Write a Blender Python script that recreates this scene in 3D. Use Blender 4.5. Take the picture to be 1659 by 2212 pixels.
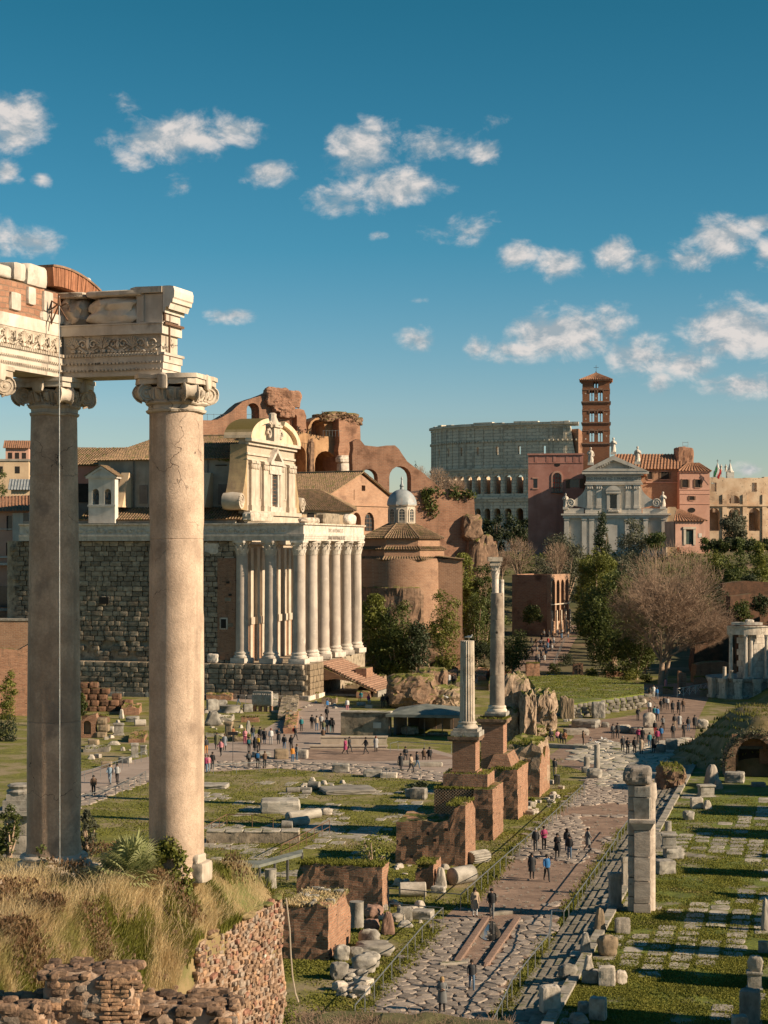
import bpy,math,random
import numpy as np
from mathutils import Vector,Matrix,noise
from mathutils.geometry import tessellate_polygon
for o in list(bpy.data.objects): bpy.data.objects.remove(o)
C = bpy.context.scene.collection
S = bpy.context.scene
PI = math.pi
FX,CX,HY,CAMZ = 4000.0,829.5,1180.0,21.0
cam = bpy.data.cameras.new("camera"); camo = bpy.data.objects.new("camera",cam); C.objects.link(camo)
camo.location = (0,0,CAMZ); camo.rotation_euler = (PI/2,0,0)
cam.sensor_fit = 'HORIZONTAL'; cam.sensor_width = 36.0
cam.lens = 36.0*FX/1659.0
cam.shift_x = 0.0
cam.shift_y = (HY-1106.0)/1659.0
cam.clip_start = 0.5; cam.clip_end = 9000
S.camera = camo
SUN_AZ = math.radians(72.6)      # to the right of straight behind the camera
SUN_EL = math.radians(25.0)
sdir = Vector((math.sin(SUN_AZ)*math.cos(SUN_EL),-math.cos(SUN_AZ)*math.cos(SUN_EL),math.sin(SUN_EL)))
sl = bpy.data.lights.new("sun",'SUN'); sl.energy = 4.6; sl.angle = math.radians(0.5); sl.color = (1.0,0.80,0.58)
so = bpy.data.objects.new("sun",sl); C.objects.link(so); so.rotation_euler = (-sdir).to_track_quat('-Z','Y').to_euler()
w = bpy.data.worlds.new("World"); S.world = w; w.use_nodes = True
nt = w.node_tree; nt.nodes.clear()
def WN(t,**k):
 n = nt.nodes.new(t)
 for a,b in k.items(): setattr(n,a,b)
 return n
def wmath(op,a,b=None,c=None):
 n = WN('ShaderNodeMath',operation=op)
 for i,v in enumerate((a,b,c)):
  if v is None: continue
  if isinstance(v,(int,float)): n.inputs[i].default_value = v
  else: nt.links.new(v,n.inputs[i])
 return n.outputs[0]
sky = WN('ShaderNodeTexSky',sky_type='NISHITA'); sky.sun_disc = False
sky.sun_elevation = SUN_EL
sky.sun_rotation = math.atan2(sdir.x,sdir.y)
sky.air_density = 1.0; sky.dust_density = 0.15; sky.ozone_density = 2.6; sky.altitude = 50
hs = WN('ShaderNodeHueSaturation'); hs.inputs['Saturation'].default_value = 1.06; hs.inputs['Hue'].default_value = 0.494; hs.inputs['Value'].default_value = 1.0
nt.links.new(sky.outputs[0],hs.inputs['Color'])
sc1 = WN('ShaderNodeVectorMath',operation='SCALE'); tint = WN('ShaderNodeVectorMath',operation='MULTIPLY'); nt.links.new(hs.outputs[0],tint.inputs[0]); tint.inputs[1].default_value = (.70,1.02,.92); nt.links.new(tint.outputs[0],sc1.inputs[0]); sc1.inputs['Scale'].default_value = .25
gm1 = WN('ShaderNodeGamma'); nt.links.new(sc1.outputs[0],gm1.inputs[0]); gm1.inputs[1].default_value = 1.32
sc2 = WN('ShaderNodeVectorMath',operation='SCALE'); nt.links.new(gm1.outputs[0],sc2.inputs[0]); sc2.inputs['Scale'].default_value = 4.3
SKY_STRENGTH = 0.0505
tc = WN('ShaderNodeTexCoord'); sx = WN('ShaderNodeSeparateXYZ'); nt.links.new(tc.outputs['Generated'],sx.inputs[0])
az = wmath('ARCTAN2',sx.outputs[0],sx.outputs[1]); el = wmath('ARCSINE',sx.outputs[2])
cv = WN('ShaderNodeCombineXYZ'); nt.links.new(az,cv.inputs[0]); nt.links.new(el,cv.inputs[1])
ramp_ = WN('ShaderNodeValToRGB'); nt.links.new(wmath('MULTIPLY',el,1.0/0.35),ramp_.inputs[0]); cr = ramp_.color_ramp      # colour grade laid over the sky by elevation
cr.elements[0].position = .0; cr.elements[0].color = (1.40,.80,1.02,1); cr.elements[1].position = .82; cr.elements[1].color = (.37,.73,.74,1); e_ = cr.elements.new(1.0); e_.color = (.40,.76,.78,1)
for p_,c_ in ((.214,(1.30,.81,.99,1)),(.454,(.63,.77,.88,1))): e_ = cr.elements.new(p_); e_.color = c_
grd = WN('ShaderNodeVectorMath',operation='MULTIPLY'); nt.links.new(sc2.outputs[0],grd.inputs[0]); nt.links.new(ramp_.outputs[0],grd.inputs[1])
def cloud_noise(dx,dy,scale,detail):
 ad = WN('ShaderNodeVectorMath',operation='ADD'); nt.links.new(cv.outputs[0],ad.inputs[0]); ad.inputs[1].default_value = (dx,dy,0)
 ml = WN('ShaderNodeVectorMath',operation='MULTIPLY'); nt.links.new(ad.outputs[0],ml.inputs[0]); ml.inputs[1].default_value = (1,1.5,1)
 n = WN('ShaderNodeTexNoise'); n.inputs['Scale'].default_value = scale; n.inputs['Detail'].default_value = detail; n.inputs['Roughness'].default_value = 0.62
 n.inputs['Distortion'].default_value = 0.25
 nt.links.new(ml.outputs[0],n.inputs['Vector']); return n.outputs[0]
CL = [(20,262,95,75,1.15),(15,372,38,34,.9),(90,390,24,28,.7),(275,215,40,24,.5),(390,300,140,58,1.15),(505,282,80,46,.85),(290,350,60,30,.6),(590,372,62,40,.95),(780,318,92,62,1.2),
  (945,312,88,42,.85),(1045,328,55,26,.7),(860,405,120,48,1.1),(745,430,110,36,.7),(70,520,75,36,1.0),(5,515,45,50,.7),(505,682,55,24,.75),(905,735,46,32,.95),(820,508,34,14,.6),
  (1010,500,78,38,.5),(1118,553,56,38,.95),(1205,572,66,40,.95),(1330,552,52,46,1.1),(1400,560,60,32,.6),(1560,515,85,62,1.1),(1485,556,80,34,.8),(1640,480,40,22,.9),(1655,545,36,40,.9),
  (1215,722,130,68,1.25),(1320,700,62,60,.8),(1120,760,80,36,.8),(1030,752,40,30,.8),(1390,770,85,55,1.0),(1590,720,130,85,1.2),(1500,790,90,40,.75),(1420,828,44,32,.95),(1600,830,110,36,.9),
  (1205,800,24,20,.5),(1620,1015,40,18,.8),(900,650,26,14,.4),(1075,262,36,18,.35),(395,400,30,22,.35),(240,280,30,40,.3)]
rc = random.Random(5)
for k in range(20):      # unseen clouds outside the view, added large for white fill light
 a = 829.5+4000*rc.choice((-1,1))*rc.uniform(.32,3.0); e = 700-2600*(k/20) ** 1.4
 CL.append((a,e,rc.uniform(220,620),rc.uniform(90,240),rc.uniform(.9,1.2)))
mask = None
for (px,py,rx,ry,dn) in CL:
 rx *= 1.12; ry *= 1.12
 a0 = (px-CX)/FX; e0 = math.asin((HY-py)/math.hypot(FX,HY-py)) if abs(px-CX) < 900 else (HY-py)/FX
 if abs(px-CX) < 900:
  dd = Vector(((px-CX)/FX,1,(HY-py)/FX)).normalized(); a0 = math.atan2(dd.x,dd.y); e0 = math.asin(dd.z)
 s1 = WN('ShaderNodeVectorMath',operation='SUBTRACT'); nt.links.new(cv.outputs[0],s1.inputs[0]); s1.inputs[1].default_value = (a0,e0,0)
 m1 = WN('ShaderNodeVectorMath',operation='MULTIPLY'); nt.links.new(s1.outputs[0],m1.inputs[0]); m1.inputs[1].default_value = (FX/rx,FX/ry,0)
 l1 = WN('ShaderNodeVectorMath',operation='LENGTH'); nt.links.new(m1.outputs[0],l1.inputs[0])
 v = wmath('MULTIPLY',wmath('SUBTRACT',1.0,l1.outputs['Value']),dn)
 mask = v if mask is None else wmath('MAXIMUM',mask,v)
mask = wmath('MAXIMUM',mask,-0.5)
n0 = cloud_noise(0,0,46,9); n1 = cloud_noise(-0.0045,-0.0055,46,5)
def density(n): return wmath('ADD',mask,wmath('MULTIPLY',wmath('SUBTRACT',n,0.5),1.9))
d0 = density(n0)
mr = WN('ShaderNodeMapRange',interpolation_type='SMOOTHSTEP'); nt.links.new(d0,mr.inputs[0]); mr.inputs[1].default_value = .10; mr.inputs[2].default_value = .85
mr.inputs[3].default_value = 0; mr.inputs[4].default_value = .93
lit = WN('ShaderNodeMapRange'); nt.links.new(wmath('SUBTRACT',n0,n1),lit.inputs[0]); lit.inputs[1].default_value =-.10; lit.inputs[2].default_value = .12
mc = WN('ShaderNodeMix',data_type='RGBA'); nt.links.new(lit.outputs[0],mc.inputs[0]); mc.inputs[6].default_value = (.36,.42,.46,1); mc.inputs[7].default_value = (.78,.72,.68,1)
b1 = WN('ShaderNodeBackground'); nt.links.new(grd.outputs[0],b1.inputs[0]); b1.inputs[1].default_value = SKY_STRENGTH
b2 = WN('ShaderNodeBackground'); nt.links.new(mc.outputs[2],b2.inputs[0]); b2.inputs[1].default_value = 0.55
ms = WN('ShaderNodeMixShader'); nt.links.new(mr.outputs[0],ms.inputs[0]); nt.links.new(b1.outputs[0],ms.inputs[1]); nt.links.new(b2.outputs[0],ms.inputs[2])
wo = WN('ShaderNodeOutputWorld'); nt.links.new(ms.outputs[0],wo.inputs[0])
S.view_settings.view_transform = 'Standard'; S.view_settings.look = 'None'; S.view_settings.exposure = 0.85; S.view_settings.gamma = 1.0
S.view_settings.use_curve_mapping = False
try:
 S.cycles.max_bounces = 8; S.cycles.diffuse_bounces = 5; S.cycles.glossy_bounces = 2; S.cycles.transparent_max_bounces = 6; S.cycles.caustics_reflective = False; S.cycles.caustics_refractive = False
except Exception: pass
def Wp(x,y,Y): return Vector(((x-CX)/FX*Y,Y,CAMZ-(y-HY)/FX*Y))
def G(x,y,z=0.0):
 Y = (CAMZ-z)*FX/(y-HY); return Vector(((x-CX)/FX*Y,Y,z))
def scale_at(Y): return Y/FX          # metres per photo unit at distance Y
class Fr:
 """A vertical reference plane standing in the place: origin, direction u, depth v."""
 def __init__(s,x,Y,z0,deg):
  s.P = Vector(((x-CX)/FX*Y,Y)); s.z0 = z0; s.th = math.radians(deg)
  s.u = Vector((math.cos(s.th),math.sin(s.th))); s.v = Vector((-math.sin(s.th),math.cos(s.th)))
 def uz(s,x,y,v=0.0):
  a = Vector(((x-CX)/FX,1.0)); t = (v+s.P.dot(s.v))/a.dot(s.v)
  return ((a*t-s.P).dot(s.u),CAMZ-(y-HY)/FX*t-s.z0)
 def pts(s,L,v=0.0): return [s.uz(x,y,v) for x,y in L]
 def world(s,u,v=0,z=0): q = s.P+s.u*u+s.v*v; return Vector((q.x,q.y,z+s.z0))
 def loc(s): return (s.P.x,s.P.y,s.z0)
class MB:
 def __init__(s): s.V = []; s.F = []; s.I = []
 def add(s,V,F,mi=0,M=None):
  b = len(s.V)
  if M is not None: V = [tuple(M @ Vector(v)) for v in V]
  s.V.extend(V); s.F.extend([tuple(i+b for i in f) for f in F]); s.I.extend([mi]*len(F)); return s
 def box(s,x0,y0,z0,x1,y1,z1,mi=0,M=None):
  V = [(x0,y0,z0),(x1,y0,z0),(x1,y1,z0),(x0,y1,z0),(x0,y0,z1),(x1,y0,z1),(x1,y1,z1),(x0,y1,z1)]
  return s.add(V,[(0,3,2,1),(4,5,6,7),(0,1,5,4),(1,2,6,5),(2,3,7,6),(3,0,4,7)],mi,M)
 def cbox(s,cx,cy,z0,sx,sy,sz,mi=0,rz=0,tp=1.0):
  M = Matrix.Translation((cx,cy,z0)) @ Matrix.Rotation(rz,4,'Z'); a,b = sx/2,sy/2
  V = [(-a,-b,0),(a,-b,0),(a,b,0),(-a,b,0),(-a*tp,-b*tp,sz),(a*tp,-b*tp,sz),(a*tp,b*tp,sz),(-a*tp,b*tp,sz)]
  return s.add(V,[(0,3,2,1),(4,5,6,7),(0,1,5,4),(1,2,6,5),(2,3,7,6),(3,0,4,7)],mi,M)
 def lathe(s,prof,n=16,c=(0,0,0),mi=0,M=None,rfun=None,cap=True,a0=0.0,a1=2*PI):
  full = abs(a1-a0-2*PI) < 1e-6; m = n if full else n+1; V = []; F = []
  for (r,z) in prof:
   for k in range(m):
    a = a0+(a1-a0)*k/n; rr = r*(rfun(a,z) if rfun else 1)
    V.append((c[0]+rr*math.cos(a),c[1]+rr*math.sin(a),c[2]+z))
  for i in range(len(prof)-1):
   for k in range(n):
    k2 = (k+1) % m; F.append((i*m+k,i*m+k2,(i+1)*m+k2,(i+1)*m+k))
  if cap and full: F.append(tuple(range(m))[::-1]); F.append(tuple(range((len(prof)-1)*m,len(prof)*m)))
  return s.add(V,F,mi,M)
 def tube(s,p0,p1,r0,r1=None,n=6,mi=0):
  p0,p1 = Vector(p0),Vector(p1); r1 = r0 if r1 is None else r1; d = p1-p0
  if d.length < 1e-6: return s
  q = d.to_track_quat('Z','Y').to_matrix().to_4x4(); M = Matrix.Translation(p0) @ q
  return s.lathe([(r0,0),(r1,d.length)],n,mi=mi,M=M)
 def path(s,P,r,n=5,mi=0):
  for a,b in zip(P[:-1],P[1:]): s.tube(a,b,r,r,n,mi)
  return s
 def plate(s,outline,holes=(),y0=0.0,y1=1.0,mi=0,M=None,back=True):
  """outline and holes in (x, z); a slab from y0 to y1 with real openings."""
  loops = [list(outline)]+[list(h) for h in holes]
  def area(L): return sum(L[i-1][0]*L[i][1]-L[i][0]*L[i-1][1] for i in range(len(L)))
  if area(loops[0]) < 0: loops[0].reverse()
  for h in loops[1:]:
   if area(h) > 0: h.reverse()
  flat = [p for L in loops for p in L]; n = len(flat)
  tri = tessellate_polygon([[Vector((p[0],p[1],0)) for p in L] for L in loops])
  V = [(p[0],y0,p[1]) for p in flat]+[(p[0],y1,p[1]) for p in flat]; F = []
  for t in tri:
   a,b,c = (flat[i] for i in t)
   if (b[0]-a[0])*(c[1]-a[1])-(b[1]-a[1])*(c[0]-a[0]) < 0: t = t[::-1]
   F.append(tuple(t))
   if back: F.append(tuple(i+n for i in t[::-1]))
  b = 0
  for L in loops:
   m = len(L)
   for i in range(m):
    j = (i+1) % m; F.append((b+j,b+i,b+i+n,b+j+n))
   b += m
  return s.add(V,F,mi,M)
 def prism(s,poly,z0,z1,mi=0,M=None):
  n = len(poly); V = [(p[0],p[1],z0) for p in poly]+[(p[0],p[1],z1) for p in poly]
  F = [tuple(range(n))[::-1],tuple(range(n,2*n))]+[(i,(i+1)%n,(i+1)%n+n,i+n) for i in range(n)]
  return s.add(V,F,mi,M)
 def rock(s,sx,sy,sz,p=7,amp=.06,n=3,seed=0,mi=0,M=None,z0=True):
  V,F = rock_geo(sx,sy,sz,p,amp,n,seed,z0); return s.add(V,F,mi,M)
 def build(s,name,mats,parent=None,loc=(0,0,0),rz=0.0,smooth=None):
  me = bpy.data.meshes.new(name); me.from_pydata(s.V,[],s.F)
  if not isinstance(mats,(list,tuple)): mats = [mats]
  for m in mats: me.materials.append(m)
  if len(mats) > 1: me.polygons.foreach_set('material_index',s.I)
  if smooth is not None:
   me.polygons.foreach_set('use_smooth',[True]*len(me.polygons)); me.set_sharp_from_angle(angle=math.radians(smooth))
  return link(name,me,parent,loc,rz)
def link(name,me,parent=None,loc=(0,0,0),rz=0.0):
 o = bpy.data.objects.new(name,me); C.objects.link(o); o.location = loc; o.rotation_euler = (0,0,rz)
 if parent is not None: o.parent = parent
 return o
def npmesh(name,V,F,mat,parent=None,loc=(0,0,0),smooth=False):
 V = np.asarray(V,dtype=np.float32); F = np.asarray(F,dtype=np.int32); k = F.shape[1]; m = len(F)
 me = bpy.data.meshes.new(name); me.vertices.add(len(V)); me.vertices.foreach_set('co',V.ravel())
 me.loops.add(m*k); me.loops.foreach_set('vertex_index',F.ravel()); me.polygons.add(m)
 me.polygons.foreach_set('loop_start',np.arange(m,dtype=np.int32)*k)
 if smooth: me.polygons.foreach_set('use_smooth',np.ones(m,dtype=bool))
 me.update(calc_edges=True); me.materials.append(mat)
 return link(name,me,parent,loc)
def grid_faces(nu,nv,wrap=False):
 F = []
 for j in range(nv-1):
  for i in range(nu-1): a = j*nu+i; F.append((a,a+1,a+nu+1,a+nu))
 return F
def rock_geo(sx,sy,sz,p,amp,n,seed,z0=True):
 V = []; F = []; off = Vector((seed*3.17 % 97,seed*7.31 % 89,seed*1.73 % 83))
 axes = [((1,0,0),(0,1,0),(0,0,1)),((-1,0,0),(0,-1,0),(0,0,1)),((0,1,0),(-1,0,0),(0,0,1)),((0,-1,0),(1,0,0),(0,0,1)),((0,0,1),(1,0,0),(0,1,0)),((0,0,-1),(0,1,0),(1,0,0))]
 idx = {}
 def vid(q):
  k = (round(q.x,4),round(q.y,4),round(q.z,4))
  if k not in idx:
   l = (abs(q.x)**p+abs(q.y)**p+abs(q.z)**p) ** (1.0/p); r = q/l
   nv = noise.noise_vector(r*1.7+off)*amp+noise.noise_vector(r*4.1+off)*amp*.4+(noise.noise_vector(r*9.7+off)*amp*.3 if n > 8 else Vector())
   r = r+nv; idx[k] = len(V); V.append((r.x*sx/2,r.y*sy/2,(r.z+(1 if z0 else 0))*sz/2))
  return idx[k]
 for N,A,B in axes:
  N,A,B = Vector(N),Vector(A),Vector(B)
  for i in range(n):
   for j in range(n):
    f = [vid(N+A*(-1+2*(i+di)/n)+B*(-1+2*(j+dj)/n)) for di,dj in ((0,0),(1,0),(1,1),(0,1))]
    F.append(tuple(f))
 return V,F
def arch(uc,w,zb,zt,n=8,rise=None):
 r = w/2; rise = r if rise is None else rise; sp = zt-rise
 return [(uc-r,zb),(uc+r,zb)]+[(uc+r*math.cos(PI*k/n),sp+rise*math.sin(PI*k/n)) for k in range(n+1)]
def rect(u0,z0,u1,z1): return [(u0,z0),(u1,z0),(u1,z1),(u0,z1)]
def ragged(P,amp,step,seed,closed=False):
 """Break an outline into short uneven pieces."""
 R = []; rr = random.Random(seed)
 for a,b in zip(P[:-1],P[1:]):
  a,b = Vector(a),Vector(b); n = max(1,int((b-a).length/step))
  for k in range(n):
   q = a+(b-a)*(k/n)
   if k: q = q+Vector((rr.uniform(-1,1),rr.uniform(-1,1)))*amp
   R.append((q.x,q.y))
 R.append(tuple(P[-1])); return R
def thing(name,label,cat,loc=(0,0,0),rz=0.0,group=None):
 o = bpy.data.objects.new(name,None); C.objects.link(o); o.location = loc; o.rotation_euler = (0,0,rz); o.empty_display_size = .2
 return tag(o,label,cat,group)
def tag(o,label,cat,group=None,kind='thing'):
 o['label'] = label; o['category'] = cat; o['kind'] = kind
 if group: o['group'] = group
 return o
def setting(o): o['kind'] = 'structure'; return o
def stuff(o): o['kind'] = 'stuff'; return o
def copy_tree(o,parent=None):
 c = o.copy(); C.objects.link(c)
 if parent is not None: c.parent = parent
 for ch in list(o.children): copy_tree(ch,c)
 return c
def copy_part(o,parent,loc,rz=0.0,sc=None,label=None):
 c = o.copy(); C.objects.link(c); c.parent = parent; c.location = loc; c.rotation_euler = (0,0,rz)
 if sc: c.scale = sc
 if label: c['label'] = label
 for ch in list(o.children):
  d = ch.copy(); C.objects.link(d); d.parent = c
 return c
def M(name,c1,c2=None,scale=2.0,rough=.88,bump=.35,bscale=None,stain=None,streak=None,moss=None,vary=.12,bricks=None,cracks=None,holes=None,detail=7,joints=None,spec=.25,coord='Object',trans=None,metal=0.0,zsq=1.0,fine=None):
 m = bpy.data.materials.new(name); m.use_nodes = True; t = m.node_tree; t.nodes.clear(); L = t.links.new
 def N(ty,**k):
  n = t.nodes.new(ty)
  for a,b in k.items():
   if a == 'ins':
    for q,v in b.items():
     if hasattr(v,'is_linked') or isinstance(v,bpy.types.NodeSocket): L(v,n.inputs[q])
     else: n.inputs[q].default_value = v
   else: setattr(n,a,b)
  return n
 out = N('ShaderNodeOutputMaterial'); bs = N('ShaderNodeBsdfPrincipled'); L(bs.outputs[0],out.inputs[0])
 bs.inputs['Roughness'].default_value = rough; bs.inputs['Specular IOR Level'].default_value = spec; bs.inputs['Metallic'].default_value = metal
 co = N('ShaderNodeTexCoord').outputs[coord]
 oi = N('ShaderNodeObjectInfo')
 sh = N('ShaderNodeVectorMath',operation='SCALE',ins={0: (37.0,71.0,53.0),'Scale': oi.outputs['Random']})
 ad = N('ShaderNodeVectorMath',operation='ADD',ins={0: co,1: sh.outputs[0]})
 P = ad.outputs[0]
 if zsq != 1.0: P = N('ShaderNodeVectorMath',operation='MULTIPLY',ins={0: P,1: (1,1,zsq)}).outputs[0]
 def noi(sc,det=detail,ro=.6,vec=None):
  return N('ShaderNodeTexNoise',ins={'Vector': vec or P,'Scale': sc,'Detail': det,'Roughness': ro}).outputs[0]
 def ramp(v,a,b): return N('ShaderNodeMapRange',interpolation_type='SMOOTHSTEP',ins={0: v,1: a,2: b}).outputs[0]
 def mix(f,a,b,bt='MIX'):
  n = N('ShaderNodeMix',data_type='RGBA',blend_type=bt)
  if isinstance(f,(int,float)): n.inputs[0].default_value = f
  else: L(f,n.inputs[0])
  for i,v in ((6,a),(7,b)):
   if isinstance(v,tuple): n.inputs[i].default_value = (*v[:3],1)
   else: L(v,n.inputs[i])
  return n.outputs[2]
 c2 = c2 or tuple(x*.7 for x in c1)
 f1 = noi(scale); col = mix(ramp(f1,.32,.68),c1,c2)
 hgt = f1
 if bricks:
  bw,bh,mortar,ca,cb = bricks
  sp = N('ShaderNodeSeparateXYZ',ins={0: co}); a = N('ShaderNodeMath',operation='ADD',ins={0: sp.outputs[0],1: sp.outputs[1]}).outputs[0]
  nz = N('ShaderNodeMath',operation='MULTIPLY_ADD',ins={0: noi(1.1,3),1: bh*.9,2: sp.outputs[2]}).outputs[0]
  cb3 = N('ShaderNodeCombineXYZ',ins={0: a,1: nz})
  bt = N('ShaderNodeTexBrick',ins={'Vector': cb3.outputs[0],'Color1': (*ca,1),'Color2': (*cb,1),'Mortar': (*mortar,1),'Scale': 1.0,'Mortar Size': bh*.13,'Mortar Smooth': .3,'Bias':-.1,'Brick Width': bw,'Row Height': bh})
  col = mix(.72,col,bt.outputs[0]); inv = N('ShaderNodeMath',operation='SUBTRACT',ins={0: 1.0,1: bt.outputs[1]}).outputs[0]
  hgt = N('ShaderNodeMath',operation='MULTIPLY_ADD',ins={0: inv,1: .6,2: f1}).outputs[0]
 if fine:
  v = N('ShaderNodeMapRange',ins={0: noi(fine[0],5,.7),1: .3,2: .7,3: 1-fine[1],4: 1+fine[1]}).outputs[0]; g = N('ShaderNodeCombineXYZ',ins={0: v,1: v,2: v}); col = mix(1.0,col,g.outputs[0],'MULTIPLY')
 if stain:
  sc_,ss,lo,hi = stain; col = mix(ramp(noi(ss,6,.65),lo,hi),col,sc_)
 if streak:
  kc,ks,amt = streak; st = N('ShaderNodeVectorMath',operation='MULTIPLY',ins={0: P,1: (ks,ks,ks*.07)})
  v = ramp(noi(1.0,5,.6,st.outputs[0]),.50,.72); v = N('ShaderNodeMath',operation='MULTIPLY',ins={0: v,1: amt}).outputs[0]; col = mix(v,col,kc)
 if holes:
  hs_,hr,hc = holes; vo = N('ShaderNodeTexVoronoi',ins={'Vector': P,'Scale': hs_}); hv = ramp(vo.outputs['Distance'],hr,hr*.6)
  col = mix(hv,col,hc)
  hgt = N('ShaderNodeMath',operation='SUBTRACT',ins={0: hgt,1: hv}).outputs[0]
 if cracks:
  cs,cw,cc = cracks
  wv = N('ShaderNodeVectorMath',operation='ADD',ins={0: P,1: N('ShaderNodeVectorMath',operation='SCALE',ins={0: N('ShaderNodeTexNoise',ins={'Vector': P,'Scale': cs*2,'Detail': 4}).outputs[1],'Scale': .9/cs}).outputs[0]})
  vo = N('ShaderNodeTexVoronoi',feature='DISTANCE_TO_EDGE',ins={'Vector': wv.outputs[0],'Scale': cs})
  cvv = N('ShaderNodeMath',operation='MULTIPLY',ins={0: ramp(vo.outputs[0],cw,cw*.3),1: ramp(noi(cs*.6,3),.5,.58)}).outputs[0]
  col = mix(cvv,col,cc); hgt = N('ShaderNodeMath',operation='SUBTRACT',ins={0: hgt,1: cvv}).outputs[0]
 if joints:
  jh,jc = joints; sp = N('ShaderNodeSeparateXYZ',ins={0: co}); wv = N('ShaderNodeMath',operation='PINGPONG',ins={0: sp.outputs[2],1: jh/2}).outputs[0]
  jv = ramp(wv,.03,.01); col = mix(jv,col,jc); hgt = N('ShaderNodeMath',operation='SUBTRACT',ins={0: hgt,1: jv}).outputs[0]
 if moss:
  mcol,amt = moss; ge = N('ShaderNodeNewGeometry'); nz = N('ShaderNodeSeparateXYZ',ins={0: ge.outputs['Normal']}).outputs[2]
  v = N('ShaderNodeMath',operation='MULTIPLY',ins={0: ramp(nz,.35,.85),1: ramp(noi(.9,6,.7),.62-amt*.4,.78-amt*.4)}).outputs[0]
  mc2 = mix(noi(5,4),mcol,tuple(x*.45 for x in mcol)); col = mix(v,col,mc2)
 if vary:
  vv = N('ShaderNodeMath',operation='MULTIPLY_ADD',ins={0: oi.outputs['Random'],1: 2*vary,2: 1-vary}).outputs[0]
  g = N('ShaderNodeCombineXYZ',ins={0: vv,1: vv,2: vv}); col = mix(1.0,col,g.outputs[0],'MULTIPLY')
 L(col,bs.inputs['Base Color'])
 if bump:
  fb = noi(bscale or scale*5,8,.7)
  hh = N('ShaderNodeMath',operation='MULTIPLY_ADD',ins={0: fb,1: .5,2: hgt}).outputs[0]
  bp = N('ShaderNodeBump',ins={'Strength': bump,'Distance': .08,'Height': hh}); L(bp.outputs[0],bs.inputs['Normal'])
 if trans:
  tr = N('ShaderNodeBsdfTranslucent'); L(col,tr.inputs[0]); mx = N('ShaderNodeMixShader'); mx.inputs[0].default_value = trans
  L(bs.outputs[0],mx.inputs[1]); L(tr.outputs[0],mx.inputs[2]); L(mx.outputs[0],out.inputs[0])
 return m
_pc = {}
def plain(c,rough=.7,metal=0.0,name='cloth'):
 k = (c,rough,metal)
 if k not in _pc:
  m = bpy.data.materials.new(name); m.use_nodes = True; t = m.node_tree; b = t.nodes['Principled BSDF']
  n = t.nodes.new('ShaderNodeTexNoise'); n.inputs['Scale'].default_value = 9; n.inputs['Detail'].default_value = 4
  mx = t.nodes.new('ShaderNodeMix'); mx.data_type = 'RGBA'; mx.inputs[6].default_value = (*c,1); mx.inputs[7].default_value = (*[x*.6 for x in c],1)
  tcn = t.nodes.new('ShaderNodeTexCoord'); t.links.new(tcn.outputs['Object'],n.inputs['Vector'])
  t.links.new(n.outputs[0],mx.inputs[0]); t.links.new(mx.outputs[2],b.inputs['Base Color'])
  b.inputs['Roughness'].default_value = rough; b.inputs['Metallic'].default_value = metal; b.inputs['Specular IOR Level'].default_value = .3
  _pc[k] = m
 return _pc[k]
GRN = (.135,.145,.024)
mt = {}
mt['marble'] = M('weathered_marble',(.60,.52,.42),(.42,.35,.27),1.2,.8,.3,stain=((.20,.16,.12),.8,.55,.75),streak=((.22,.18,.14),2.2,.6),cracks=(.9,.02,(.10,.08,.06)))
mt['marble_white'] = M('pale_marble',(.64,.575,.49),(.48,.415,.34),1.5,.75,.3,stain=((.25,.21,.17),.9,.54,.76),streak=((.28,.24,.20),2.0,.55))
mt['marble_grey'] = M('grey_stone',(.36,.33,.28),(.20,.18,.15),2.0,.9,.5,stain=((.09,.08,.065),1.6,.55,.75),vary=.25)
mt['granite'] = M('granite_shaft',(.56,.42,.31),(.40,.295,.215),1.3,.8,.45,bscale=26,stain=((.26,.19,.14),.75,.52,.74),streak=((.22,.16,.115),1.7,.65),cracks=(.55,.007,(.16,.115,.085)),vary=.03,fine=(16,.16),holes=(14,.14,(.22,.16,.12)))
mt['granite_dark'] = M('grey_granite_shaft',(.60,.435,.305),(.39,.275,.19),1.1,.85,.5,bscale=22,stain=((.25,.19,.145),.9,.52,.74),streak=((.26,.19,.135),1.5,.6),cracks=(.6,.006,(.08,.06,.045)),vary=.03,fine=(14,.2))
mt['tuff'] = M('dark_tuff',(.36,.295,.215),(.21,.17,.122),1.3,.95,.9,bscale=5,stain=((.065,.055,.042),1.1,.5,.72),vary=.30)
mt['cipollino'] = M('veined_column_marble',(.47,.40,.33),(.33,.28,.235),.5,.7,.25,bscale=6,streak=((.20,.17,.14),1.2,.7),stain=((.56,.49,.41),.5,.55,.75),vary=.06)
mt['brick'] = M('old_brick',(.42,.27,.18),(.25,.145,.09),1.1,.95,.8,bscale=7,zsq=3.2,bricks=(.42,.15,(.34,.25,.175),(.36,.175,.10),(.225,.10,.058)),stain=((.15,.10,.068),.7,.55,.76),streak=((.13,.09,.06),1.6,.6),moss=(GRN,.55),holes=(.9,.13,(.03,.02,.015)),vary=.10)
mt['brick_new'] = M('restored_brick',(.37,.215,.14),(.25,.135,.085),1.2,.92,.6,bscale=9,zsq=3.0,bricks=(.36,.15,(.23,.16,.11),(.40,.21,.13),(.27,.13,.08)),stain=((.17,.10,.07),.9,.58,.8),moss=(GRN,.45),vary=.06)
mt['brick_far'] = M('red_brick_wall',(.41,.26,.175),(.24,.14,.09),.5,.95,.8,bscale=2.2,stain=((.14,.075,.048),.25,.52,.72),streak=((.13,.08,.055),.45,.6),bricks=(.9,.32,(.33,.23,.16),(.35,.17,.10),(.25,.115,.07)),vary=.06)
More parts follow.
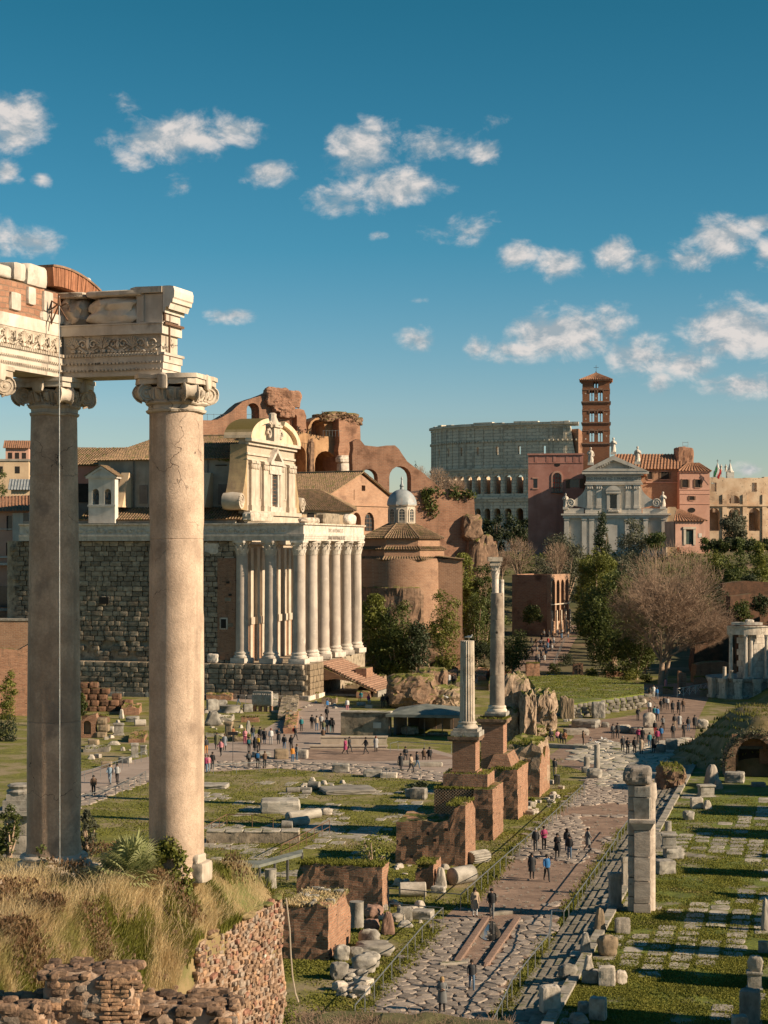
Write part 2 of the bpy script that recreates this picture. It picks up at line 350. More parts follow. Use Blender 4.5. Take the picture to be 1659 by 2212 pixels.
mt['brick_gold'] = M('golden_brick_vault_wall',(.47,.285,.15),(.31,.175,.09),.45,.95,.8,bscale=1.8,stain=((.18,.10,.055),.22,.55,.74),streak=((.15,.09,.055),.4,.7),vary=.04)
mt['brick_round'] = M('weathered_brick_rotunda',(.43,.285,.195),(.28,.165,.105),.5,.95,.7,bscale=2.5,stain=((.20,.12,.08),.3,.52,.74),bricks=(.7,.24,(.40,.30,.21),(.40,.22,.13),(.30,.155,.09)),vary=.05)
mt['brick_tower'] = M('dark_tower_brick',(.27,.125,.066),(.17,.078,.043),.5,.92,.6,bscale=3,bricks=(.6,.2,(.21,.14,.09),(.28,.125,.065),(.185,.082,.045)),vary=.04)
mt['ruin_core'] = M('rubble_core',(.25,.155,.10),(.13,.085,.056),1.5,.97,1.0,bscale=4,stain=((.34,.25,.17),3.2,.56,.72),moss=(GRN,.6),vary=.12)
mt['concrete_core'] = M('pale_rubble_core',(.36,.26,.18),(.19,.135,.092),1.6,.97,1.0,bscale=5,stain=((.44,.34,.25),3.0,.55,.7),moss=(GRN,.75),vary=.12)
mt['church_brick'] = M('pale_church_brick',(.47,.39,.30),(.375,.305,.235),.5,.85,.3,bscale=3,bricks=(.5,.16,(.42,.35,.27),(.47,.39,.30),(.385,.31,.24)),streak=((.36,.25,.17),.7,.4),vary=.03)
mt['church_trim'] = M('pale_church_stone',(.53,.455,.36),(.41,.345,.27),.7,.8,.25,streak=((.34,.26,.19),.8,.5),vary=.05)
mt['plaster_grey'] = M('grey_plaster',(.33,.30,.25),(.235,.21,.175),.5,.9,.35,streak=((.14,.12,.10),.7,.55),vary=.05)
mt['plaster_white'] = M('white_plaster',(.62,.58,.51),(.50,.46,.40),.6,.88,.2,streak=((.30,.27,.23),.8,.4),vary=.05)
mt['plaster_pink'] = M('faded_pink_plaster',(.47,.235,.185),(.36,.165,.125),.25,.9,.3,streak=((.27,.13,.10),.4,.6),stain=((.52,.32,.25),.2,.58,.76),vary=.03)
mt['plaster_salmon'] = M('salmon_plaster',(.56,.335,.25),(.46,.26,.19),.25,.9,.25,streak=((.34,.20,.15),.4,.45),vary=.03)
mt['plaster_ochre'] = M('ochre_plaster',(.60,.45,.29),(.50,.36,.23),.3,.9,.2,streak=((.36,.26,.17),.4,.4),vary=.05)
mt['church_front'] = M('white_travertine_front',(.66,.60,.51),(.52,.465,.39),.4,.8,.2,streak=((.23,.22,.20),.5,.55),vary=.04)
mt['trav'] = M('travertine_blocks',(.70,.62,.49),(.54,.475,.37),.12,.9,.7,bscale=.8,stain=((.33,.295,.235),.09,.52,.72),streak=((.24,.215,.175),.18,.5),bricks=(2.6,1.2,(.33,.29,.23),(.72,.635,.50),(.55,.485,.38)),vary=.03)
mt['trav_lit'] = M('warm_sunlit_travertine',(.60,.45,.31),(.44,.29,.18),.2,.9,.6,bscale=.9,stain=((.30,.20,.13),.15,.55,.72),holes=(.7,.16,(.09,.065,.05)),vary=.03)  # warm sunlight on the inner walls is put into this stone colour
mt['tile'] = M('mossy_roof_tile',(.30,.195,.115),(.165,.115,.072),1.6,.92,.4,stain=((.12,.115,.04),1.1,.5,.68),vary=.1)
mt['tile_red'] = M('terracotta_roof_tile',(.40,.215,.125),(.26,.135,.08),1.3,.92,.4,stain=((.17,.13,.075),.9,.55,.75),vary=.1)
mt['lead'] = M('lead_sheet',(.33,.35,.35),(.22,.24,.24),.8,.55,.15,stain=((.36,.24,.18),.5,.58,.75),spec=.5,vary=.02)
mt['dark'] = M('dark_interior',(.03,.026,.022),(.018,.016,.014),1,.9,0,vary=0)
mt['glass'] = M('window_glass',(.05,.06,.065),(.03,.035,.04),1,.12,0,spec=.6,vary=0)
mt['wood'] = M('weathered_wood',(.17,.11,.07),(.10,.062,.04),3,.85,.3,vary=.1)
mt['wood_green'] = M('green_door_paint',(.055,.085,.07),(.04,.06,.05),2,.6,.1,vary=.05)
mt['iron'] = M('grey_iron',(.13,.13,.12),(.08,.075,.07),6,.55,.1,metal=.5,vary=.05)
mt['rust'] = M('rusty_iron',(.20,.115,.07),(.12,.07,.045),8,.8,.2,metal=.2,vary=.05)
mt['steel'] = M('galvanised_rail',(.34,.35,.34),(.22,.23,.22),5,.45,.1,metal=.7,vary=.05)
mt['basalt'] = M('basalt_paving',(.31,.255,.205),(.20,.162,.13),1.8,.72,.5,bscale=7,stain=((.10,.085,.072),1.5,.55,.75),vary=.28,spec=.4)
mt['slab'] = M('marble_floor_slab',(.40,.355,.29),(.26,.23,.185),1.4,.8,.4,stain=((.13,.125,.075),1.2,.52,.72),vary=.28,moss=(GRN,.25))
mt['dirt'] = M('trodden_earth',(.27,.185,.135),(.185,.125,.092),.7,.95,.6,bscale=5,stain=((.36,.245,.18),.5,.52,.72),vary=0)
mt['gravel'] = M('gravel_path',(.36,.285,.235),(.285,.22,.178),.35,.95,.4,bscale=8,stain=((.22,.165,.13),.4,.55,.75),vary=0)
mt['lawn'] = M('patchy_lawn',(.180,.172,.034),(.115,.117,.022),.55,.95,1.0,bscale=7,stain=((.26,.205,.115),.28,.45,.64),vary=0,fine=(4.5,.5))
mt['lawn2'] = M('lawn_over_slabs',(.145,.168,.028),(.085,.105,.018),.8,.95,1.0,bscale=7,stain=((.24,.205,.14),.40,.50,.66),vary=0,fine=(4.5,.5))
mt['earth'] = M('hill_earth',(.27,.195,.10),(.15,.12,.05),.6,.97,.9,bscale=4,stain=((.09,.115,.028),.4,.5,.66),vary=0)
mt['hill'] = M('wooded_hill_ground',(.14,.115,.055),(.07,.075,.03),.12,.97,.9,bscale=2,stain=((.20,.14,.085),.1,.52,.68),vary=0)
mt['straw'] = M('dry_grass',(.68,.55,.32),(.50,.37,.19),.8,.8,0,stain=((.25,.24,.07),.45,.50,.66),trans=.35,vary=0)
mt['grass'] = M('green_grass_blade',(.205,.20,.036),(.135,.143,.025),.5,.8,0,stain=((.21,.175,.06),.35,.55,.7),trans=.35,vary=0)
def leafm(n,a,b,sc=.5): return M(n,a,b,sc,.6,0,trans=.3,vary=.18,spec=.3)
mt['leaf'] = leafm('evergreen_leaf',(.12,.14,.034),(.055,.075,.018))
mt['leaf_bright'] = leafm('bright_leaf',(.20,.205,.038),(.115,.13,.024))
mt['leaf_dark'] = leafm('dark_conifer_leaf',(.055,.07,.028),(.030,.042,.017))
mt['leaf_olive'] = leafm('olive_leaf',(.135,.135,.085),(.078,.082,.048))
mt['leaf_dry'] = leafm('dry_leaf',(.17,.10,.05),(.10,.06,.03))
mt['palm'] = leafm('palm_leaf',(.40,.41,.20),(.24,.27,.10),2)
mt['bark'] = M('pale_bark',(.40,.29,.20),(.25,.175,.12),2,.9,.3,vary=.1)
mt['twig'] = M('winter_twig',(.32,.225,.155),(.215,.145,.10),.3,.9,0,vary=.1)
mt['bird'] = plain((.75,.74,.72),.7,0,'white_feather')
mt['brick_plain'] = M('arch_brick_face',(.34,.155,.085),(.235,.10,.055),3,.92,.5,vary=.22)
mt['mortar'] = M('crumbling_mortar',(.40,.29,.21),(.24,.165,.115),2.2,.97,.9,bscale=9,stain=((.15,.10,.07),1.4,.52,.7),vary=0)
for k_,a_,b_ in (('st_red',(.33,.17,.115),(.23,.115,.08)),('st_brown',(.28,.18,.115),(.18,.115,.075)),('st_orange',(.42,.26,.155),(.32,.19,.11)),('st_grey',(.34,.27,.21),(.22,.17,.13)),('st_white',(.66,.60,.50),(.52,.46,.38)),('st_dark',(.15,.095,.065),(.09,.06,.042))):
 mt[k_] = M('rubble_stone',a_,b_,4,.93,.7,bscale=14,vary=.2)
mt['tuff_lit'] = M('brown_sunlit_tuff',(.30,.225,.145),(.20,.15,.098),1.2,.95,.7,bscale=5,vary=.2)  # brown tuff; sunlight on the podium end is put into this colour
mt['brick_step'] = M('brick_stair',(.33,.205,.14),(.22,.13,.088),1.5,.92,.5,bscale=7,vary=.15)
mt['church_trim2'] = M('mossy_church_stone',(.66,.51,.35),(.52,.40,.27),.7,.8,.25,streak=((.30,.23,.16),.8,.5),moss=((.17,.13,.04),1.2),vary=.05)
mt['church_sweep'] = M('ochre_church_sweep',(.42,.30,.16),(.27,.19,.11),.6,.9,.3,streak=((.16,.12,.09),.8,.6),vary=.05)
mt['plaster_dark'] = M('dark_plaster',(.20,.17,.145),(.13,.11,.095),.5,.9,.3,vary=.05)
mt['brick_shaded'] = M('shadowed_brick',(.13,.065,.04),(.09,.045,.028),2,.95,.4,vary=0)  # shade behind the lattice openings, put into the brick colour
mt['brick_lat'] = M('lattice_brick',(.42,.29,.19),(.30,.19,.12),2,.92,.4,vary=0)
mt['granite_dark2'] = M('chipped_grey_granite',(.33,.265,.205),(.21,.165,.13),1.2,.88,.5,bscale=9,stain=((.42,.35,.27),.8,.55,.72),streak=((.13,.10,.08),1.3,.55),holes=(1.1,.15,(.05,.04,.03)),vary=0)
mt['roof_sheet'] = M('grey_green_sheet',(.20,.21,.18),(.13,.14,.12),1,.6,.15,vary=0)
mt['slab_pale'] = M('pale_bench_stone',(.50,.41,.31),(.38,.31,.235),1.3,.85,.3,vary=.06)
mt['trav_pier'] = M('banded_travertine',(.50,.42,.34),(.37,.305,.245),1.0,.85,.5,bscale=8,zsq=3.0,stain=((.22,.18,.15),1.2,.56,.76),streak=((.24,.20,.16),2,.4),vary=.12)
mt['marble_cap'] = M('broken_marble_capital',(.33,.285,.24),(.17,.145,.12),1.6,.88,.7,bscale=6,vary=.1)
mt['frag_pale'] = M('pale_fragment',(.47,.41,.34),(.32,.28,.225),2,.88,.5,stain=((.17,.15,.12),1.8,.56,.76),vary=.25)
mt['red_granite'] = M('red_granite',(.33,.20,.145),(.22,.13,.095),5,.8,.4,bscale=18,vary=.15)
mt['tuff_red'] = M('dark_red_tuff',(.20,.105,.062),(.11,.065,.042),1.2,.95,.9,bscale=5,moss=(GRN,.4),vary=.25)
mt['red_beam'] = M('reddish_kerb',(.28,.185,.14),(.19,.125,.092),3,.9,.4,vary=.08)
mt['step_stone'] = M('worn_step_stone',(.29,.25,.195),(.17,.15,.115),1.6,.88,.6,stain=((.10,.105,.05),1.3,.5,.7),vary=.16)
mt['water'] = M('puddle_water',(.03,.03,.028),(.02,.02,.02),1,.03,0,spec=.7,vary=0)
mt['mound_weed'] = M('mound_weeds',(.20,.155,.065),(.115,.10,.035),.6,.85,0,stain=((.11,.13,.03),.3,.48,.62),trans=.3,vary=0)
# ================================================================== the setting: ground, road, paths
def hgt(X,Y):
 z = 0.0
 def sm(a,b,t): t = min(1,max(0,(t-a)/(b-a))); return t*t*(3-2*t)
 z += 1.8*sm(350,425,Y)+16.5*sm(425,520,Y)
 if X > 0: z += 17*sm(.214*Y,.214*Y+14,X)*sm(215,260,Y)*(1-sm(405,470,Y))   # the slope of the Palatine
 if Y > 540: z += .8
 return min(z,19.4)
def GZ_(x,y):
 z = 0.0
 for _ in range(12): p = G(x,y,z); z = .5*z+.5*hgt(p.x,p.y)
 return Vector((p.x,p.y,hgt(p.x,p.y)))
ys = list(np.arange(30,300,15.0))+list(np.arange(300,560,8.0))+[580,620,680,760,900,1200,1800,3000,5500,8000]
xs = [-6000,-3000,-1500,-800,-500,-350,-250]+list(np.arange(-200,201,10.0))+[250,350,500,800,1500,3000,6000]
V = [];
for Y in ys:
 for X in xs: V.append((X,Y,hgt(X,Y)))
gm = bpy.data.meshes.new('ground'); gm.from_pydata(V,[],grid_faces(len(xs),len(ys))); gm.materials.append(mt['lawn']); gm.materials.append(mt['hill'])
for p in gm.polygons: p.material_index = 1 if p.center.y > 298 else 0; p.use_smooth = True
ground = setting(link('ground',gm))
def sheet(name,polyD,z,mat,zg=0.0,world=False):
 P = [Vector((p[0],p[1],0)) for p in polyD] if world else [G(x,y,zg) for x,y in polyD]
 tri = tessellate_polygon([[Vector((p.x,p.y,0)) for p in P]])
 F = []
 for t in tri:
  a,b,c = (P[i] for i in t)
  F.append(tuple(t) if (b.x-a.x)*(c.y-a.y)-(b.y-a.y)*(c.x-a.x) > 0 else tuple(t[::-1]))
 me = bpy.data.meshes.new(name); me.from_pydata([(p.x,p.y,z) for p in P],[],F); me.materials.append(mat)
 return setting(link(name,me))
def inpoly(x,y,P):
 r = False; j = len(P)-1
 for i in range(len(P)):
  if (P[i][1] > y) != (P[j][1] > y) and x < (P[j][0]-P[i][0])*(y-P[i][1])/(P[j][1]-P[i][1])+P[i][0]: r = not r
  j = i
 return r
ROAD = [(700,2260),(787,2169),(873,2072),(953,1989),(1000,1945),(1093,1846),(1149,1790),(1261,1694),(1270,1668),(1200,1650),(1300,1600),(1445,1620),(1443,1637),(1356,1772),(1333,1811),(1218,1971),(1186,2019),(1106,2119),(1040,2260)]
road = sheet('road',ROAD,.008,mt['dirt'])
UP = [(1200,1650),(1185,1635),(1240,1592),(1228,1565),(1372,1545),(1400,1530),(1345,1508),(1285,1484),(1560,1472),(1532,1504),(1505,1560),(1500,1600),(1445,1620),(1300,1600)]
sheet('dirt_path',UP,.012,mt['dirt'])
FARP = [(1150,1425),(1212,1345),(1245,1345),(1215,1400),(1190,1440)]
V = []; pth = [GZ_(1150,1450),GZ_(1178,1418),GZ_(1198,1388),GZ_(1216,1366),GZ_(1234,1346)]
for p in pth: V += [(p.x-4,p.y,p.z+.06),(p.x,p.y,p.z+.07),(p.x+4,p.y,p.z+.06)]
fp = bpy.data.meshes.new('hill_path'); fp.from_pydata(V,[],grid_faces(3,5)); fp.materials.append(mt['dirt']); setting(link('hill_path',fp))
PLAZA = [(165,1745),(310,1692),(438,1668),(600,1660),(760,1672),(960,1690),(1010,1640),(935,1618),(840,1618),(735,1592),(748,1540),(655,1532),(600,1558),(528,1600),(438,1607),(315,1636),(165,1668),(40,1700),(40,1800)]
plaza = sheet('plaza',PLAZA,.008,mt['gravel'])
sheet('plaza_floor',[(640,1622),(690,1612),(930,1625),(990,1640),(800,1645),(640,1640)],.012,mt['dirt'])
sheet('footpath',[(436,1506),(560,1522),(655,1532),(748,1540),(760,1528),(640,1512),(560,1508),(436,1496),(300,1462),(170,1440),(170,1452),(300,1478)],.010,mt['gravel'])
def cells(poly,step,seed,jit=.42,keep=None,gap=.03):
 rr = random.Random(seed); xs_ = [p[0] for p in poly]; ys_ = [p[1] for p in poly]; pts = {}
 ang = math.radians(-13.5); ca,sa = math.cos(ang),math.sin(ang)
 R = [(p[0]*ca+p[1]*sa,-p[0]*sa+p[1]*ca) for p in poly]
 i0,i1 = int(min(r[0] for r in R)/step)-2,int(max(r[0] for r in R)/step)+2; j0,j1 = int(min(r[1] for r in R)/step)-2,int(max(r[1] for r in R)/step)+2
 for i in range(i0,i1+1):
  for j in range(j0,j1+1):
   a = (i+(.5 if j % 2 else 0)+rr.uniform(-jit,jit))*step; b = (j+rr.uniform(-jit,jit))*step
   pts[(i,j)] = (a*ca-b*sa,a*sa+b*ca)
 out = []
 for (i,j),(px,py) in pts.items():
  if not inpoly(px,py,poly) or (keep and not keep(px,py)): continue
  cell = [(px-2*step,py-2*step),(px+2*step,py-2*step),(px+2*step,py+2*step),(px-2*step,py+2*step)]
  for di in (-2,-1,0,1,2):
   for dj in (-2,-1,0,1,2):
    q = pts.get((i+di,j+dj))
    if q is None or (di == 0 and dj == 0): continue
    nx,ny = q[0]-px,q[1]-py; l = math.hypot(nx,ny); nx /= l; ny /= l; d = l/2-gap
    new = []
    for k in range(len(cell)):
     A,B = cell[k-1],cell[k]; fa = (A[0]-px)*nx+(A[1]-py)*ny-d; fb = (B[0]-px)*nx+(B[1]-py)*ny-d
     if (fa < 0) != (fb < 0): t = fa/(fa-fb); new.append((A[0]+(B[0]-A[0])*t,A[1]+(B[1]-A[1])*t))
     if fb < 0: new.append(B)
    cell = new
    if len(cell) < 3: break
   if len(cell) < 3: break
  if len(cell) >= 3: out.append(((px,py),cell))
 return out
def stone_geo(cell,z0,h,rr,c=None):
 """a worn stone: side, rounded shoulder, slightly tilted top; coordinates relative to c"""
 cx,cy = c or (0,0); mx = sum(p[0] for p in cell)/len(cell); my = sum(p[1] for p in cell)/len(cell)
 tx,ty = rr.uniform(-.035,.035),rr.uniform(-.035,.035); V = []; n = len(cell)
 P = []
 for k in range(n):
  A,B,D = cell[k-1],cell[k],cell[(k+1) % n]
  for Q,f in ((A,.24),(D,.24)): P.append((B[0]+(Q[0]-B[0])*f,B[1]+(Q[1]-B[1])*f))
 n = len(P)
 for s_,dz in ((1.0,-.06),(.985,h*.55),(.86,h)):
  for p in P:
   x,y = mx+(p[0]-mx)*s_,my+(p[1]-my)*s_; V.append((x-cx,y-cy,z0+dz+(tx*(x-mx)+ty*(y-my))*(1 if dz > 0 else 0)))
 V.append((mx-cx,my-cy,z0+h*1.12)); F = []
 for r in range(2):
  for k in range(n): k2 = (k+1) % n; F.append((r*n+k,r*n+k2,(r+1)*n+k2,(r+1)*n+k))
 for k in range(n): F.append((2*n+k,2*n+(k+1) % n,3*n))
 return V,F
def toD(X,Y,z=0): return (CX+X/Y*FX,HY+(CAMZ-z)/Y*FX)
roadW = [tuple(G(x,y)[:2]) for x,y in ROAD]
def road_keep(X,Y):
 x,y = toD(X,Y); nz = noise.noise(Vector((X*.35,Y*.35,3)))
 if inpoly(x,y,[(985,2085),(1062,1955),(1118,1955),(1058,2085)]): return False
 edge = 1850+nz*18
 if 1862+nz*14 < y < 1988+nz*10-max(0,(x-1050))*.12: return nz > .42 and y > 1930
 if 1742+nz*10 < y < 1762+nz*8: return False
 if x > 1262+nz*25 and 1765 < y < 1860: return nz > .35
 if y < 1662: return False
 return nz >-.62
rr = random.Random(11)
near = cells(roadW,.80,4,keep=road_keep,gap=.022)
near.sort(key=lambda c: c[0][1])
big = MB(); k = 0
for (c,cell) in near:
 if k < 290 and len(cell) >= 3:
  V,F = stone_geo(cell,.008,rr.uniform(.06,.10),rr,c); b = MB().add(V,F); b.build('stone',mt['basalt'],road,(c[0],c[1],0)); k += 1
 else: V,F = stone_geo(cell,.008,rr.uniform(.06,.10),rr); big.add(V,F)
stuff(big.build('paving_stone',mt['basalt'],road))
b = MB(); pw = [tuple(G(x,y)[:2]) for x,y in [(165,1748),(315,1690),(438,1665),(600,1658),(760,1670),(960,1690),(985,1672),(760,1650),(600,1643),(438,1645),(315,1672),(165,1716)]]
for (c,cell) in cells(pw,.95,9,gap=.05): V,F = stone_geo(cell,.008,rr.uniform(.05,.11),rr); b.add(V,F)
stuff(b.build('paving_stone',mt['basalt'],plaza))
b = MB()
for pl,st in (([(1235,1612),(1300,1598),(1370,1608),(1478,1596),(1500,1612),(1445,1640),(1440,1660),(1330,1668),(1230,1640)],1.5),([(1290,1690),(1300,1668),(1400,1662),(1430,1668),(1380,1700),(1300,1704)],1.1)):
 for (c,cell) in cells([tuple(G(x,y)[:2]) for x,y in pl],st,21,.3,gap=.035): V,F = stone_geo(cell,.014,rr.uniform(.05,.16),rr); b.add(V,F)
stuff(b.build('square_slab',mt['slab'],road))
def fx(Y): return 6.75+(Y-89.6)*.2335
AX = Vector((.2326,1)).normalized(); PX = Vector((AX.y,-AX.x))     # along the road, across to the right
AXA = math.atan2(AX.y,AX.x)
FLOORZ = .46
steps = thing('stone_steps','long low flight of worn grey stone steps beside the road railing','steps',(fx(88),88,0),AXA)
for r in range(5):
 t =-12.0; q = 0
 while t < 88:
  ln = rr.uniform(1.5,3.6)
  b = MB(); b.rock(ln-.04,.49,.30,14,.02,2,seed=r*100+q)
  b.build('step',mt['step_stone'],steps,(t+ln/2,-(.42+.48*r),-.18+.085*r+rr.uniform(-.02,.02)),rr.uniform(-.008,.008)); t += ln; q += 1
FLW = [(fx(60)+2.55,60),(fx(176)+2.55,176),(60,176),(90,60)]
floor_ = sheet('floor',FLW,FLOORZ,mt['lawn2'],world=True)
kb = MB()
for t in np.arange(60,176,2.2):
 kb.cbox(fx(t+1.1)+2.68,t+1.1,.3,2.16,.5,.34+rr.uniform(-.02,.03),rz=AXA)
stuff(kb.build('edge_kerb',mt['slab'],floor_))
sl_ = []
for i in range(-1,42):
 for j in range(0,60):
  a = 70+j*1.55+(i % 2)*.6; c = 3.5+i*1.25
  X,Y = fx(a)+c*PX.x*1.0,a+c*PX.y
  x,y = toD(X,Y,FLOORZ)
  if x > 1800 or Y < 76 or y < 1715: continue
  nz = noise.noise(Vector((X*.14,Y*.09,9)))+.30*noise.noise(Vector((X*.5,Y*.5,2)))
  if nz > .06 and rr.random() < .88: sl_.append((Y,X,a,c))
sl_.sort(); b = MB()
for k,(Y,X,a,c) in enumerate(sl_):
 sx_,sy_ = rr.uniform(1.2,1.62),rr.uniform(.95,1.27); rz = AXA+rr.uniform(-.05,.05); X += rr.uniform(-.06,.06); Y += rr.uniform(-.06,.06)
 if k < 280:
  q = MB(); q.rock(sx_,sy_,.12,6,.07,3,seed=k); q.build('slab',mt['slab'],floor_,(X,Y,FLOORZ-.112+rr.uniform(0,.025)),rz)
 else:
  b.rock(sx_,sy_,.12,12,.03,2,seed=k,M=Matrix.Translation((X,Y,FLOORZ-.085)) @ Matrix.Rotation(rz,4,'Z'))
stuff(b.build('floor_slabs',mt['slab'],floor_))
b = MB()
for k in range(620):
 x,y = rr.uniform(430,960),rr.uniform(1690,1890)
 nz = noise.noise(Vector((x*.012,y*.05,4)))
 if nz < .08 or (x > 900 and y > 1800): continue
 p = G(x,y); b.rock(rr.uniform(.9,1.8),rr.uniform(.6,1.1),.10,10,.06,2,seed=k,M=Matrix.Translation((p.x,p.y,-.06)) @ Matrix.Rotation(AXA+rr.uniform(-.1,.1),4,'Z'))
stuff(b.build('lawn_slabs',mt['slab'],ground))
def blades(name,pts,h,mat,parent=None,wid=.035,lean=.5,seed=1):
 rg = np.random.default_rng(seed); n = len(pts); P = np.array(pts,dtype=np.float32); a = rg.uniform(0,2*PI,n); H = h*rg.uniform(.5,1.3,n)
 W_ = wid*rg.uniform(.6,1.3,n); dx,dy = np.cos(a)*W_,np.sin(a)*W_; la = rg.uniform(0,2*PI,n); ll = H*lean*rg.uniform(.2,1,n)
 lx,ly = np.cos(la)*ll,np.sin(la)*ll
 Z0 = P[:,2]; V = np.empty((n,5,3),np.float32)
 V[:,0] = np.stack([P[:,0]-dx,P[:,1]-dy,Z0-.02],1); V[:,1] = np.stack([P[:,0]+dx,P[:,1]+dy,Z0-.02],1)
 V[:,2] = np.stack([P[:,0]-dx*.7+lx*.35,P[:,1]-dy*.7+ly*.35,Z0+H*.6],1); V[:,3] = np.stack([P[:,0]+dx*.7+lx*.35,P[:,1]+dy*.7+ly*.35,Z0+H*.6],1)
 V[:,4] = np.stack([P[:,0]+lx,P[:,1]+ly,Z0+H*(1-.25*lean)],1)
 b = np.arange(n)[:,None]*5; F = np.concatenate([b+np.array([[0,1,3]]),b+np.array([[0,3,2]]),b+np.array([[2,3,4]])])
 return npmesh(name,V.reshape(-1,3),F,mat,parent)
slabkey = {}
for (Y,X,a,c) in sl_: slabkey.setdefault((int(X//1.5),int(Y//1.5)),[]).append((X,Y))
def on_slab(X,Y):
 for i in (-1,0,1):
  for j in (-1,0,1):
   for (sx_,sy_) in slabkey.get((int(X//1.5)+i,int(Y//1.5)+j),()):
    d = Vector((X-sx_,Y-sy_));
    if abs(d.dot(AX)) < .66 and abs(d.dot(PX)) < .52: return True
 return False
pts = []
while len(pts) < 75000:
 x,y = rr.uniform(1180,1680),1715+520*rr.random() ** .8; p = G(x,y,FLOORZ)
 if p.x < fx(p.y)+2.75: continue
 if noise.noise(Vector((p.x*.5,p.y*.4,7))) < rr.uniform(-.45,.3): continue
 if on_slab(p.x,p.y) and rr.random() < .74: continue
 pts.append((p.x,p.y,FLOORZ))
stuff(blades('short_grass',pts,.09,mt['grass'],floor_,.04,.9))
pts = []
plW = [(-3,2)]
while len(pts) < 90000:
 x,y = rr.uniform(160,1270),rr.uniform(1640,2212)
 if inpoly(x,y,ROAD) or inpoly(x,y,PLAZA): continue
 p = G(x,y)
 if noise.noise(Vector((p.x*.3,p.y*.2,5))) < rr.uniform(-.4,.35): continue
 pts.append((p.x,p.y,0))
stuff(blades('lawn_grass',pts,.09,mt['grass'],ground,.05,.9,2))
b = MB()
for k in range(2600):
 x,y = rr.uniform(860,1440),1500+600*rr.random();
 if not (inpoly(x,y,ROAD) or inpoly(x,y,UP)): continue
 p = G(x,y); s_ = rr.uniform(.05,.16); V,F = rock_geo(s_*1.4,s_,s_*.7,4,.2,1,k); b.add(V,F,0,Matrix.Translation((p.x,p.y,.01)))
stuff(b.build('road_grit',mt['frag_pale'],road))
pts = []
for (A,B) in (((760,2212),(953,1999)),((1095,1852),(1255,1702)),((1000,1960),(1095,1855)),((1075,2212),(1190,2030)),((1225,1975),(1350,1790))):
 for k in range(2500):
  t = rr.random(); x = A[0]+(B[0]-A[0])*t; y = A[1]+(B[1]-A[1])*t; p = G(x,y); pts.append((p.x+rr.gauss(0,.28),p.y+rr.gauss(0,.3),0))
stuff(blades('verge_grass',pts,.2,mt['grass'],ground,.04,.8,3))
# ================================================================== foreground: terrace, temple columns, rubble wall
def capz(y,Y): return CAMZ-(y-HY)*Y/FX
TZ = 11.95
def edge_x(Y):  # right-hand edge of the terrace
 return -2.9+(Y-53.0)*.36 if Y < 53 else -2.9-(Y-53)*2.0
def terr(X,Y):
 d = edge_x(Y)-X; t = min(1,max(0,d/1.15)); e_ = 10.95 if Y > 47.6 else 10.95-min(1.75,(47.6-Y)*.9); t2 = min(1,max(0,d/1.7)); t = t if Y > 47.6 else t2; z = e_+(12.05-e_)*t*t*(3-2*t)
 z -= .030*max(0,46-Y)*(1.0 if X >-9 else .4); z += .16*noise.noise(Vector((X*.5,Y*.5,1)))+.25*noise.noise(Vector((X*.16,Y*.16,4)))
 f = min(1,max(0,(Y-54.0)/3.0)); return z*(1-f)+0.0*f if Y > 54 else z
V = []; ysr = [28+.8*i for i in range(39)]; n_ = 46
for Y in ysr:
 ex = edge_x(Y)-.05
 for i in range(n_):
  X =-34+(ex+34)*(i/(n_-1)) ** .6; V.append((X,Y,terr(X,Y)))
m_ = len(V)
tm = bpy.data.meshes.new('terrace'); F = grid_faces(n_,len(ysr))
for j,Y in enumerate(ysr): V.append((edge_x(Y)-.05,Y,2.0))
for j in range(len(ysr)-1): a = j*n_+n_-1; F.append((a,m_+j,m_+j+1,a+n_))
tm.from_pydata(V,[],F); tm.materials.append(mt['earth']); tm.polygons.foreach_set('use_smooth',[True]*len(F)); setting(link('terrace',tm))
V = []; F = []
for j in range(12):
 for i in range(16):
  X =-14+i*1.5; Y = 50+j*2.6; V.append((X,Y,max(-.3,4.6-(Y-52)*.17-max(0,X+1)*.14+.25*noise.noise(Vector((X*.4,Y*.4,0))))))
tm = bpy.data.meshes.new('bank'); tm.from_pydata(V,[],grid_faces(16,12)); tm.materials.append(mt['earth']); setting(link('bank',tm))
LC = Vector((-8.98,50.4)); dR = Vector((.955,-.297)).normalized(); dL = Vector((-.334,-.943)).normalized()
temple = thing('ruined_temple','tall ruined temple corner of granite columns under a carved marble entablature','temple',(LC.x,LC.y,TZ))
def relp(v,z): return (v.x-LC.x,v.y-LC.y,z-TZ)
def volute(b,M_,r=.27,wdt=.62):
 """a scroll: a spiral band that winds inward, as deep as the capital"""
 P = []
 for k in range(31):
  a =-PI/2+k*PI/6; rr_ = r*(1-k/34.0); P.append((rr_*math.cos(a),rr_*math.sin(a)))
 b.lathe([(.0,-wdt/2),(r*.90,-wdt/2),(r*.74,0),(r*.90,wdt/2),(.0,wdt/2)],14,M=M_ @ Matrix.Rotation(PI/2,4,'X'),cap=False)
 for s_ in (-1,1):
  for i in range(30):
   p,q = P[i],P[i+1]; b.tube(M_ @ Vector((p[0],s_*wdt/2,p[1])),M_ @ Vector((q[0],s_*wdt/2,q[1])),.035*(1-i/45),n=4)
  b.lathe([(.06,0),(.04,.03),(0,.035)],8,M=M_ @ Matrix.Translation((0,s_*wdt/2,0)) @ Matrix.Rotation(-s_*PI/2,4,'X'),cap=False)
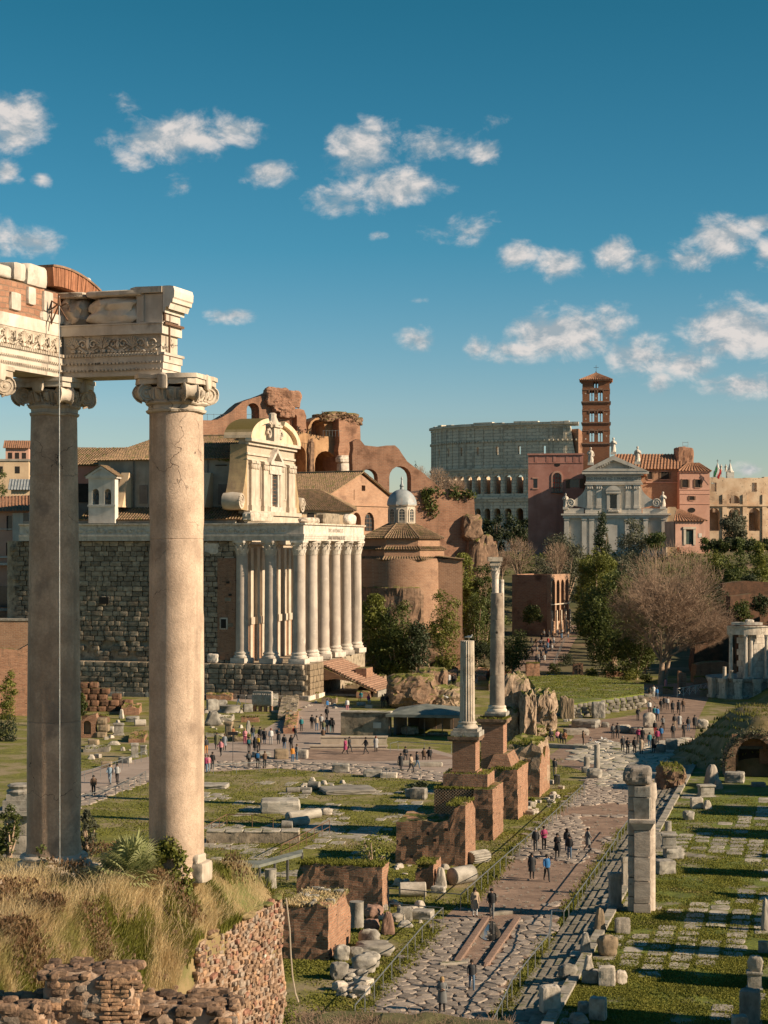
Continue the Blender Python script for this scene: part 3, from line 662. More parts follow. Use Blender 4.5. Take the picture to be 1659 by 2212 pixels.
def ionic_column(pos,zb,zt,r0,r1,shaft_mat,label=None,seed=0,rot=0.0,plinth=1.0,whole=True):
 """base, drum-jointed shaft and a four-sided scroll capital"""
 H = zt-zb; hb = .62 if whole else .1; hc = .98
 shaft = MB(); n = 40; off = seed*11.3
 def wob(a,z):
  q = Vector((math.cos(a)*.9,math.sin(a)*.9,z*.45+off)); d = noise.noise(q)*.008+noise.noise(q*3.1)*.006
  chip = noise.noise(q*1.15+Vector((9,0,0)));
  return 1+d-(.030 if chip > .40 else 0)
 prof = []
 zs = np.linspace(hb,H-hc,64)
 cuts = [hb+(H-hb-hc)*f for f in ((.725,) if seed == 0 else (.30,.86))]
 for z in zs:
  t = (z-hb)/(H-hb-hc); r = r0+(r1-r0)*(t ** 1.6);
  if t < .015: r *= 1.045
  prof.append((r,z))
 prof2 = []
 for (r,z) in prof:
  prof2.append((r,z))
  for cz in cuts:
   if abs(z-cz) < (zs[1]-zs[0])*.5: prof2 += [(r,cz+.01),(r*.982,cz+.018),(r*.982,cz+.038),(r,cz+.046)]
 prof2.sort(key=lambda p: p[1])
 shaft.lathe(prof2,n,rfun=wob)
 col = bpy.data.objects.new('column',None); C.objects.link(col); col.parent = temple; col.location = relp(pos,zb); col.rotation_euler = (0,0,rot)
 if label: col['label'] = label
 shaft.build('shaft',shaft_mat,col,smooth=42)
 b = MB(); R = r0
 if whole: b.lathe([(R*1.34,.18),(R*1.40,.22),(R*1.42,.30),(R*1.38,.36),(R*1.20,.39),(R*1.15,.43),(R*1.17,.46),(R*1.25,.49),(R*1.26,.54),(R*1.20,.58),(R*1.06,.60),(R*1.03,.66)],32,rfun=lambda a,z: 1+.02*noise.noise(Vector((math.cos(a)*2,math.sin(a)*2,z*3+off))))
 if whole: b.rock(R*2.75*plinth,R*2.75*plinth,.24,18,.015,4,seed=seed)
 else: b.rock(.62,.75,.55,9,.06,7,seed=3,M=Matrix.Translation((R*.82,.0,-.05))); b.rock(.42,.6,.3,5,.10,6,seed=5,M=Matrix.Translation((R*.78,-.05,.42)))
 b.build('base',mt['marble'],col,smooth=35)
 c = MB(); zc = H-hc
 c.lathe([(r1*1.0,zc-.03),(r1*1.08,zc+.0),(r1*1.10,zc+.05),(r1*1.02,zc+.08),(r1*1.02,zc+.17),(r1*1.10,zc+.20),(r1*1.14,zc+.24),(r1*1.12,zc+.28)],32)
 for k in range(30):
  a = 2*PI*k/30; c.lathe([(0,-.03),(.035,0),(0,.03)],5,c=(r1*1.13*math.cos(a),r1*1.13*math.sin(a),zc+.29),cap=False)
 c.lathe([(r1*1.05,zc+.28),(r1*1.12,zc+.44),(.5*r1+.47,zc+.62),(.5*r1+.45,zc+.66)],32)
 for k in range(16):
  a = 2*PI*(k+.5)/16; ca,sa = math.cos(a),math.sin(a)
  M_ = Matrix.Translation(((.6*r1+.34)*ca,(.6*r1+.34)*sa,zc+.48)) @ Matrix.Rotation(a,4,'Z') @ Matrix.Rotation(.35,4,'Y')
  c.lathe([(0,-.17),(.07,-.10),(.095,.02),(.075,.12),(0,.15)],8,M=M_,cap=False)
  a2 = a+PI/16; c.tube((r1*1.13*math.cos(a2),r1*1.13*math.sin(a2),zc+.33),((.5*r1+.49)*math.cos(a2),(.5*r1+.49)*math.sin(a2),zc+.62),.025,.03,4)
 for k in range(4):
  a = PI/4+k*PI/2; ca,sa = math.cos(a),math.sin(a)
  M_ = Matrix.Translation((.90*ca,.90*sa,zc+.52)) @ Matrix.Rotation(a,4,'Z')
  volute(c,M_,.26,.34)
 P = []
 for k in range(4):
  a = PI/4+k*PI/2;
  for d,rr_ in ((-.10,1.10),(.10,1.10),(.45,.95),(PI/4,.90),(PI/2-.45,.95)): P.append((rr_*math.cos(a+d),rr_*math.sin(a+d)))
 c.prism(P,zc+.72,zc+.86); c.prism([(x*1.04,y*1.04) for x,y in P],zc+.863,hc+zc)
 for k in range(4):
  a = k*PI/2; c.rock(.16,.34,.42,4,.05,3,seed=k,M=Matrix.Translation((.90*math.cos(a),.90*math.sin(a),zc+.58)) @ Matrix.Rotation(a,4,'Z'))
 c.V = [tuple(Vector(v)+noise.noise_vector(Vector(v)*3.1+Vector((off,0,0)))*.045) for v in c.V]
 c.build('capital',mt['marble'],col,smooth=32)
 return col
RC = LC+dR*3.62; KC = LC+dL*4.27; KC2 = LC+dL*7.5
zTop = 25.52
ionic_column(RC,12.15,zTop,.73,.725,mt['granite'],'warm sunlit pinkish granite column with a single joint high on its shaft',0,math.atan2(dR.y,dR.x),.98,False)
ionic_column(LC,12.05,zTop,.735,.62,mt['granite_dark'],'shaded grey stained granite column under the entablature corner',3,math.atan2(dR.y,dR.x))
ionic_column(KC,12.0,zTop,.73,.64,mt['granite_dark'],'granite column cut by the edge of the view, standing nearest',5,math.atan2(dR.y,dR.x))
def wing(d,length,name,back):
 """courses of one wing: (bottom, top, half width)"""
 return Matrix(((d.x,-d.y,0,0),(d.y,d.x,0,0),(0,0,.95,zTop-TZ),(0,0,0,1)))
ent = MB(); HWd = .55
MR = wing(dR,4,'a',0); ML = wing(dL,8,'b',0)
EL = [(0.00,.17,.00),(.175,.36,.035),(.365,.56,.07),(.56,.63,.11)]      # three fascias and a moulding
FRZ = (.63,1.15); BND = (1.15,1.45)
def course(b,M_,x0,x1,z0,z1,hw,seed=0,n=0,mi=0):
 b.box(x0,-hw,z0,x1,hw,z1,mi,M_)
for k,(z0,z1,ex) in enumerate(EL):
 course(ent,MR,.56,3.45+ex,z0,z1,HWd+ex)
 course(ent,ML,-.55,8.6,z0,z1,HWd+ex)
ent.build('architrave',mt['marble_white'],temple)
b = MB()
for M_,L_ in ((MR,3.45),(ML,8.6)):      # bead strips between the fascias, egg-and-dart under the frieze
 for (z,st,r) in ((.172,.11,.026),(.362,.11,.026),(.59,.09,.04)):
  x =-.5 if M_ is ML else .62
  while x < L_-.05:
   for s_ in (-1,1): b.box(x,s_*(HWd+.05+z*.1)-r*.6,z-r,x+st*.6,s_*(HWd+.05+z*.1)+r*.6,z+r,0,M_)
   x += st
stuff(b.build('bead_moulding',mt['marble'],temple))
fr = MB(); course(fr,MR,.56,3.41,*FRZ,HWd-.02); course(fr,ML,-.53,8.6,*FRZ,HWd-.02)
fr.build('frieze',mt['marble'],temple)
def relief(M_,x0,x1,side):
 """scrolls and palmettes standing proud of the frieze"""
 y = side*(HWd+.0); zc = (FRZ[0]+FRZ[1])/2; x = x0+.3; k = 0; Rt = random.Random(int(x0*10)+7)
 while x < x1-.2:
  b = MB(); o = Matrix.Translation((x,y,zc))
  if k % 2 == 0:
   for j in range(9):
    a = PI*(.08+.84*j/8); l = .20+.05*math.sin(a)
    p1 = Vector((l*math.cos(a)*.8,side*.05,l*math.sin(a)-.05)); b.tube((0,side*.02,-.10),p1,.012,.024,5); b.lathe([(0,-.03),(.03,0),(0,.03)],6,c=p1,cap=False)
   b.rock(.16,.08,.10,4,.1,2,seed=k,M=Matrix.Translation((0,side*.03,-.22)))
   nm = 'palmette'
  else:
   for sg in (-1,1):
    pr = None
    for j in range(14):
     a = j*.55; r_ = .135*(1-j/16); q = Vector((sg*(.15+r_*math.cos(a)),side*.035,.02+r_*math.sin(a)))
     if pr is not None: b.tube(pr,q,.026,.022,5)
     pr = q
    b.tube((sg*.03,side*.03,-.22),(sg*.28,side*.03,-.06),.03,.02,5)
    for j in range(3): b.rock(.09,.06,.07,3,.15,2,seed=j+k,M=Matrix.Translation((sg*(.06+.1*j),side*.03,-.25+.02*j)))
   b.rock(.10,.09,.30,4,.12,2,seed=k,M=Matrix.Translation((0,side*.03,-.12)))
   nm = 'scroll_carving'
  b2 = MB(); b2.add(b.V,b.F,0,M_ @ o); b2.build(nm,mt['marble'],temple,smooth=40); x += .43+Rt.uniform(-.02,.02); k += 1
relief(MR,.58,3.40,-1); relief(ML,.55,4.8,1)
bd = MB(); course(bd,MR,.50,3.49,1.152,1.42,HWd+.10); course(bd,MR,.50,3.51,1.423,1.46,HWd+.13)
bd.build('band_course',mt['marble_white'],temple)
bd = MB(); course(bd,ML,.30,8.6,1.152,1.50,HWd+.0); bd.build('band_course',mt['marble_white'],temple)
for (x0,x1,y0_,sd,w_) in ((.40,1.22,0,3,1.2),(1.26,2.80,0,8,1.32)):
 q = MB(); q.rock(x1-x0,w_,.84,4.2,.22,14,seed=sd); q2 = MB(); q2.add(q.V,q.F,0,MR @ Matrix.Translation(((x0+x1)/2,0,1.40))); q2.build('broken_block',mt['marble'],temple,smooth=60)
q = MB(); q.box(2.72,-HWd-.03,1.462,3.47,HWd+.03,2.26,0,MR); q.box(2.86,-HWd-.055,1.50,2.94,HWd+.05,2.24,0,MR); q.box(3.47,-HWd+.1,1.52,3.52,HWd-.1,2.2,0,MR)
q.build('end_block',mt['marble_white'],temple)
q = MB()
P = [(3.52+(x_-4.2)*.55,z_) for x_,z_ in [(4.20,1.75),(4.30,1.72),(4.34,1.86),(4.46,1.90),(4.50,1.82),(4.60,1.98),(4.70,2.0),(4.72,2.10),(4.78,2.14),(4.80,2.32),(4.74,2.44),(4.55,2.46),(4.20,2.46)]]
q.plate(P,y0=-HWd-.12,y1=HWd+.05,M=MR); q.build('cornice_end',mt['marble_white'],temple)
q = MB()
for (x0,x1,s_) in ((.42,1.22,1),(1.26,2.95,2)): q.rock(x1-x0,1.42,.17,12,.035,5,seed=s_,M=MR @ Matrix.Translation(((x0+x1)/2,-.02,2.22)))
q.plate([(2.6,2.28),(3.50,2.28),(3.50,2.45),(2.75,2.455),(2.6,2.42)],y0=-HWd-.16,y1=HWd+.1,M=MR)
q.build('cap_slab',mt['marble'],temple,smooth=45)
q = MB(); q.box(3.475,-HWd-.06,1.40,3.57,HWd+.08,1.47,0,MR); q.box(3.49,-HWd+.3,.45,3.53,-HWd+.35,2.0,0,MR); q.box(3.49,-HWd-.02,1.5,3.53,-HWd+.04,2.3,0,MR); q.box(3.47,.12,1.5,3.51,.17,2.3,0,MR)
q.build('iron_clamp',mt['rust'],temple)
q = MB(); q.box(.1,-HWd+.06,1.50,8.6,HWd-.04,2.40,0,ML)
q.build('brick_filling',mt['brick_new'],temple)
for k,(x,z,w_,h_) in enumerate(((1.3,1.75,.5,.6),(2.15,1.85,.4,.5),(2.95,1.6,.5,.5),(1.0,1.50,1.3,.26))):
 q = MB(); q.rock(w_,.2,h_,9,.05,3,seed=k,M=ML @ Matrix.Translation((x,HWd-.06,z))); q.build('marble_patch',mt['marble_white'],temple)
ai = MB(); n_ = 40; cx_,zc_,r0_,r1_ = .85,2.50-5.2,5.2,5.72
for k in range(n_):
 a0 = math.radians(84)+math.radians(29.5)*k/n_; a1 = a0+math.radians(29.5)/n_*.86
 P = [(cx_+r0_*math.cos(a0),zc_+r0_*math.sin(a0)),(cx_+r1_*math.cos(a0),zc_+r1_*math.sin(a0)),(cx_+r1_*math.cos(a1),zc_+r1_*math.sin(a1)),(cx_+r0_*math.cos(a1),zc_+r0_*math.sin(a1))]
 e = rr.uniform(.0,.02); q = MB(); q.plate(P,y0=-HWd+.05,y1=HWd+.22+e,M=ML); q.build('arch_brick',mt['brick_plain'],temple)
q = MB()
PP = [(cx_+5.73*math.cos(math.radians(a)),zc_+5.73*math.sin(math.radians(a))) for a in range(84,114,3)]
q.plate(PP+[(x_,z_+.06) for x_,z_ in PP[::-1]],y0=-HWd,y1=HWd+.26,M=ML); q.build('arch_topping',mt['ruin_core'],temple)
for k,(x,z,sx_,sz_) in enumerate(((-.75,2.55,.7,.5),(1.85,2.38,1.1,.62),(2.75,2.42,.6,.5),(3.6,2.4,.9,.35))):
 q = MB(); q.rock(sx_,1.1,sz_,9,.05,6,seed=40+k,M=ML @ Matrix.Translation((x,.06,z))); q.build('loose_block',mt['marble_white'],temple,smooth=50)
rod = thing('lightning_rod','thin grey metal rod and bracket rising beside the shaded granite column','lightning rod',(LC.x,LC.y,TZ))
def at_rod(x,y,Yd): q = Wp(x,y,Yd); return (q.x-LC.x,q.y-LC.y,q.z-TZ)
Yr = 48.8
b = MB(); b.tube(at_rod(129,1872,Yr),at_rod(128,640,Yr),.020,.016,6); b.build('cable',mt['steel'],rod)
b = MB(); b.tube(at_rod(128,660,Yr),at_rod(128,638,Yr),.05,.01,6)
for (x0,y0,x1,y1) in ((111,650,128,660),(111,650,111,700),(128,662,145,655),(128,662,146,692),(111,668,128,655),(112,695,126,662)): b.tube(at_rod(x0,y0,Yr+.3),at_rod(x1,y1,Yr+.05),.022,n=5)
b.build('bracket',mt['rust'],rod)
wall = thing('rubble_wall','rough reddish rubble retaining wall of mixed tuff and brick stones below the dry grass','wall',(-2.85,53.0,0))
wd = Vector((-.358,-1)).normalized(); wn = Vector((.94,-.34)).normalized()
wang = math.atan2(wd.y,wd.x); MWl = Matrix.Rotation(wang,4,'Z')      # local x runs towards the viewer, local y = inward/outward
def wtop(s): return 11.02-.05*s if s < 5.7 else (9.75-.42*(s-5.7) if s < 9.5 else 8.2)
core = MB(); NS,NZ = 60,36; V = []
for i in range(NS):
 s = i*13.0/(NS-1)
 for j in range(NZ):
  z = 3.0+(wtop(s)-3.0)*j/(NZ-1); V.append((s,.18*noise.noise(Vector((s*.9,z*.9,0)))-(z-8)*.02,z))
F = [(i*NZ+j,(i+1)*NZ+j,(i+1)*NZ+j+1,i*NZ+j+1) for i in range(NS-1) for j in range(NZ-1)]
nb = len(V)
for i in range(NS): s = i*13.0/(NS-1); V.append((s,-1.3,wtop(s)-.1))
F += [(i*NZ+NZ-1,(i+1)*NZ+NZ-1,nb+i+1,nb+i) for i in range(NS-1)]
nc = len(V)
for j in range(NZ): V.append((0,-1.4,3.0+(wtop(0)-3.0)*j/(NZ-1)))
F += [(j,j+1,nc+j+1,nc+j) for j in range(NZ-1)]
core.add(V,F,0,MWl); core.build('mortar_core',mt['mortar'],wall)
stones = []
def stone_place(s,z,sw,sh,seed,mat):
 y = .18*noise.noise(Vector((s*.9,z*.9,0)))-(z-8)*.02
 q = MB(); q.rock(sw,.17,sh,5.5,.16,2,seed=seed,z0=False); o = MB(); o.add(q.V,q.F,0,MWl @ Matrix.Translation((s,y+rr.uniform(-.05,.02),z)) @ Matrix.Rotation(rr.uniform(-.3,.3),4,'Y')); return o,mat
cnt = 0; rest = {}
z = 4.6; row = 0
while z < 11.0:
 h = rr.uniform(.08,.16); s = rr.uniform(0,.2)
 while s < 11.5:
  w_ = rr.uniform(.09,.25) if rr.random() < .9 else rr.uniform(.25,.4)
  if z+h*.6 < wtop(s):
   mk = rr.choices(['st_red','st_brown','st_orange','st_grey','st_white','st_dark'],[18,48,9,20,1.6,9])[0]
   o,m_ = stone_place(s+w_/2,z+h/2+rr.uniform(-.04,.04),w_*1.0,h*rr.uniform(.85,1.12),row*97+int(s*31),mt[mk])
   pxy = MWl @ Vector((s,0,z)); yy = pxy.y+53; vis = z > CAMZ-(2212-HY)*yy/FX
   if vis and cnt < 292: o.build('stone',m_,wall); cnt += 1
   else: rest.setdefault(mk,MB()).add(o.V,o.F)
  s += w_+rr.uniform(.015,.06)
 z += h+.03; row += 1
for mk,o in rest.items(): stuff(o.build('small_stone',mt[mk],wall))
b = MB()
for k in range(50):
 s = rr.uniform(0,5.8); b.rock(rr.uniform(.3,.7),rr.uniform(.3,.6),rr.uniform(.1,.2),3,.25,3,seed=k,M=MWl @ Matrix.Translation((s,-.25+rr.uniform(-.4,.12),wtop(s)-.07)))
stuff(b.build('turf_lip',mt['earth'],wall))
hose = thing('cable','pale white cable hanging down the end of the rubble wall','cable',(-2.8,53.3,0))
b = MB(); P = [(Wp(x,y,53.2)-Vector((-2.8,53.3,0))) for x,y in ((618,1940),(622,1975),(626,2010),(628,2060),(632,2110),(638,2145),(645,2165))]
b.path([(p.x,p.y,p.z) for p in P],.022,5); b.build('sheath',plain((.55,.45,.34)),hose)
def broken(name,label,x,y,Yd,sx,sy,sz,seed,brick_side=True):
 p = Wp(x,y,Yd); t = thing(name,label,'masonry',(p.x,p.y,p.z))
 q = MB(); q.rock(sx,sy,sz,5,.16,12,seed=seed); q.build('core',mt['mortar'],t)
 for k in range(80):
  a = rr.uniform(-.5,.5); zz = rr.uniform(.05,.95); fx_ = rr.random() < .6
  px,py = (a*sx*.9,-sy*.47) if fx_ else (sx*.47,a*sy*.9)
  s_ = rr.uniform(.12,.27); q = MB(); q.rock(s_*1.2,s_*.8,s_*.7,6,.22,3,seed=k+seed,M=Matrix.Translation((px,py,zz*sz*.92))); q.build('stone',mt[rr.choice(['st_brown','st_brown','st_dark','st_orange','st_grey'])],t)
 for k in range(60):
  q = MB(); q.rock(rr.uniform(.14,.4),rr.uniform(.14,.4),rr.uniform(.08,.2),5,.24,3,seed=seed+70+k,M=Matrix.Translation((rr.uniform(-.5,.5)*sx,rr.uniform(-.5,.5)*sy,sz*.93))); q.build('stone',mt[rr.choice(['st_brown','st_brown','st_dark'])],t)
 if brick_side:
  for r in range(int(sz/.085)):
   for k in range(rr.choice((2,3,4))):
    q = MB(); w_ = rr.uniform(.13,.26); q.rock(w_,.2,rr.uniform(.05,.075),8,.12,2,seed=r*7+k,M=Matrix.Translation((sx*.34+k*.2-.18+rr.uniform(-.06,.06),-sy*.5+rr.uniform(.0,.06),r*.085))); q.build('brick',mt['st_orange'],t)
 return t
broken('masonry_stub','stub of broken masonry with orange brick courses rising from the dry grass',196,2240,36.5,1.7,1.2,1.35,3)
broken('masonry_stub','low crumbled lump of red masonry at the very corner of the view',40,2250,36.0,1.2,1.2,.75,17,False)
broken('masonry_stub','sloping heap of rubble between the brick stub and the rubble retaining wall',400,2290,39.5,2.2,1.8,1.25,29,False)
rg = random.Random(77); pts = []; ptsg = []; ptsr = []
while len(pts) < 25000:
 Y = rg.uniform(34.5,53.0); X = rg.uniform(-.215*Y-.5,edge_x(Y)-.05) if rg.random() < .78 else edge_x(Y)-rg.uniform(.03,1.6)
 if (Vector((X,Y))-RC).length < 1.0 or (Vector((X,Y))-LC).length < 1.0: continue
 nz = noise.noise(Vector((X*.55,Y*.55,3)));
 xd,yd = toD(X,Y,12)
 if 250 < xd < 470 and yd > 2060 and rg.random() < .5: ptsg.append((X,Y,terr(X,Y))); continue
 if nz <-.28: ptsg.append((X,Y,terr(X,Y))); continue
 pts.append((X,Y,terr(X,Y)))
def tall_grass(name,pts,h,mat,seed,wid):
 """long arching stalks, each of four joints"""
 g = np.random.default_rng(seed); n = len(pts); P = np.array(pts,np.float32); H = h*g.uniform(.35,1.25,n)*(np.clip((52.0-P[:,1])/3.5,.35,1) if name == 'dry_grass' else 1); a = g.uniform(0,2*PI,n); dx,dy = np.cos(a)*wid,np.sin(a)*wid
 la = g.normal(.4,1.5,n); L = H*g.uniform(.1,.75,n); lx,ly = np.cos(la)*L,np.sin(la)*L; V = np.empty((n,9,3),np.float32)
 for k,t in enumerate((0,.33,.66,.88)):
  cxk,cyk,czk = P[:,0]+lx*t**2,P[:,1]+ly*t**2,P[:,2]-.05+H*(t-.22*t**3); wk = 1.0-.55*t
  V[:,2*k] = np.stack([cxk-dx*wk,cyk-dy*wk,czk],1); V[:,2*k+1] = np.stack([cxk+dx*wk,cyk+dy*wk,czk],1)
 V[:,8] = np.stack([P[:,0]+lx*1.1,P[:,1]+ly*1.1,P[:,2]+H*.74],1)
 b = np.arange(n)[:,None]*9; F = []
 for k in range(3): F += [b+np.array([[2*k,2*k+1,2*k+3]]),b+np.array([[2*k,2*k+3,2*k+2]])]
 F.append(b+np.array([[6,7,8]])); return npmesh(name,V.reshape(-1,3),np.concatenate(F),mat)
b = MB()
for k in range(260):
 Y = rg.uniform(40,49); X = edge_x(Y)-rg.uniform(.0,1.5); s_ = rg.uniform(.05,.2); V,F = rock_geo(s_*1.3,s_,s_*.8,4,.25,2,k); b.add(V,F,0,Matrix.Translation((X,Y,terr(X,Y)-.02)))
stuff(b.build('slope_rubble',mt['st_brown']))
for _ in range(24000):
 Y = rg.uniform(40,50.2); X = edge_x(Y)-rg.uniform(.0,1.9) ** 1.0; (ptsg if noise.noise(Vector((X,Y,1))) >-.05 else pts).append((X,Y,terr(X,Y)))
stuff(tall_grass('dry_grass',pts,.74,mt['straw'],5,.0065))
stuff(tall_grass('green_weeds',ptsg+[(p[0]+.1,p[1],p[2]) for p in ptsg],.26,mt['grass'],6,.014))
g = np.random.default_rng(8); sel = [p for p in pts if noise.noise(Vector((p[0]*.8,p[1]*.8,8))) > .30]
hp = [(p[0]+g.normal(0,.12),p[1]+g.normal(0,.12),p[2]+g.uniform(.30,.62)) for p in sel for _ in range(2)]
stuff(blades('seed_heads',hp,.07,mt['leaf_dry'],None,.02,.8,9))
# ================================================================== roofs, columns and other shared builders
def tiles(b,A,B,C_,D,pitch=.42,step=.55,r=.13,mi=0,under=True):
 """covering tiles: rounded ridges running down the slope in overlapping steps; A-B eave, D-C ridge"""
 A,B,C_,D = (Vector(q) for q in (A,B,C_,D)); nrm = (B-A).cross(D-A).normalized()
 if nrm.z < 0: nrm =-nrm
 nu = max(2,int(max((B-A).length,(C_-D).length)/pitch)); nv = max(2,int(((D-A).length+(C_-B).length)*.5/step))
 if under: b.add([tuple(A),tuple(B),tuple(C_),tuple(D),tuple(A-nrm*.12),tuple(B-nrm*.12),tuple(C_-nrm*.12),tuple(D-nrm*.12)],[(0,1,2,3),(7,6,5,4),(0,4,5,1),(1,5,6,2),(2,6,7,3),(3,7,4,0)],mi)
 for i in range(nu+1):
  s = i/nu; P0 = A+(B-A)*s; P1 = D+(C_-D)*s; d = P1-P0
  if d.length < .2: continue
  side = d.normalized().cross(nrm)
  n = max(1,int(d.length/step))
  for k in range(n):
   a,e = P0+d*(k/n-(.02 if k == 0 else 0)),P0+d*((k+1)/n); j = rr.uniform(-.02,.02)
   V = []
   for (q,rad,lift) in ((a,r*1.06,.05),(e,r*.88,.0)):
    for an in (0,50,90,130,180): t = math.radians(an); V.append(tuple(q+side*(math.cos(t)*rad+j)+nrm*(math.sin(t)*rad*.9+lift)))
   b.add(V,[(0,1,6,5),(1,2,7,6),(2,3,8,7),(3,4,9,8),(0,4,3,2,1)],mi)
 return b
def ridge(b,P,Q,r=.17,mi=0):
 b.tube(P,Q,r,r,7,mi); return b
def fluted(n=20,depth=.08):
 return lambda a,z: 1-depth*(.5+.5*math.cos(a*n)) ** .7
def corinth_parts(H,r0,r1,hb,hc,shaft_mat,trim_mat,parent,plinth=True,flutes=0,seg=20,seed=0,name='column'):
 col = bpy.data.objects.new(name,None); C.objects.link(col); col.parent = parent
 b = MB();
 if plinth: b.rock(r0*2.75,r0*2.75,hb*.45,16,.02,3,seed=seed)
 z = hb*(.45 if plinth else 0); e = hb-z
 b.lathe([(r0*1.32,z),(r0*1.36,z+e*.12),(r0*1.32,z+e*.3),(r0*1.16,z+e*.38),(r0*1.13,z+e*.55),(r0*1.22,z+e*.62),(r0*1.22,z+e*.78),(r0*1.06,z+e*.85),(r0*1.03,hb+.02)],seg)
 b.build('base',trim_mat,col,smooth=40)
 s = MB(); zs = np.linspace(hb,H-hc,18); rf = fluted(flutes) if flutes else (lambda a,z: 1+.018*noise.noise(Vector((math.cos(a),math.sin(a),z*.4+seed*9)))-(.05 if noise.noise(Vector((math.cos(a)*1.2,math.sin(a)*1.2,z*.55+seed*5))) > .48 else 0))
 s.lathe([(r0+(r1-r0)*((z-hb)/(H-hb-hc))**1.5,z) for z in zs],flutes*4 if flutes else seg,rfun=rf); s.build('shaft',shaft_mat,col,smooth=40)
 c = MB(); zc = H-hc
 c.lathe([(r1*1.05,zc-.06),(r1*1.08,zc),(r1*.97,zc+.04),(r1*.98,zc+hc*.4),(r1*1.12,zc+hc*.7),(r1*1.32,zc+hc*.86)],seg)
 for row,(zb,zt,nn,out) in enumerate(((.02,.42,8,1.30),(.05,.68,8,1.38))):
  for k in range(nn):
   a = 2*PI*(k+.5*row)/nn; ca,sa = math.cos(a),math.sin(a); tx,ty =-sa,ca; V = []
   for (t,o,w_) in ((0,1.0,.20),(.5,1.10,.26),(.85,1.22,.22),(1.0,out,.10),(.9,out*1.03,.06)):
    zz = zc+hc*(zb+(zt-zb)*t); rr_ = r1*o; w2 = w_*r1*1.4
    V += [(rr_*ca-tx*w2,rr_*sa-ty*w2,zz),((rr_*1.06)*ca,(rr_*1.06)*sa,zz),(rr_*ca+tx*w2,rr_*sa+ty*w2,zz)]
   F = []
   for i in range(4): F += [(3*i,3*i+1,3*i+4,3*i+3),(3*i+1,3*i+2,3*i+5,3*i+4)]
   c.add(V,F)
 for k in range(4):
  a = PI/4+k*PI/2; ca,sa = math.cos(a),math.sin(a); c.tube((r1*1.1*ca,r1*1.1*sa,zc+hc*.55),(r1*1.55*ca,r1*1.55*sa,zc+hc*.84),.05*r1,.11*r1,5); c.rock(.24*r1,.24*r1,.24*r1,2.5,.1,2,M=Matrix.Translation((r1*1.5*ca,r1*1.5*sa,zc+hc*.72)))
 P = []
 for k in range(4):
  a = PI/4+k*PI/2
  for d,q in ((-.09,1.72),(.09,1.72),(.5,1.36),(PI/4,1.28),(PI/2-.5,1.36)): P.append((r1*q*math.cos(a+d),r1*q*math.sin(a+d)))
 c.prism(P,zc+hc*.86,H); c.build('capital',trim_mat,col,smooth=30)
 return col
def font(text,size,mat,parent,loc,rot,name='inscription',ext=.015,align='CENTER'):
 cu = bpy.data.curves.new(name,'FONT'); cu.body = text; cu.size = size; cu.extrude = ext; cu.align_x = align; cu.align_y = 'CENTER'; cu.resolution_u = 3
 o = bpy.data.objects.new(name,cu); C.objects.link(o); bpy.context.view_layer.update()
 me = bpy.data.meshes.new_from_object(o.evaluated_get(bpy.context.evaluated_depsgraph_get())); me.name = name; bpy.data.objects.remove(o)
 me.materials.clear(); me.materials.append(mat); o = link(name,me,parent,loc); o.rotation_euler = rot; return o
mt['letter'] = M('recess_shade_letter',(.20,.17,.14),(.14,.12,.10),3,.9,0,vary=0)  # recess shade of carved lettering, put into the colour of raised letters
# ================================================================== columned temple with the church inside it
T = Fr(646,254.0,0,75); TS = Fr(646,254.0,0,165)
def sy(x,y,d=0.0): return TS.uz(x,y,-d)          # (local depth along the flank, height) at local x = d
tp = thing('columned_temple','colonnaded ancient temple on a dark stone podium with a pale inscribed entablature','temple',T.loc(),T.th)
PODZ,CAPZ,ENTZ = 4.87,21.76,24.2
q = MB(); uB = T.uz(696,1480,-1.7)[0]
q.box(-1.2,-1.5,.55,uB,44,PODZ-.03); q.box(uB,-.9,.0,30.4,44,PODZ-.08); q.build('podium_core',mt['tuff'],tp)
q = MB(); q.box(-1.75,-2.05,-.3,uB+.1,44,.62); q.build('plinth_course',mt['marble_white'],tp)
for k in range(14):
 q = MB(); q.rock(2.9,.5,.86,14,.02,2,seed=k); q.build('plinth_block',mt['marble_grey'],tp,(-1.75,-.6+k*3.0,-.22),PI/2)
cands = []
y =-1.6
for (z0,z1,x0,ya,yb,nrow,kind) in ((.62,PODZ,-1.35,-1.7,42,6,'p'),(PODZ+.0,CAPZ-.05,.1,9.0,42,24,'w')):
 hh = (z1-z0)/nrow
 for r in range(nrow):
  y = ya+rr.uniform(0,.6)
  while y < yb:
   ln = rr.uniform(.8,1.75);
   if not (kind == 'w' and r < 4 and rr.random() < .5 and y > 14):
    Wc = T.world(x0,y+ln/2,z0+hh*(r+.5)); xd,yd = toD(Wc.x,Wc.y,Wc.z)
    vis = (172 < xd < 314 or 438 < xd < 660)
    cands.append((0 if vis else 1,rr.random(),x0+rr.uniform(-.09,.05)*(1 if kind == 'w' else 1.3),y+ln/2,z0+hh*r,ln,hh))
   y += ln
cands.sort(); rest_b = MB()
protos = []
for k in range(16):
 V,F = rock_geo(1,1,1,14,.035,4,200+k); me = bpy.data.meshes.new('block'); me.from_pydata(V,[],F); me.materials.append(mt['tuff']); protos.append(me)
for i,(v_,_,x0,yc,z0,ln,hh) in enumerate(cands):
 if i < 296:
  o = link('block',protos[i % 16],tp,(x0,yc,z0),0); o.scale = (.9,ln-.05,hh-.035)
 else:
  V,F = rock_geo(.9,ln-.04,hh-.03,9,.06,2,i); rest_b.add(V,F,0,Matrix.Translation((x0,yc,z0)))
stuff(rest_b.build('wall_block',mt['tuff'],tp))
q = MB()
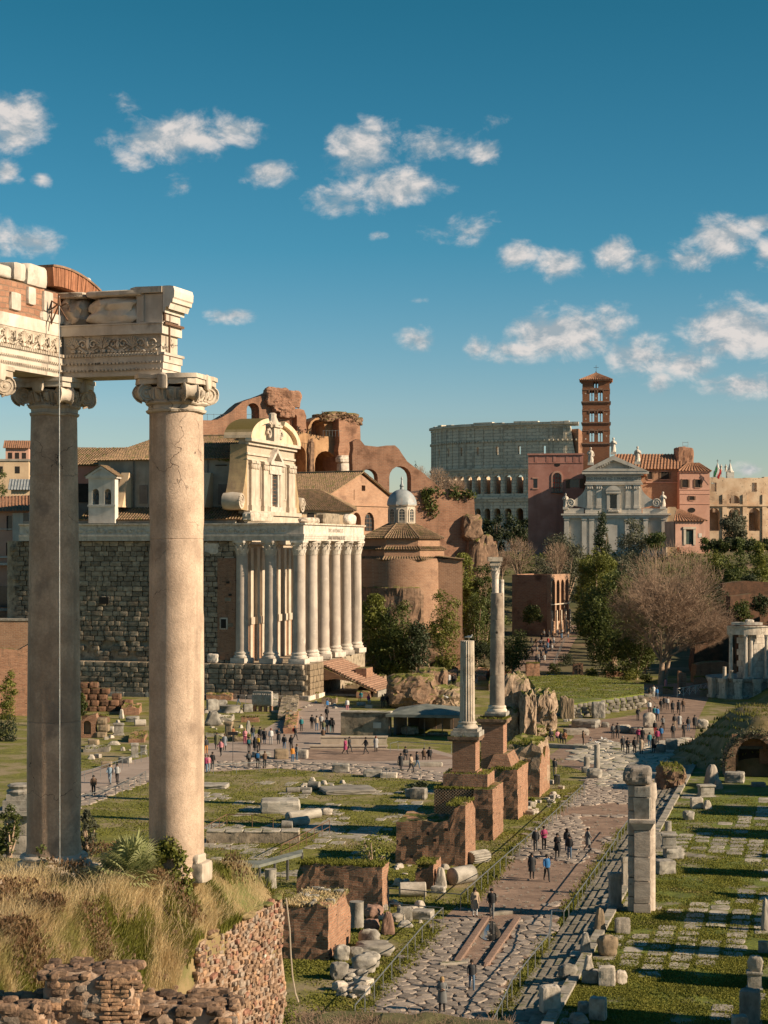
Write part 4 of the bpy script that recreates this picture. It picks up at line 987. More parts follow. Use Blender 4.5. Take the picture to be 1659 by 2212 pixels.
for r in range(5):      # facing blocks of the podium end beside the stair
 x =-1.2
 while x < uB: ln = rr.uniform(1.2,2.0); q.rock(min(ln,uB-x)-.04,.7,.82,12,.03,2,seed=r*9+int(x*3),M=Matrix.Translation((x+min(ln,uB-x)/2,-1.6,.63+r*.85))); x += ln
stuff(q.build('podium_end_block',mt['tuff_lit'],tp))
q = MB(); q.box(.35,9.2,PODZ,1.5,44,CAPZ); q.box(.1,9.0,PODZ,1.4,10.2,CAPZ); q.build('cella_wall',mt['tuff'],tp)
q = MB(); ya,yb = sy(514,1300)[0],sy(472,1300)[0]
q.box(-.42,ya+.2,PODZ+.4,.2,yb,CAPZ-2.4); q.build('brick_patch',mt['brick'],tp)
for (xa,xb,ya_,yb_) in ((491,480,1337,1357),):
 (u1,z1),(u0,z0) = sy(xb,ya_),sy(xa,yb_); q = MB(); q.box(-.5,u0-.2,z0-.15,-.36,u1+.2,z1+.2); f = q.build('window_frame',mt['marble_white'],tp)
 q = MB(); q.box(-.53,u0,z0,-.505,u1,z1); q.build('window',mt['dark'],tp)
(u0,z0),(u1,z1) = sy(474,1198),sy(442,1170); q = MB(); q.rock(.9,u1-u0,z1-z0,6,.10,6,seed=4,M=Matrix.Translation((0,(u0+u1)/2,z0))); q.build('pilaster_capital',mt['marble_white'],tp)
(u0,z0),(u1,z1) = sy(476,1428),sy(452,1407); q = MB(); q.rock(1.2,u1-u0,z1-z0,5,.14,6,seed=6,M=Matrix.Translation((-.6,(u0+u1)/2,PODZ-.05))); q.build('broken_base',mt['marble_white'],tp)
for (xa,ya_) in ((228,1297),(470,1270),(500,1285),(495,1258)):
 u,z = sy(xa,ya_); s_ = .9 if xa == 228 else .25; q = MB(); q.box(-.62,u-s_*.8,z-s_*.55,-.48,u+s_*.8,z+s_*.55); q.build('putlog_hole',mt['dark'],tp)
H_ = CAPZ-PODZ
c0 = corinth_parts(H_,.90,.80,1.65,1.95,mt['cipollino'],mt['marble_white'],tp,seed=2)
c0.location = (0,0,PODZ)
for k in range(1,6): copy_part(c0,tp,(5.7*k,0,PODZ),rz=k*.9)
for xd in (585,523): copy_part(c0,tp,(.0,sy(xd,1300)[0],PODZ),rz=1.3)
for nm,z0,z1,ex,m_ in (('architrave',CAPZ,CAPZ+.95,0,'marble_white'),('frieze',CAPZ+.95,ENTZ-.22,-.06,'marble_white'),('cornice',ENTZ-.22,ENTZ,.22,'marble')):
 q = MB(); q.box(-1.0-ex,-1.0-ex,z0,29.6+ex,1.0+ex,z1); q.box(-1.0-ex,1.0+ex,z0,.9,41.5,z1-.004)
 if nm == 'architrave':
  q.box(-1.05,-1.05,z0+.32,29.65,.9,z0+.62); q.box(-1.10,-1.10,z0+.62,29.7,.9,z1-.02); q.box(-1.05,.95,z0+.32,.5,41.5,z0+.62); q.box(-1.1,.95,z0+.62,.5,41.5,z1-.03)
 q.build(nm,mt[m_],tp)
q = MB()      # griffins and scrolls along the flank frieze
for k in range(26):
 y = 2+k*1.5; q.rock(.18,rr.uniform(.6,1.0),rr.uniform(.3,.6),3,.25,3,seed=k,M=Matrix.Translation((-.97,y,CAPZ+1.05+rr.uniform(0,.2))))
 q.tube((-1.0,y+.6,CAPZ+1.1),(-1.0,y+.9,CAPZ+1.6),.09,.05,5)
stuff(q.build('frieze_relief',mt['marble'],tp))
font('DIVO ANTONINO ET',.78,mt['letter'],tp,(14.5,-.945,CAPZ+1.45),(PI/2,0,0))
font('DIVAE FAVSTINAE EX S C',.78,mt['letter'],tp,(14.5,-1.115,CAPZ+.42),(PI/2,0,0))
st = bpy.data.objects.new('stair',None); C.objects.link(st); st.parent = tp; st.location = (uB+.2,-1.0,0)
NSt = 20
for k in range(NSt):
 q = MB(); q.box(rr.uniform(-.12,.12),-(.42*k+.42),PODZ-.19*(k+1)-.2,11.4,-(.42*k),PODZ-.19*k-.1); q.build('step',mt['brick_step'],st)
prof = [(-.3,PODZ-.5)]+[(-.42*k,PODZ-.19*k-.45) for k in range(NSt+1)]+[(-8.2,.9),(-6.6,1.5),(-4.6,2.2),(-2.6,2.5),(-.3,2.2)]
q = MB(); q.plate(prof,y0=-.15,y1=.6,M=Matrix.Rotation(PI/2,4,'Z') @ Matrix.Scale(-1,4,(0,1,0))); q.build('stair_side',mt['brick'],st)
q = MB(); q.box(5.2,-5.6,PODZ-3.4,8.6,-4.0,PODZ-1.2); q.build('altar_block',mt['brick'],st)
q = MB(); q.box(uB+1,-9.5,-.2,uB+12,-8.8,.8); q.box(uB+1.5,-8.8,-.2,uB+11.5,-1.2,.3); q.build('stair_footing',mt['marble_grey'],tp)
ch = thing('baroque_church','pale brick baroque church front with a curved broken pediment behind the temple columns','church',T.loc(),T.th)
V0 = 8.5
def cu(x,y=1030): return T.uz(x,y,V0)
zB,zC = T.uz(585,1106,V0)[1],T.uz(585,955,V0)[1]
q = MB(); q.box(2.6,V0,PODZ-.3,24.2,V0+1.2,zC); q.build('front_wall',mt['church_brick'],ch)
q = MB()
q.box(1.6,V0-.55,zB-1.6,25.0,V0,zB-.55); q.box(1.4,V0-.9,zB-.55,25.2,V0,zB); q.box(1.8,V0-.4,CAPZ-.5,24.8,V0,zB-1.6)
for (z0,z1,e) in ((zC-2.3,zC-2.0,.25),(zC-.9,zC-.45,.45),(zC-.45,zC,.95),(zC-3.0,zC-2.8,.2)): q.box(2.4-e*.4,V0-e,z0,24.2+e*.4,V0,z1)
q.build('cornice',mt['church_trim'],ch)
for xd in (541,549,568,575,603,622,629):
 u = cu(xd)[0]; q = MB(); q.box(u-.75,V0-.42,zB,u+.75,V0,zC-3.0); q.box(u-.95,V0-.55,zB,u+.95,V0,zB+.8)
 for k in range(3): q.rock(.5,.4,.8,3,.2,2,seed=k,M=Matrix.Translation((u-.6+.6*k,V0-.45,zC-4.3)))
 q.box(u-.95,V0-.6,zC-3.45,u+.95,V0,zC-3.1); q.build('pilaster',mt['church_trim'],ch)
for (xa,xb,ya,yb) in ((552,563,1003,1082),(608,618,1005,1082)):
 ua,za = cu(xa,ya); ub,zb = cu(xb,yb); q = MB()
 for (a,b_,c_,d) in ((ua,zb,ub,zb+.25),(ua,za-.25,ub,za),(ua,zb,ua+.3,za),(ub-.3,zb,ub,za)): q.box(a,V0-.12,b_,c_,V0,d)
 q.build('panel_moulding',mt['church_trim'],ch)
q = MB(); q.box(2.7,V0-.25,PODZ-.2,24,V0,PODZ+5.2); q.build('bare_brick_foot',mt['brick_round'],ch)
for xl_ in (3.4,6.2,8.4,11.2,15.6,18.4,20.6,23.2): q = MB(); q.box(xl_-.55,V0-.55,PODZ+5.2,xl_+.55,V0,CAPZ-1); q.box(xl_-.75,V0-.7,PODZ+5.2,xl_+.75,V0,PODZ+6.2); q.box(xl_-.5,V0-.5,PODZ,xl_+.5,V0,PODZ+5.2,0); q.build('lower_pilaster',mt['church_trim'],ch)
q = MB(); q.plate(arch(13.4,3.4,PODZ+2,PODZ+9),y0=V0-.12,y1=V0-.02); q.build('portal',mt['wood_green'],ch)
uw,zw1 = cu(588,1028); _,zw0 = cu(588,1091); w_ = 2.5
q = MB(); q.box(uw-w_/2,V0-.1,zw0,uw+w_/2,V0-.04,zw1); wf = q.build('window',mt['glass'],ch)
q = MB();
for k in range(9): q.box(uw-w_/2,V0-.16,zw0+(zw1-zw0)*k/8-.06,uw+w_/2,V0-.105,zw0+(zw1-zw0)*k/8+.06)
q.box(uw-.08,V0-.17,zw0,uw+.08,V0-.11,zw1); q.build('glazing_bar',mt['rust'],wf)
q = MB()
for s_ in (-1,1): q.box(uw+s_*(w_/2+.35)-.35,V0-.45,zw0-.3,uw+s_*(w_/2+.35)+.35,V0,zw1+.2); q.box(uw+s_*(w_/2+.95)-.3,V0-.3,zw0-.3,uw+s_*(w_/2+.95)+.3,V0,zw1-.5)
q.box(uw-w_/2-1.5,V0-.6,zw1+.2,uw+w_/2+1.5,V0,zw1+1.5); q.box(uw-w_/2-1.9,V0-.9,zw1+1.5,uw+w_/2+1.9,V0,zw1+1.8)
q.plate([(uw-3.2,zw1+1.8),(uw+3.2,zw1+1.8),(uw,zw1+4.0)],[[(uw-1.9,zw1+2.1),(uw+1.9,zw1+2.1),(uw,zw1+3.4)]],V0-.9,V0); q.box(uw-2.8,V0-.7,zw0-1.2,uw+2.8,V0,zw0-.3)
q.build('window_surround',mt['marble_white'],ch)
xa,xb = 2.0,24.8; xm = (xa+xb)/2 ; zt = T.uz(560,899,V0)[1]; hw = (xb-xa)/2; rise = zt-zC
q = MB()
for s_ in (-1,1):
 O = [(xm+s_*hw*math.cos(math.radians(a)),zC+rise*math.sin(math.radians(a))) for a in range(0,71,7)]; I = [(xm+s_*hw*.86*math.cos(math.radians(a)),zC+rise*.80*math.sin(math.radians(a))) for a in range(70,-1,-7)]
 q.plate(O+I,y0=V0-.9,y1=V0+3.2)
 O2 = [(xm+s_*hw*.86*math.cos(math.radians(a)),zC+rise*.80*math.sin(math.radians(a))) for a in range(0,71,7)]
 q.plate(O2+[(xm+s_*hw*.27,zC)],y0=V0-.25,y1=V0+.6)
q.build('curved_pediment',mt['church_trim2'],ch)
q = MB(); q.box(xm-1.3,V0-.9,zC,xm+1.3,V0+.6,zC+rise*.62); q.box(xm-1.7,V0-1.2,zC+rise*.62,xm+1.7,V0+.8,zC+rise*.72)
q.lathe([(1.2,0),(.9,.5),(.6,1.2),(.62,1.6),(.35,1.8)],8,c=(xm,V0-.2,zC+rise*.72))
for s_ in (-1,1):
 for (r_,cx_,cz_) in ((.9,2.6,1.0),(.55,1.9,2.4)):
  pr = None
  for k in range(15): a = k*.5; rad = r_*(1-k/17); p = (xm+s_*(cx_+rad*math.cos(a)),V0-.6,zC+cz_+rad*math.sin(a)); (q.tube(pr,p,.2,.18,6) if pr else None); pr = p
q.build('pediment_scrolls',mt['church_trim'],ch,smooth=40)
for s_,ub_,nm in ((-1,2.6,1),(1,24.2,1)):
 P = [(ub_,zB)];
 for k in range(11): t = k/10; P.append((ub_+s_*(.1+3.4*(1-t)**2.2),zB+.2+(zC-zB-1)*t))
 P.append((ub_,zC-1)); q = MB(); q.plate(P,y0=V0-.1,y1=V0+2.4); q.build('side_sweep',mt['church_sweep'],ch)
 q = MB(); cxs,czs = ub_+s_*3.2,zB+1.3; q.lathe([(0,-1.3),(1.1,-1.3),(1.25,0),(1.1,1.3),(0,1.3)],18,M=Matrix.Translation((cxs,V0+.9,czs)) @ Matrix.Rotation(PI/2,4,'X'),cap=False); pr = None
 for k in range(22): a = k*.55; rad = 1.05*(1-k/24); p = (cxs+s_*rad*math.cos(a),V0-.42,czs+rad*math.sin(a)); (q.tube(pr,p,.15,.13,5) if pr else None); pr = p
 q.build('volute',mt['church_trim'],ch,smooth=50)
_,zE = sy(400,992,5); _,zR = sy(400,944,13); yN0 = V0+1.2; yN1 = sy(213,1020,5)[0]
q = MB(); q.box(5,yN0,ENTZ,21,yN1,zE); q.build('nave_wall',mt['plaster_grey'],ch)
q = MB(); yr = yN1-6
tiles(q,(4.4,yN1+.5,zE),(4.4,yN0,zE),(13,yN0,zR),(13,yr,zR)); tiles(q,(21.6,yN0,zE),(21.6,yN1+.5,zE),(13,yr,zR),(13,yN0,zR),pitch=.8,step=1.5); tiles(q,(21.6,yN1+.5,zE),(4.4,yN1+.5,zE),(13,yr,zR),(13,yr,zR)); ridge(q,(13,yN0,zR+.1),(13,yr,zR+.1))
rf = q.build('roof',mt['tile'],ch)
_,zA = sy(400,1096,5); _,zL = sy(400,1122,1)
q = MB(); tiles(q,(.9,sy(165,1122)[0],zL),(.9,V0+.3,zL),(5,V0+.3,zA),(5,sy(165,1122)[0],zA)); q.build('aisle_roof',mt['tile'],ch)
q = MB(); q.box(1.2,V0+1.2,ENTZ-.5,5,42,zL-.15); q.build('aisle_wall',mt['plaster_grey'],ch)
for (xa,xb,ya,yb) in ((500,472,1046,1090),(319,302,1048,1088)):
 (u0,z0),(u1,z1) = sy(xa,yb,5),sy(xb,ya,5); q = MB(); q.box(4.86,u0,z0,4.98,u1,z1); q.build('blind_window',mt['plaster_dark'],ch)
for (xa,xb,ya) in ((490,466,1004),):
 (u0,z0),(u1,z1) = sy(xa,ya+2,5),sy(xb,ya,5); q = MB(); q.box(4.85,u0,z0,4.98,u1,z1); q.build('slot',mt['dark'],ch)
for xd in (290,450):
 u,_ = sy(xd,1000,5); q = MB(); q.tube((4.8,u,ENTZ+.5),(4.8,u,zE),.09,.09,6); q.build('drainpipe',mt['iron'],ch)
for (xd,) in ((264,),(441,)):     # sloping buttresses
 u,zt_ = sy(xd,1022,3); _,zb_ = sy(xd,1096,3); q = MB(); q.plate([(1.6,zb_),(5,zb_),(5,zt_),(4.1,zt_+.1)],y0=0,y1=1.2,M=Matrix.Translation((0,u-.6,0))); q.build('buttress',mt['plaster_ochre'],ch)
bg = thing('bell_gable','small white bell gable with two arched openings above the dark temple flank','bell gable',T.loc(),T.th)
(u0,z0),(u1,z1) = sy(250,1130,.8),sy(193,1034,.8); um = (u0+u1)/2; zs_,zt_ = sy(222,1090,.8)[1],sy(222,1056,.8)[1]; aw = (u1-u0)*.26
MX = Matrix(((0,1,0,0),(1,0,0,0),(0,0,1,0),(0,0,0,1)))      # plate's x -> along the flank
q = MB(); q.plate(rect(u0,z0,u1,z1),[arch(um-(u1-u0)*.23,aw,zs_,zt_,8),arch(um+(u1-u0)*.23,aw,zs_,zt_,8)],.5,1.7,M=MX); q.build('gable_wall',mt['plaster_white'],bg)
q = MB(); q.box(.3,u0-.35,z1,2.0,u1+.35,z1+.25); q.box(.38,u0-.1,zs_-.3,.5,u1+.1,zs_-.02)
q.plate([(u0-.5,z1+.25),(u1+.5,z1+.25),(um,z1+1.75)],[[(u0+.5,z1+.5),(u1-.5,z1+.5),(um,z1+1.4)]],.2,2.0,M=MX); q.plate([(u0,z1+.25),(u1,z1+.25),(um,z1+1.6)],[],.4,1.8,M=MX); q.build('cornice',mt['plaster_white'],bg)
q = MB(); tiles(q,(.2,u0-.5,z1+.30),(2.2,u0-.5,z1+.30),(2.2,um,z1+1.85),(.2,um,z1+1.85),pitch=.4); tiles(q,(2.2,u1+.5,z1+.30),(.2,u1+.5,z1+.30),(.2,um,z1+1.85),(2.2,um,z1+1.85),pitch=.4); q.build('roof',mt['tile'],bg)
for s_ in (-1,1):
 q = MB(); q.lathe([(.5,0),(.42,.12),(.30,.5),(.22,.8),(.08,.9)],12,c=(1.1,um+s_*(u1-u0)*.23,zt_-1.5)); q.build('bell',mt['iron'],bg,smooth=40)
lw = thing('church_wing','lower church wing with a mossy tiled roof and red walls beyond the bell gable','building',T.loc(),T.th)
yw0,yw1 = sy(240,1000,8)[0],sy(120,1000,8)[0]; zw_e,zw_r = sy(190,1004,8)[1],sy(200,968,14)[1]
q = MB(); q.box(8,yw0,ENTZ-1,20,yw1,zw_e); q.build('wall',mt['plaster_dark'],lw)
q = MB(); q.box(7.9,yw0,zw_e-3.2,8,yw1,zw_e-.2); q.build('red_band',mt['plaster_pink'],lw)
q = MB(); tiles(q,(7.3,yw1,zw_e),(7.3,yw0-1,zw_e),(14,yw0-1,zw_r),(14,yw1,zw_r)); tiles(q,(20.7,yw0-1,zw_e),(20.7,yw1,zw_e),(14,yw1,zw_r),(14,yw0-1,zw_r),pitch=1); q.build('roof',mt['tile'],lw)
(a0,b0),(a1,b1) = sy(192,1085,8),sy(165,1045,8); q = MB(); q.box(7.8,a0,b0,7.95,a1,b1); q.build('window',mt['dark'],lw)
def on_top(x,y,y2,v,name,label,p=6,amp=.08,w_=None,mat='marble'):
 u,z = T.uz(x,y,v); _,z2 = T.uz(x,y2,v); W0 = T.world(u,v,ENTZ); t = thing(name,label,'fragment',(W0.x,W0.y,ENTZ),T.th); q = MB(); q.rock(w_,1.5,z2-ENTZ,p,amp,6,seed=int(x)); q.build('stone',mt[mat],t); return t
on_top(558,1130,1107,1.5,'cornice_fragment','fluted grey cornice fragment lying on the temple entablature below the church base',10,.04,9)
on_top(668,1130,1118,.3,'stone_fragment','low jagged pale stone ridge on the temple entablature over the corner columns',5,.12,7)
on_top(708,1130,1109,.3,'stone_block','square dark grey block on the temple entablature over the middle columns',12,.03,8,'tuff')
on_top(755,1130,1110,.3,'stone_fragment','round pale boulder at the far end of the temple entablature top',3,.06,4.2,'marble_white')
# ================================================================== buildings further off
def fbox(b,F,xa,ya,xb,yb,v0,v1,mi=0):
 (u0,z0),(u1,z1) = F.uz(xa,yb,v0),F.uz(xb,ya,v0); b.box(min(u0,u1),v0,min(z0,z1),max(u0,u1),v1,max(z0,z1),mi); return b
def fthing(F,name,label,cat,group=None): return thing(name,label,cat,F.loc(),F.th,group)
def farch(F,xa,xb,yt,yb,v=0,n=8,rise=None):
 (u0,z0),(u1,z1) = F.uz(xa,yb,v),F.uz(xb,yt,v); return arch((u0+u1)/2,u1-u0,z0,z1,n,rise)
def roofq(b,F,pts,**k):
 """pts: four (x, y, v) : eave a, eave b, ridge b, ridge a"""
 P = []
 for x,y,v in pts: u,z = F.uz(x,y,v); P.append((u,v,z))
 return tiles(b,*P,**k)
Yr_ = 322.0; rot = thing('brick_rotunda','round brick rotunda with tiled roof rings and a small lead domed lantern','rotunda',((868-CX)/FX*Yr_,Yr_,0))
zz = lambda y,Y=Yr_: CAMZ-(y-HY)*Y/FX
R1 = 8.3
q = MB(); q.lathe([(R1*1.02,0),(R1,zz(1212)),(R1,zz(1206))],24); q.build('drum',mt['brick_round'],rot,smooth=20)
q = MB(); q.lathe([(R1*.95,zz(1206)),(R1*.95,zz(1186))],8,a0=.39,a1=.39+2*PI); q.build('upper_drum',mt['brick_round'],rot)
q = MB(); q.lathe([(R1*.86,zz(1186)),(R1*.86,zz(1163)),(R1*.90,zz(1163)),(R1*.9,zz(1160))],8,a0=.39,a1=.39+2*PI); q.build('top_drum',mt['brick_round'],rot)
def ring_roof(par,nm,ra,za,rb,zb,n=8,a0=.39,pitch=.45):
 q = MB()
 for k in range(n):
  a,e = a0+2*PI*k/n,a0+2*PI*(k+1)/n
  if math.sin((a+e)/2) > .75:
   pass
  tiles(q,(ra*math.cos(a),ra*math.sin(a),za),(ra*math.cos(e),ra*math.sin(e),za),(rb*math.cos(e),rb*math.sin(e),zb),(rb*math.cos(a),rb*math.sin(a),zb),pitch=pitch,step=.6)
  ridge(q,(ra*math.cos(a),ra*math.sin(a),za+.05),(rb*math.cos(a),rb*math.sin(a),zb+.05),.16)
 return q.build(nm,mt['tile'],par)
ring_roof(rot,'lower_roof',R1*1.05,zz(1209),R1*.93,zz(1201)); ring_roof(rot,'middle_roof',R1*.99,zz(1187),R1*.84,zz(1180)); ring_roof(rot,'roof',R1*.94,zz(1163),2.5,zz(1132))
q = MB(); q.lathe([(2.55,zz(1136)),(2.5,zz(1128)),(2.45,zz(1127)),(2.45,zz(1094)),(2.7,zz(1093)),(2.75,zz(1090))],8,a0=.39,a1=.39+2*PI); q.build('lantern',mt['church_trim'],rot)
for k in range(8):
 a = .39+(k+.5)*PI/4; Mw = Matrix.Translation((2.30*math.cos(a),2.30*math.sin(a),0)) @ Matrix.Rotation(a+PI/2,4,'Z')
 q = MB(); q.plate(arch(0,.95,zz(1127),zz(1100)),y0=-.06,y1=.12,M=Mw); w_ = q.build('window',mt['glass'],rot)
 q = MB();
 for j in range(4): q.box(-.47,-.10,zz(1127)+.5*j+.2,.47,-.065,zz(1127)+.5*j+.26,0,Mw)
 q.box(-.03,-.11,zz(1127),.03,-.07,zz(1100)-.1,0,Mw); q.build('glazing_bar',mt['church_trim'],w_)
 q = MB(); q.plate(arch(0,1.35,zz(1129),zz(1097)),[arch(0,.95,zz(1127),zz(1100))],y0=-.12,y1=-.0,M=Mw); q.build('window_frame',mt['church_trim'],rot)
q = MB(); q.lathe([(2.6*math.cos(t),zz(1091)+2.75*math.sin(t)) for t in np.linspace(0,1.45,12)],32,rfun=lambda a,z: 1+.035*max(0,math.cos(8*a-8*.39))**6); q.lathe([(.35,zz(1058)),(.3,zz(1052)),(.42,zz(1050)),(.2,zz(1045)),(.12,zz(1036)),(.2,zz(1034)),(.0,zz(1028))],10); q.build('dome',mt['lead'],rot,smooth=30)
q = MB(); q.box(R1*.7,-5.5,0,R1+2.0,2,zz(1207)); q.build('side_chamber',mt['brick_round'],rot)
q = MB(); tiles(q,(R1+2.3,-5.9,zz(1208)),(R1+2.3,2,zz(1208)),(R1*.7,2,zz(1201)),(R1*.7,-5.9,zz(1201))); q.build('chamber_roof',mt['tile'],rot)
q = MB(); q.lathe([(R1*1.045,0)]+[(R1*1.04,z_) for z_ in np.linspace(1,zz(1268),9)]+[(R1*.98,zz(1262))],26,a0=math.radians(205),a1=math.radians(295),rfun=lambda a,z: 1+.035*noise.noise(Vector((a*5,z*.6,2)))+.02*noise.noise(Vector((a*16,z*1.9,5)))-.05*max(0,noise.noise(Vector((a*3,z*.5,9)))*2)*(z/11)); q.build('rubble_scar',mt['ruin_core'],rot)
q = MB(); q.rock(15,5,7.0,5,.16,16,seed=31,M=Matrix.Translation((-1,-R1-1.4,0))); q.build('rubble_foot',mt['ruin_core'],rot)
Gf = Fr(713,345,0,58); gch = fthing(Gf,'gabled_church','brick gabled church with a broad mossy tiled roof and an arched window behind the rotunda','church')
uR = Gf.uz(841,1072)[0]; zE_ = Gf.uz(713,1067)[1]; um = Gf.uz(780,1023)[0]; zA_ = Gf.uz(780,1024)[1]; uL =-.2
wcx = Gf.uz(798,1100)[0]
q = MB(); q.plate([(uL,0),(uR,0),(uR,zE_),(um,zA_),(uL,zE_)],[arch(wcx,3.4,Gf.uz(798,1148)[1],Gf.uz(798,1107)[1]),arch(Gf.uz(770,1100)[0],3.2,Gf.uz(770,1135)[1],Gf.uz(770,1107)[1]),rect(um+.2,Gf.uz(775,1060)[1],um+1.5,Gf.uz(775,1048)[1])],0,1.0); q.build('gable_wall',mt['brick_round'],gch)
q = MB(); q.box(uL+.3,1.0,0,uR-.3,46,zE_-.1); q.build('nave',mt['brick_round'],gch)
q = MB(); q.box(wcx-1.8,.5,Gf.uz(798,1150)[1],wcx+1.8,.6,Gf.uz(798,1105)[1]); w_ = q.build('window',mt['glass'],gch)
q = MB()
for j in range(5): q.box(wcx-1.7,.40,Gf.uz(798,1148)[1]+j*.8,wcx+1.7,.49,Gf.uz(798,1148)[1]+j*.8+.1)
for a in (-.6,.6): q.box(wcx+a-.05,.39,Gf.uz(798,1148)[1],wcx+a+.05,.485,Gf.uz(798,1108)[1])
q.build('glazing_bar',mt['rust'],w_)
q = MB(); q.box(uL-.3,-.25,Gf.uz(713,1091)[1],uR+.3,0,Gf.uz(713,1089)[1]); q.box(Gf.uz(770,1100)[0]-.9,-.12,Gf.uz(770,1080)[1],Gf.uz(770,1100)[0]-.75,0,Gf.uz(770,1058)[1]); q.build('string_course',mt['brick_round'],gch)
q = MB(); tiles(q,(uL-.8,48,zE_-.1),(uL-.8,-.6,zE_-.1),(um,-.6,zA_+.4),(um,48,zA_+.4),pitch=.5,step=.7); tiles(q,(uR+.8,-.6,zE_-.1),(uR+.8,48,zE_-.1),(um,48,zA_+.4),(um,-.6,zA_+.4),pitch=.9,step=1.6); ridge(q,(um,-.6,zA_+.5),(um,48,zA_+.5),.22); q.build('roof',mt['tile'],gch)
Gw = Fr(700,318,0,20); gw = fthing(Gw,'tiled_annex','low pale annex under a brown hipped tile roof next to the baroque church front','building')
q = MB(); roofq(q,Gw,[(600,1100,0),(768,1103,0),(690,1058,9),(600,1058,9)],pitch=.45,step=.6); roofq(q,Gw,[(768,1103,0),(768,1096,14),(690,1057,9.3),(690,1058,9)],pitch=.6); q.build('roof',mt['tile'],gw)
q = MB(); (ua,za),(ub,zb) = Gw.uz(606,1160,.8),Gw.uz(764,1103,.8); q.box(ua,.8,0,ub,12,zb-.1); q.build('wall',mt['plaster_ochre'],gw)
for xx in (672,712):
 q = MB(); fbox(q,Gw,xx-7,1108,xx+7,1122,.7,.85); q.build('window',mt['dark'],gw)
B1 = Fr(640,405,0,24); bas = fthing(B1,'vaulted_basilica_ruin','huge ruined brick basilica with tall barrel vaults and a ragged overgrown skyline','ruin')
def rplate(F,par,nm,mat,outline,holes,v0,v1,seed=1,amp=.35,step=1.4,smoothb=True):
 P = F.pts(outline,v0); P = ragged(P+[P[0]],amp,step,seed)[:-1]; q = MB(); q.plate(P,holes,v0,v1); return q.build(nm,mt[mat],par)
rplate(B1,bas,'west_wall','brick_far',[(420,1075),(420,909),(470,906),(478,902),(500,889),(524,868),(546,860),(575,850),(590,843),(620,845),(637,849),(639,866),(634,874),(631,884),(624,905),(630,930),(630,1075)],[farch(B1,533,560,871,909)],0,5,1)
q = MB()
for (x,y,s_,sd) in ((600,858,4.5,1),(625,862,4.0,2),(608,876,3.6,3),(618,890,3.0,4)): u,z = B1.uz(x,y,-.3); q.rock(s_*1.25,3.4,s_*.9,6.5,.17,14,seed=sd,M=Matrix.Translation((u,.4,z-s_*.45)))
q.build('broken_vault',mt['brick_far'],bas)
B2 = Fr(640,409,0,34);
def on(F): o = bpy.data.objects.new('wing',None); C.objects.link(o); o.parent = bas; Wd = F.world(0); dx,dy = Wd.x-B1.P.x,Wd.y-B1.P.y; o.location = (dx*B1.u.x+dy*B1.u.y,dx*B1.v.x+dy*B1.v.y,0); o.rotation_euler = (0,0,F.th-B1.th); return o
w2 = on(B2)
rplate(B2,w2,'vault_wall','brick_gold',[(596,1085),(596,932),(640,930),(655,934),(668,938),(690,941),(735,949),(738,1085)],[farch(B2,626,661,962,1080),farch(B2,680,727,975,1080)],0,9,2,.2,2)
q = MB(); (ua,za),(ub,zb) = B2.uz(600,1080,9),B2.uz(736,950,9); q.box(ua,9.01,0,ub,11,zb-1); q.build('vault_back',mt['brick_far'],w2)
for xx in (671,): (u,z) = B2.uz(xx,1010,0); q = MB(); q.rock(1.6,1.2,9.5,4,.3,8,seed=5,M=Matrix.Translation((u,0,z-3.5))); q.build('fallen_facing',mt['ruin_core'],w2)
rplate(B2,w2,'side_arch','brick_far',[(630,934),(629,892),(633,885),(645,882),(657,886),(662,900),(662,940)],[farch(B2,632,644,894,930)],.5,3.5,3,.12,1)
rplate(B2,w2,'upper_niche','brick_gold',[(664,944),(666,922),(672,910),(682,903),(695,899),(712,899),(724,897),(745,899),(748,945),(748,1000),(735,1000),(735,952)],[farch(B2,675,705,907,941)],.6,4.5,4,.15,1.5)
q = MB(); (ua,za),(ub,zb) = B2.uz(672,941,4.4),B2.uz(709,904,4.4); q.box(ua,4.2,za,ub,4.9,zb); q.build('niche_back',mt['brick_far'],w2)
q = MB()
for (x,y,s_,sd) in ((708,905,3.2,6),(728,903,4.0,7),(748,906,4.2,8),(762,912,3.2,9)): u,z = B2.uz(x,y,1); q.rock(s_*1.4,5,s_*.6,6,.16,14,seed=sd,M=Matrix.Translation((u,2,z-s_*.25)))
q.build('overgrown_top',mt['ruin_core'],w2)
rplate(B2,w2,'pier','brick_far',[(732,1040),(732,905),(745,899),(765,903),(771,918),(778,920),(779,955),(776,1040)],[],-2.0,5,5,.2,1.6)
q = MB()
for (x,ya,yb,w_) in ((745,1022,1000,3.2),(746,1000,986,4.0),(750,990,984,4.6)): u,zb = B2.uz(x,ya,-2.4); _,zt = B2.uz(x,yb,-2.4); q.rock(w_,2.2,zt-zb,6,.12,5,seed=int(ya),M=Matrix.Translation((u,-2.2,zb)))
q.build('marble_cornice',mt['marble_white'],w2)
B3 = Fr(775,402,0,12); w3 = on(B3)
rplate(B3,w3,'end_wall','brick_far',[(762,1080),(762,953),(772,948),(780,952),(788,962),(815,965),(853,962),(862,970),(868,980),(880,997),(897,1010),(915,1022),(938,1042),(958,1060),(958,1080)],[farch(B3,780,816,1013,1052),farch(B3,841,888,1007,1064)],0,4,6,.3,1.5)
q = MB()
for k in range(9): (ua,za),(ub,zb) = B1.uz(420+14*k,909,1),B1.uz(420+14*(k+1),909,1); q.tube((ua,1,za),(ua,1,za+1.5),.04,n=4); q.tube((ua,1,za+1.4),(ub,1,za+1.4),.035,n=4)
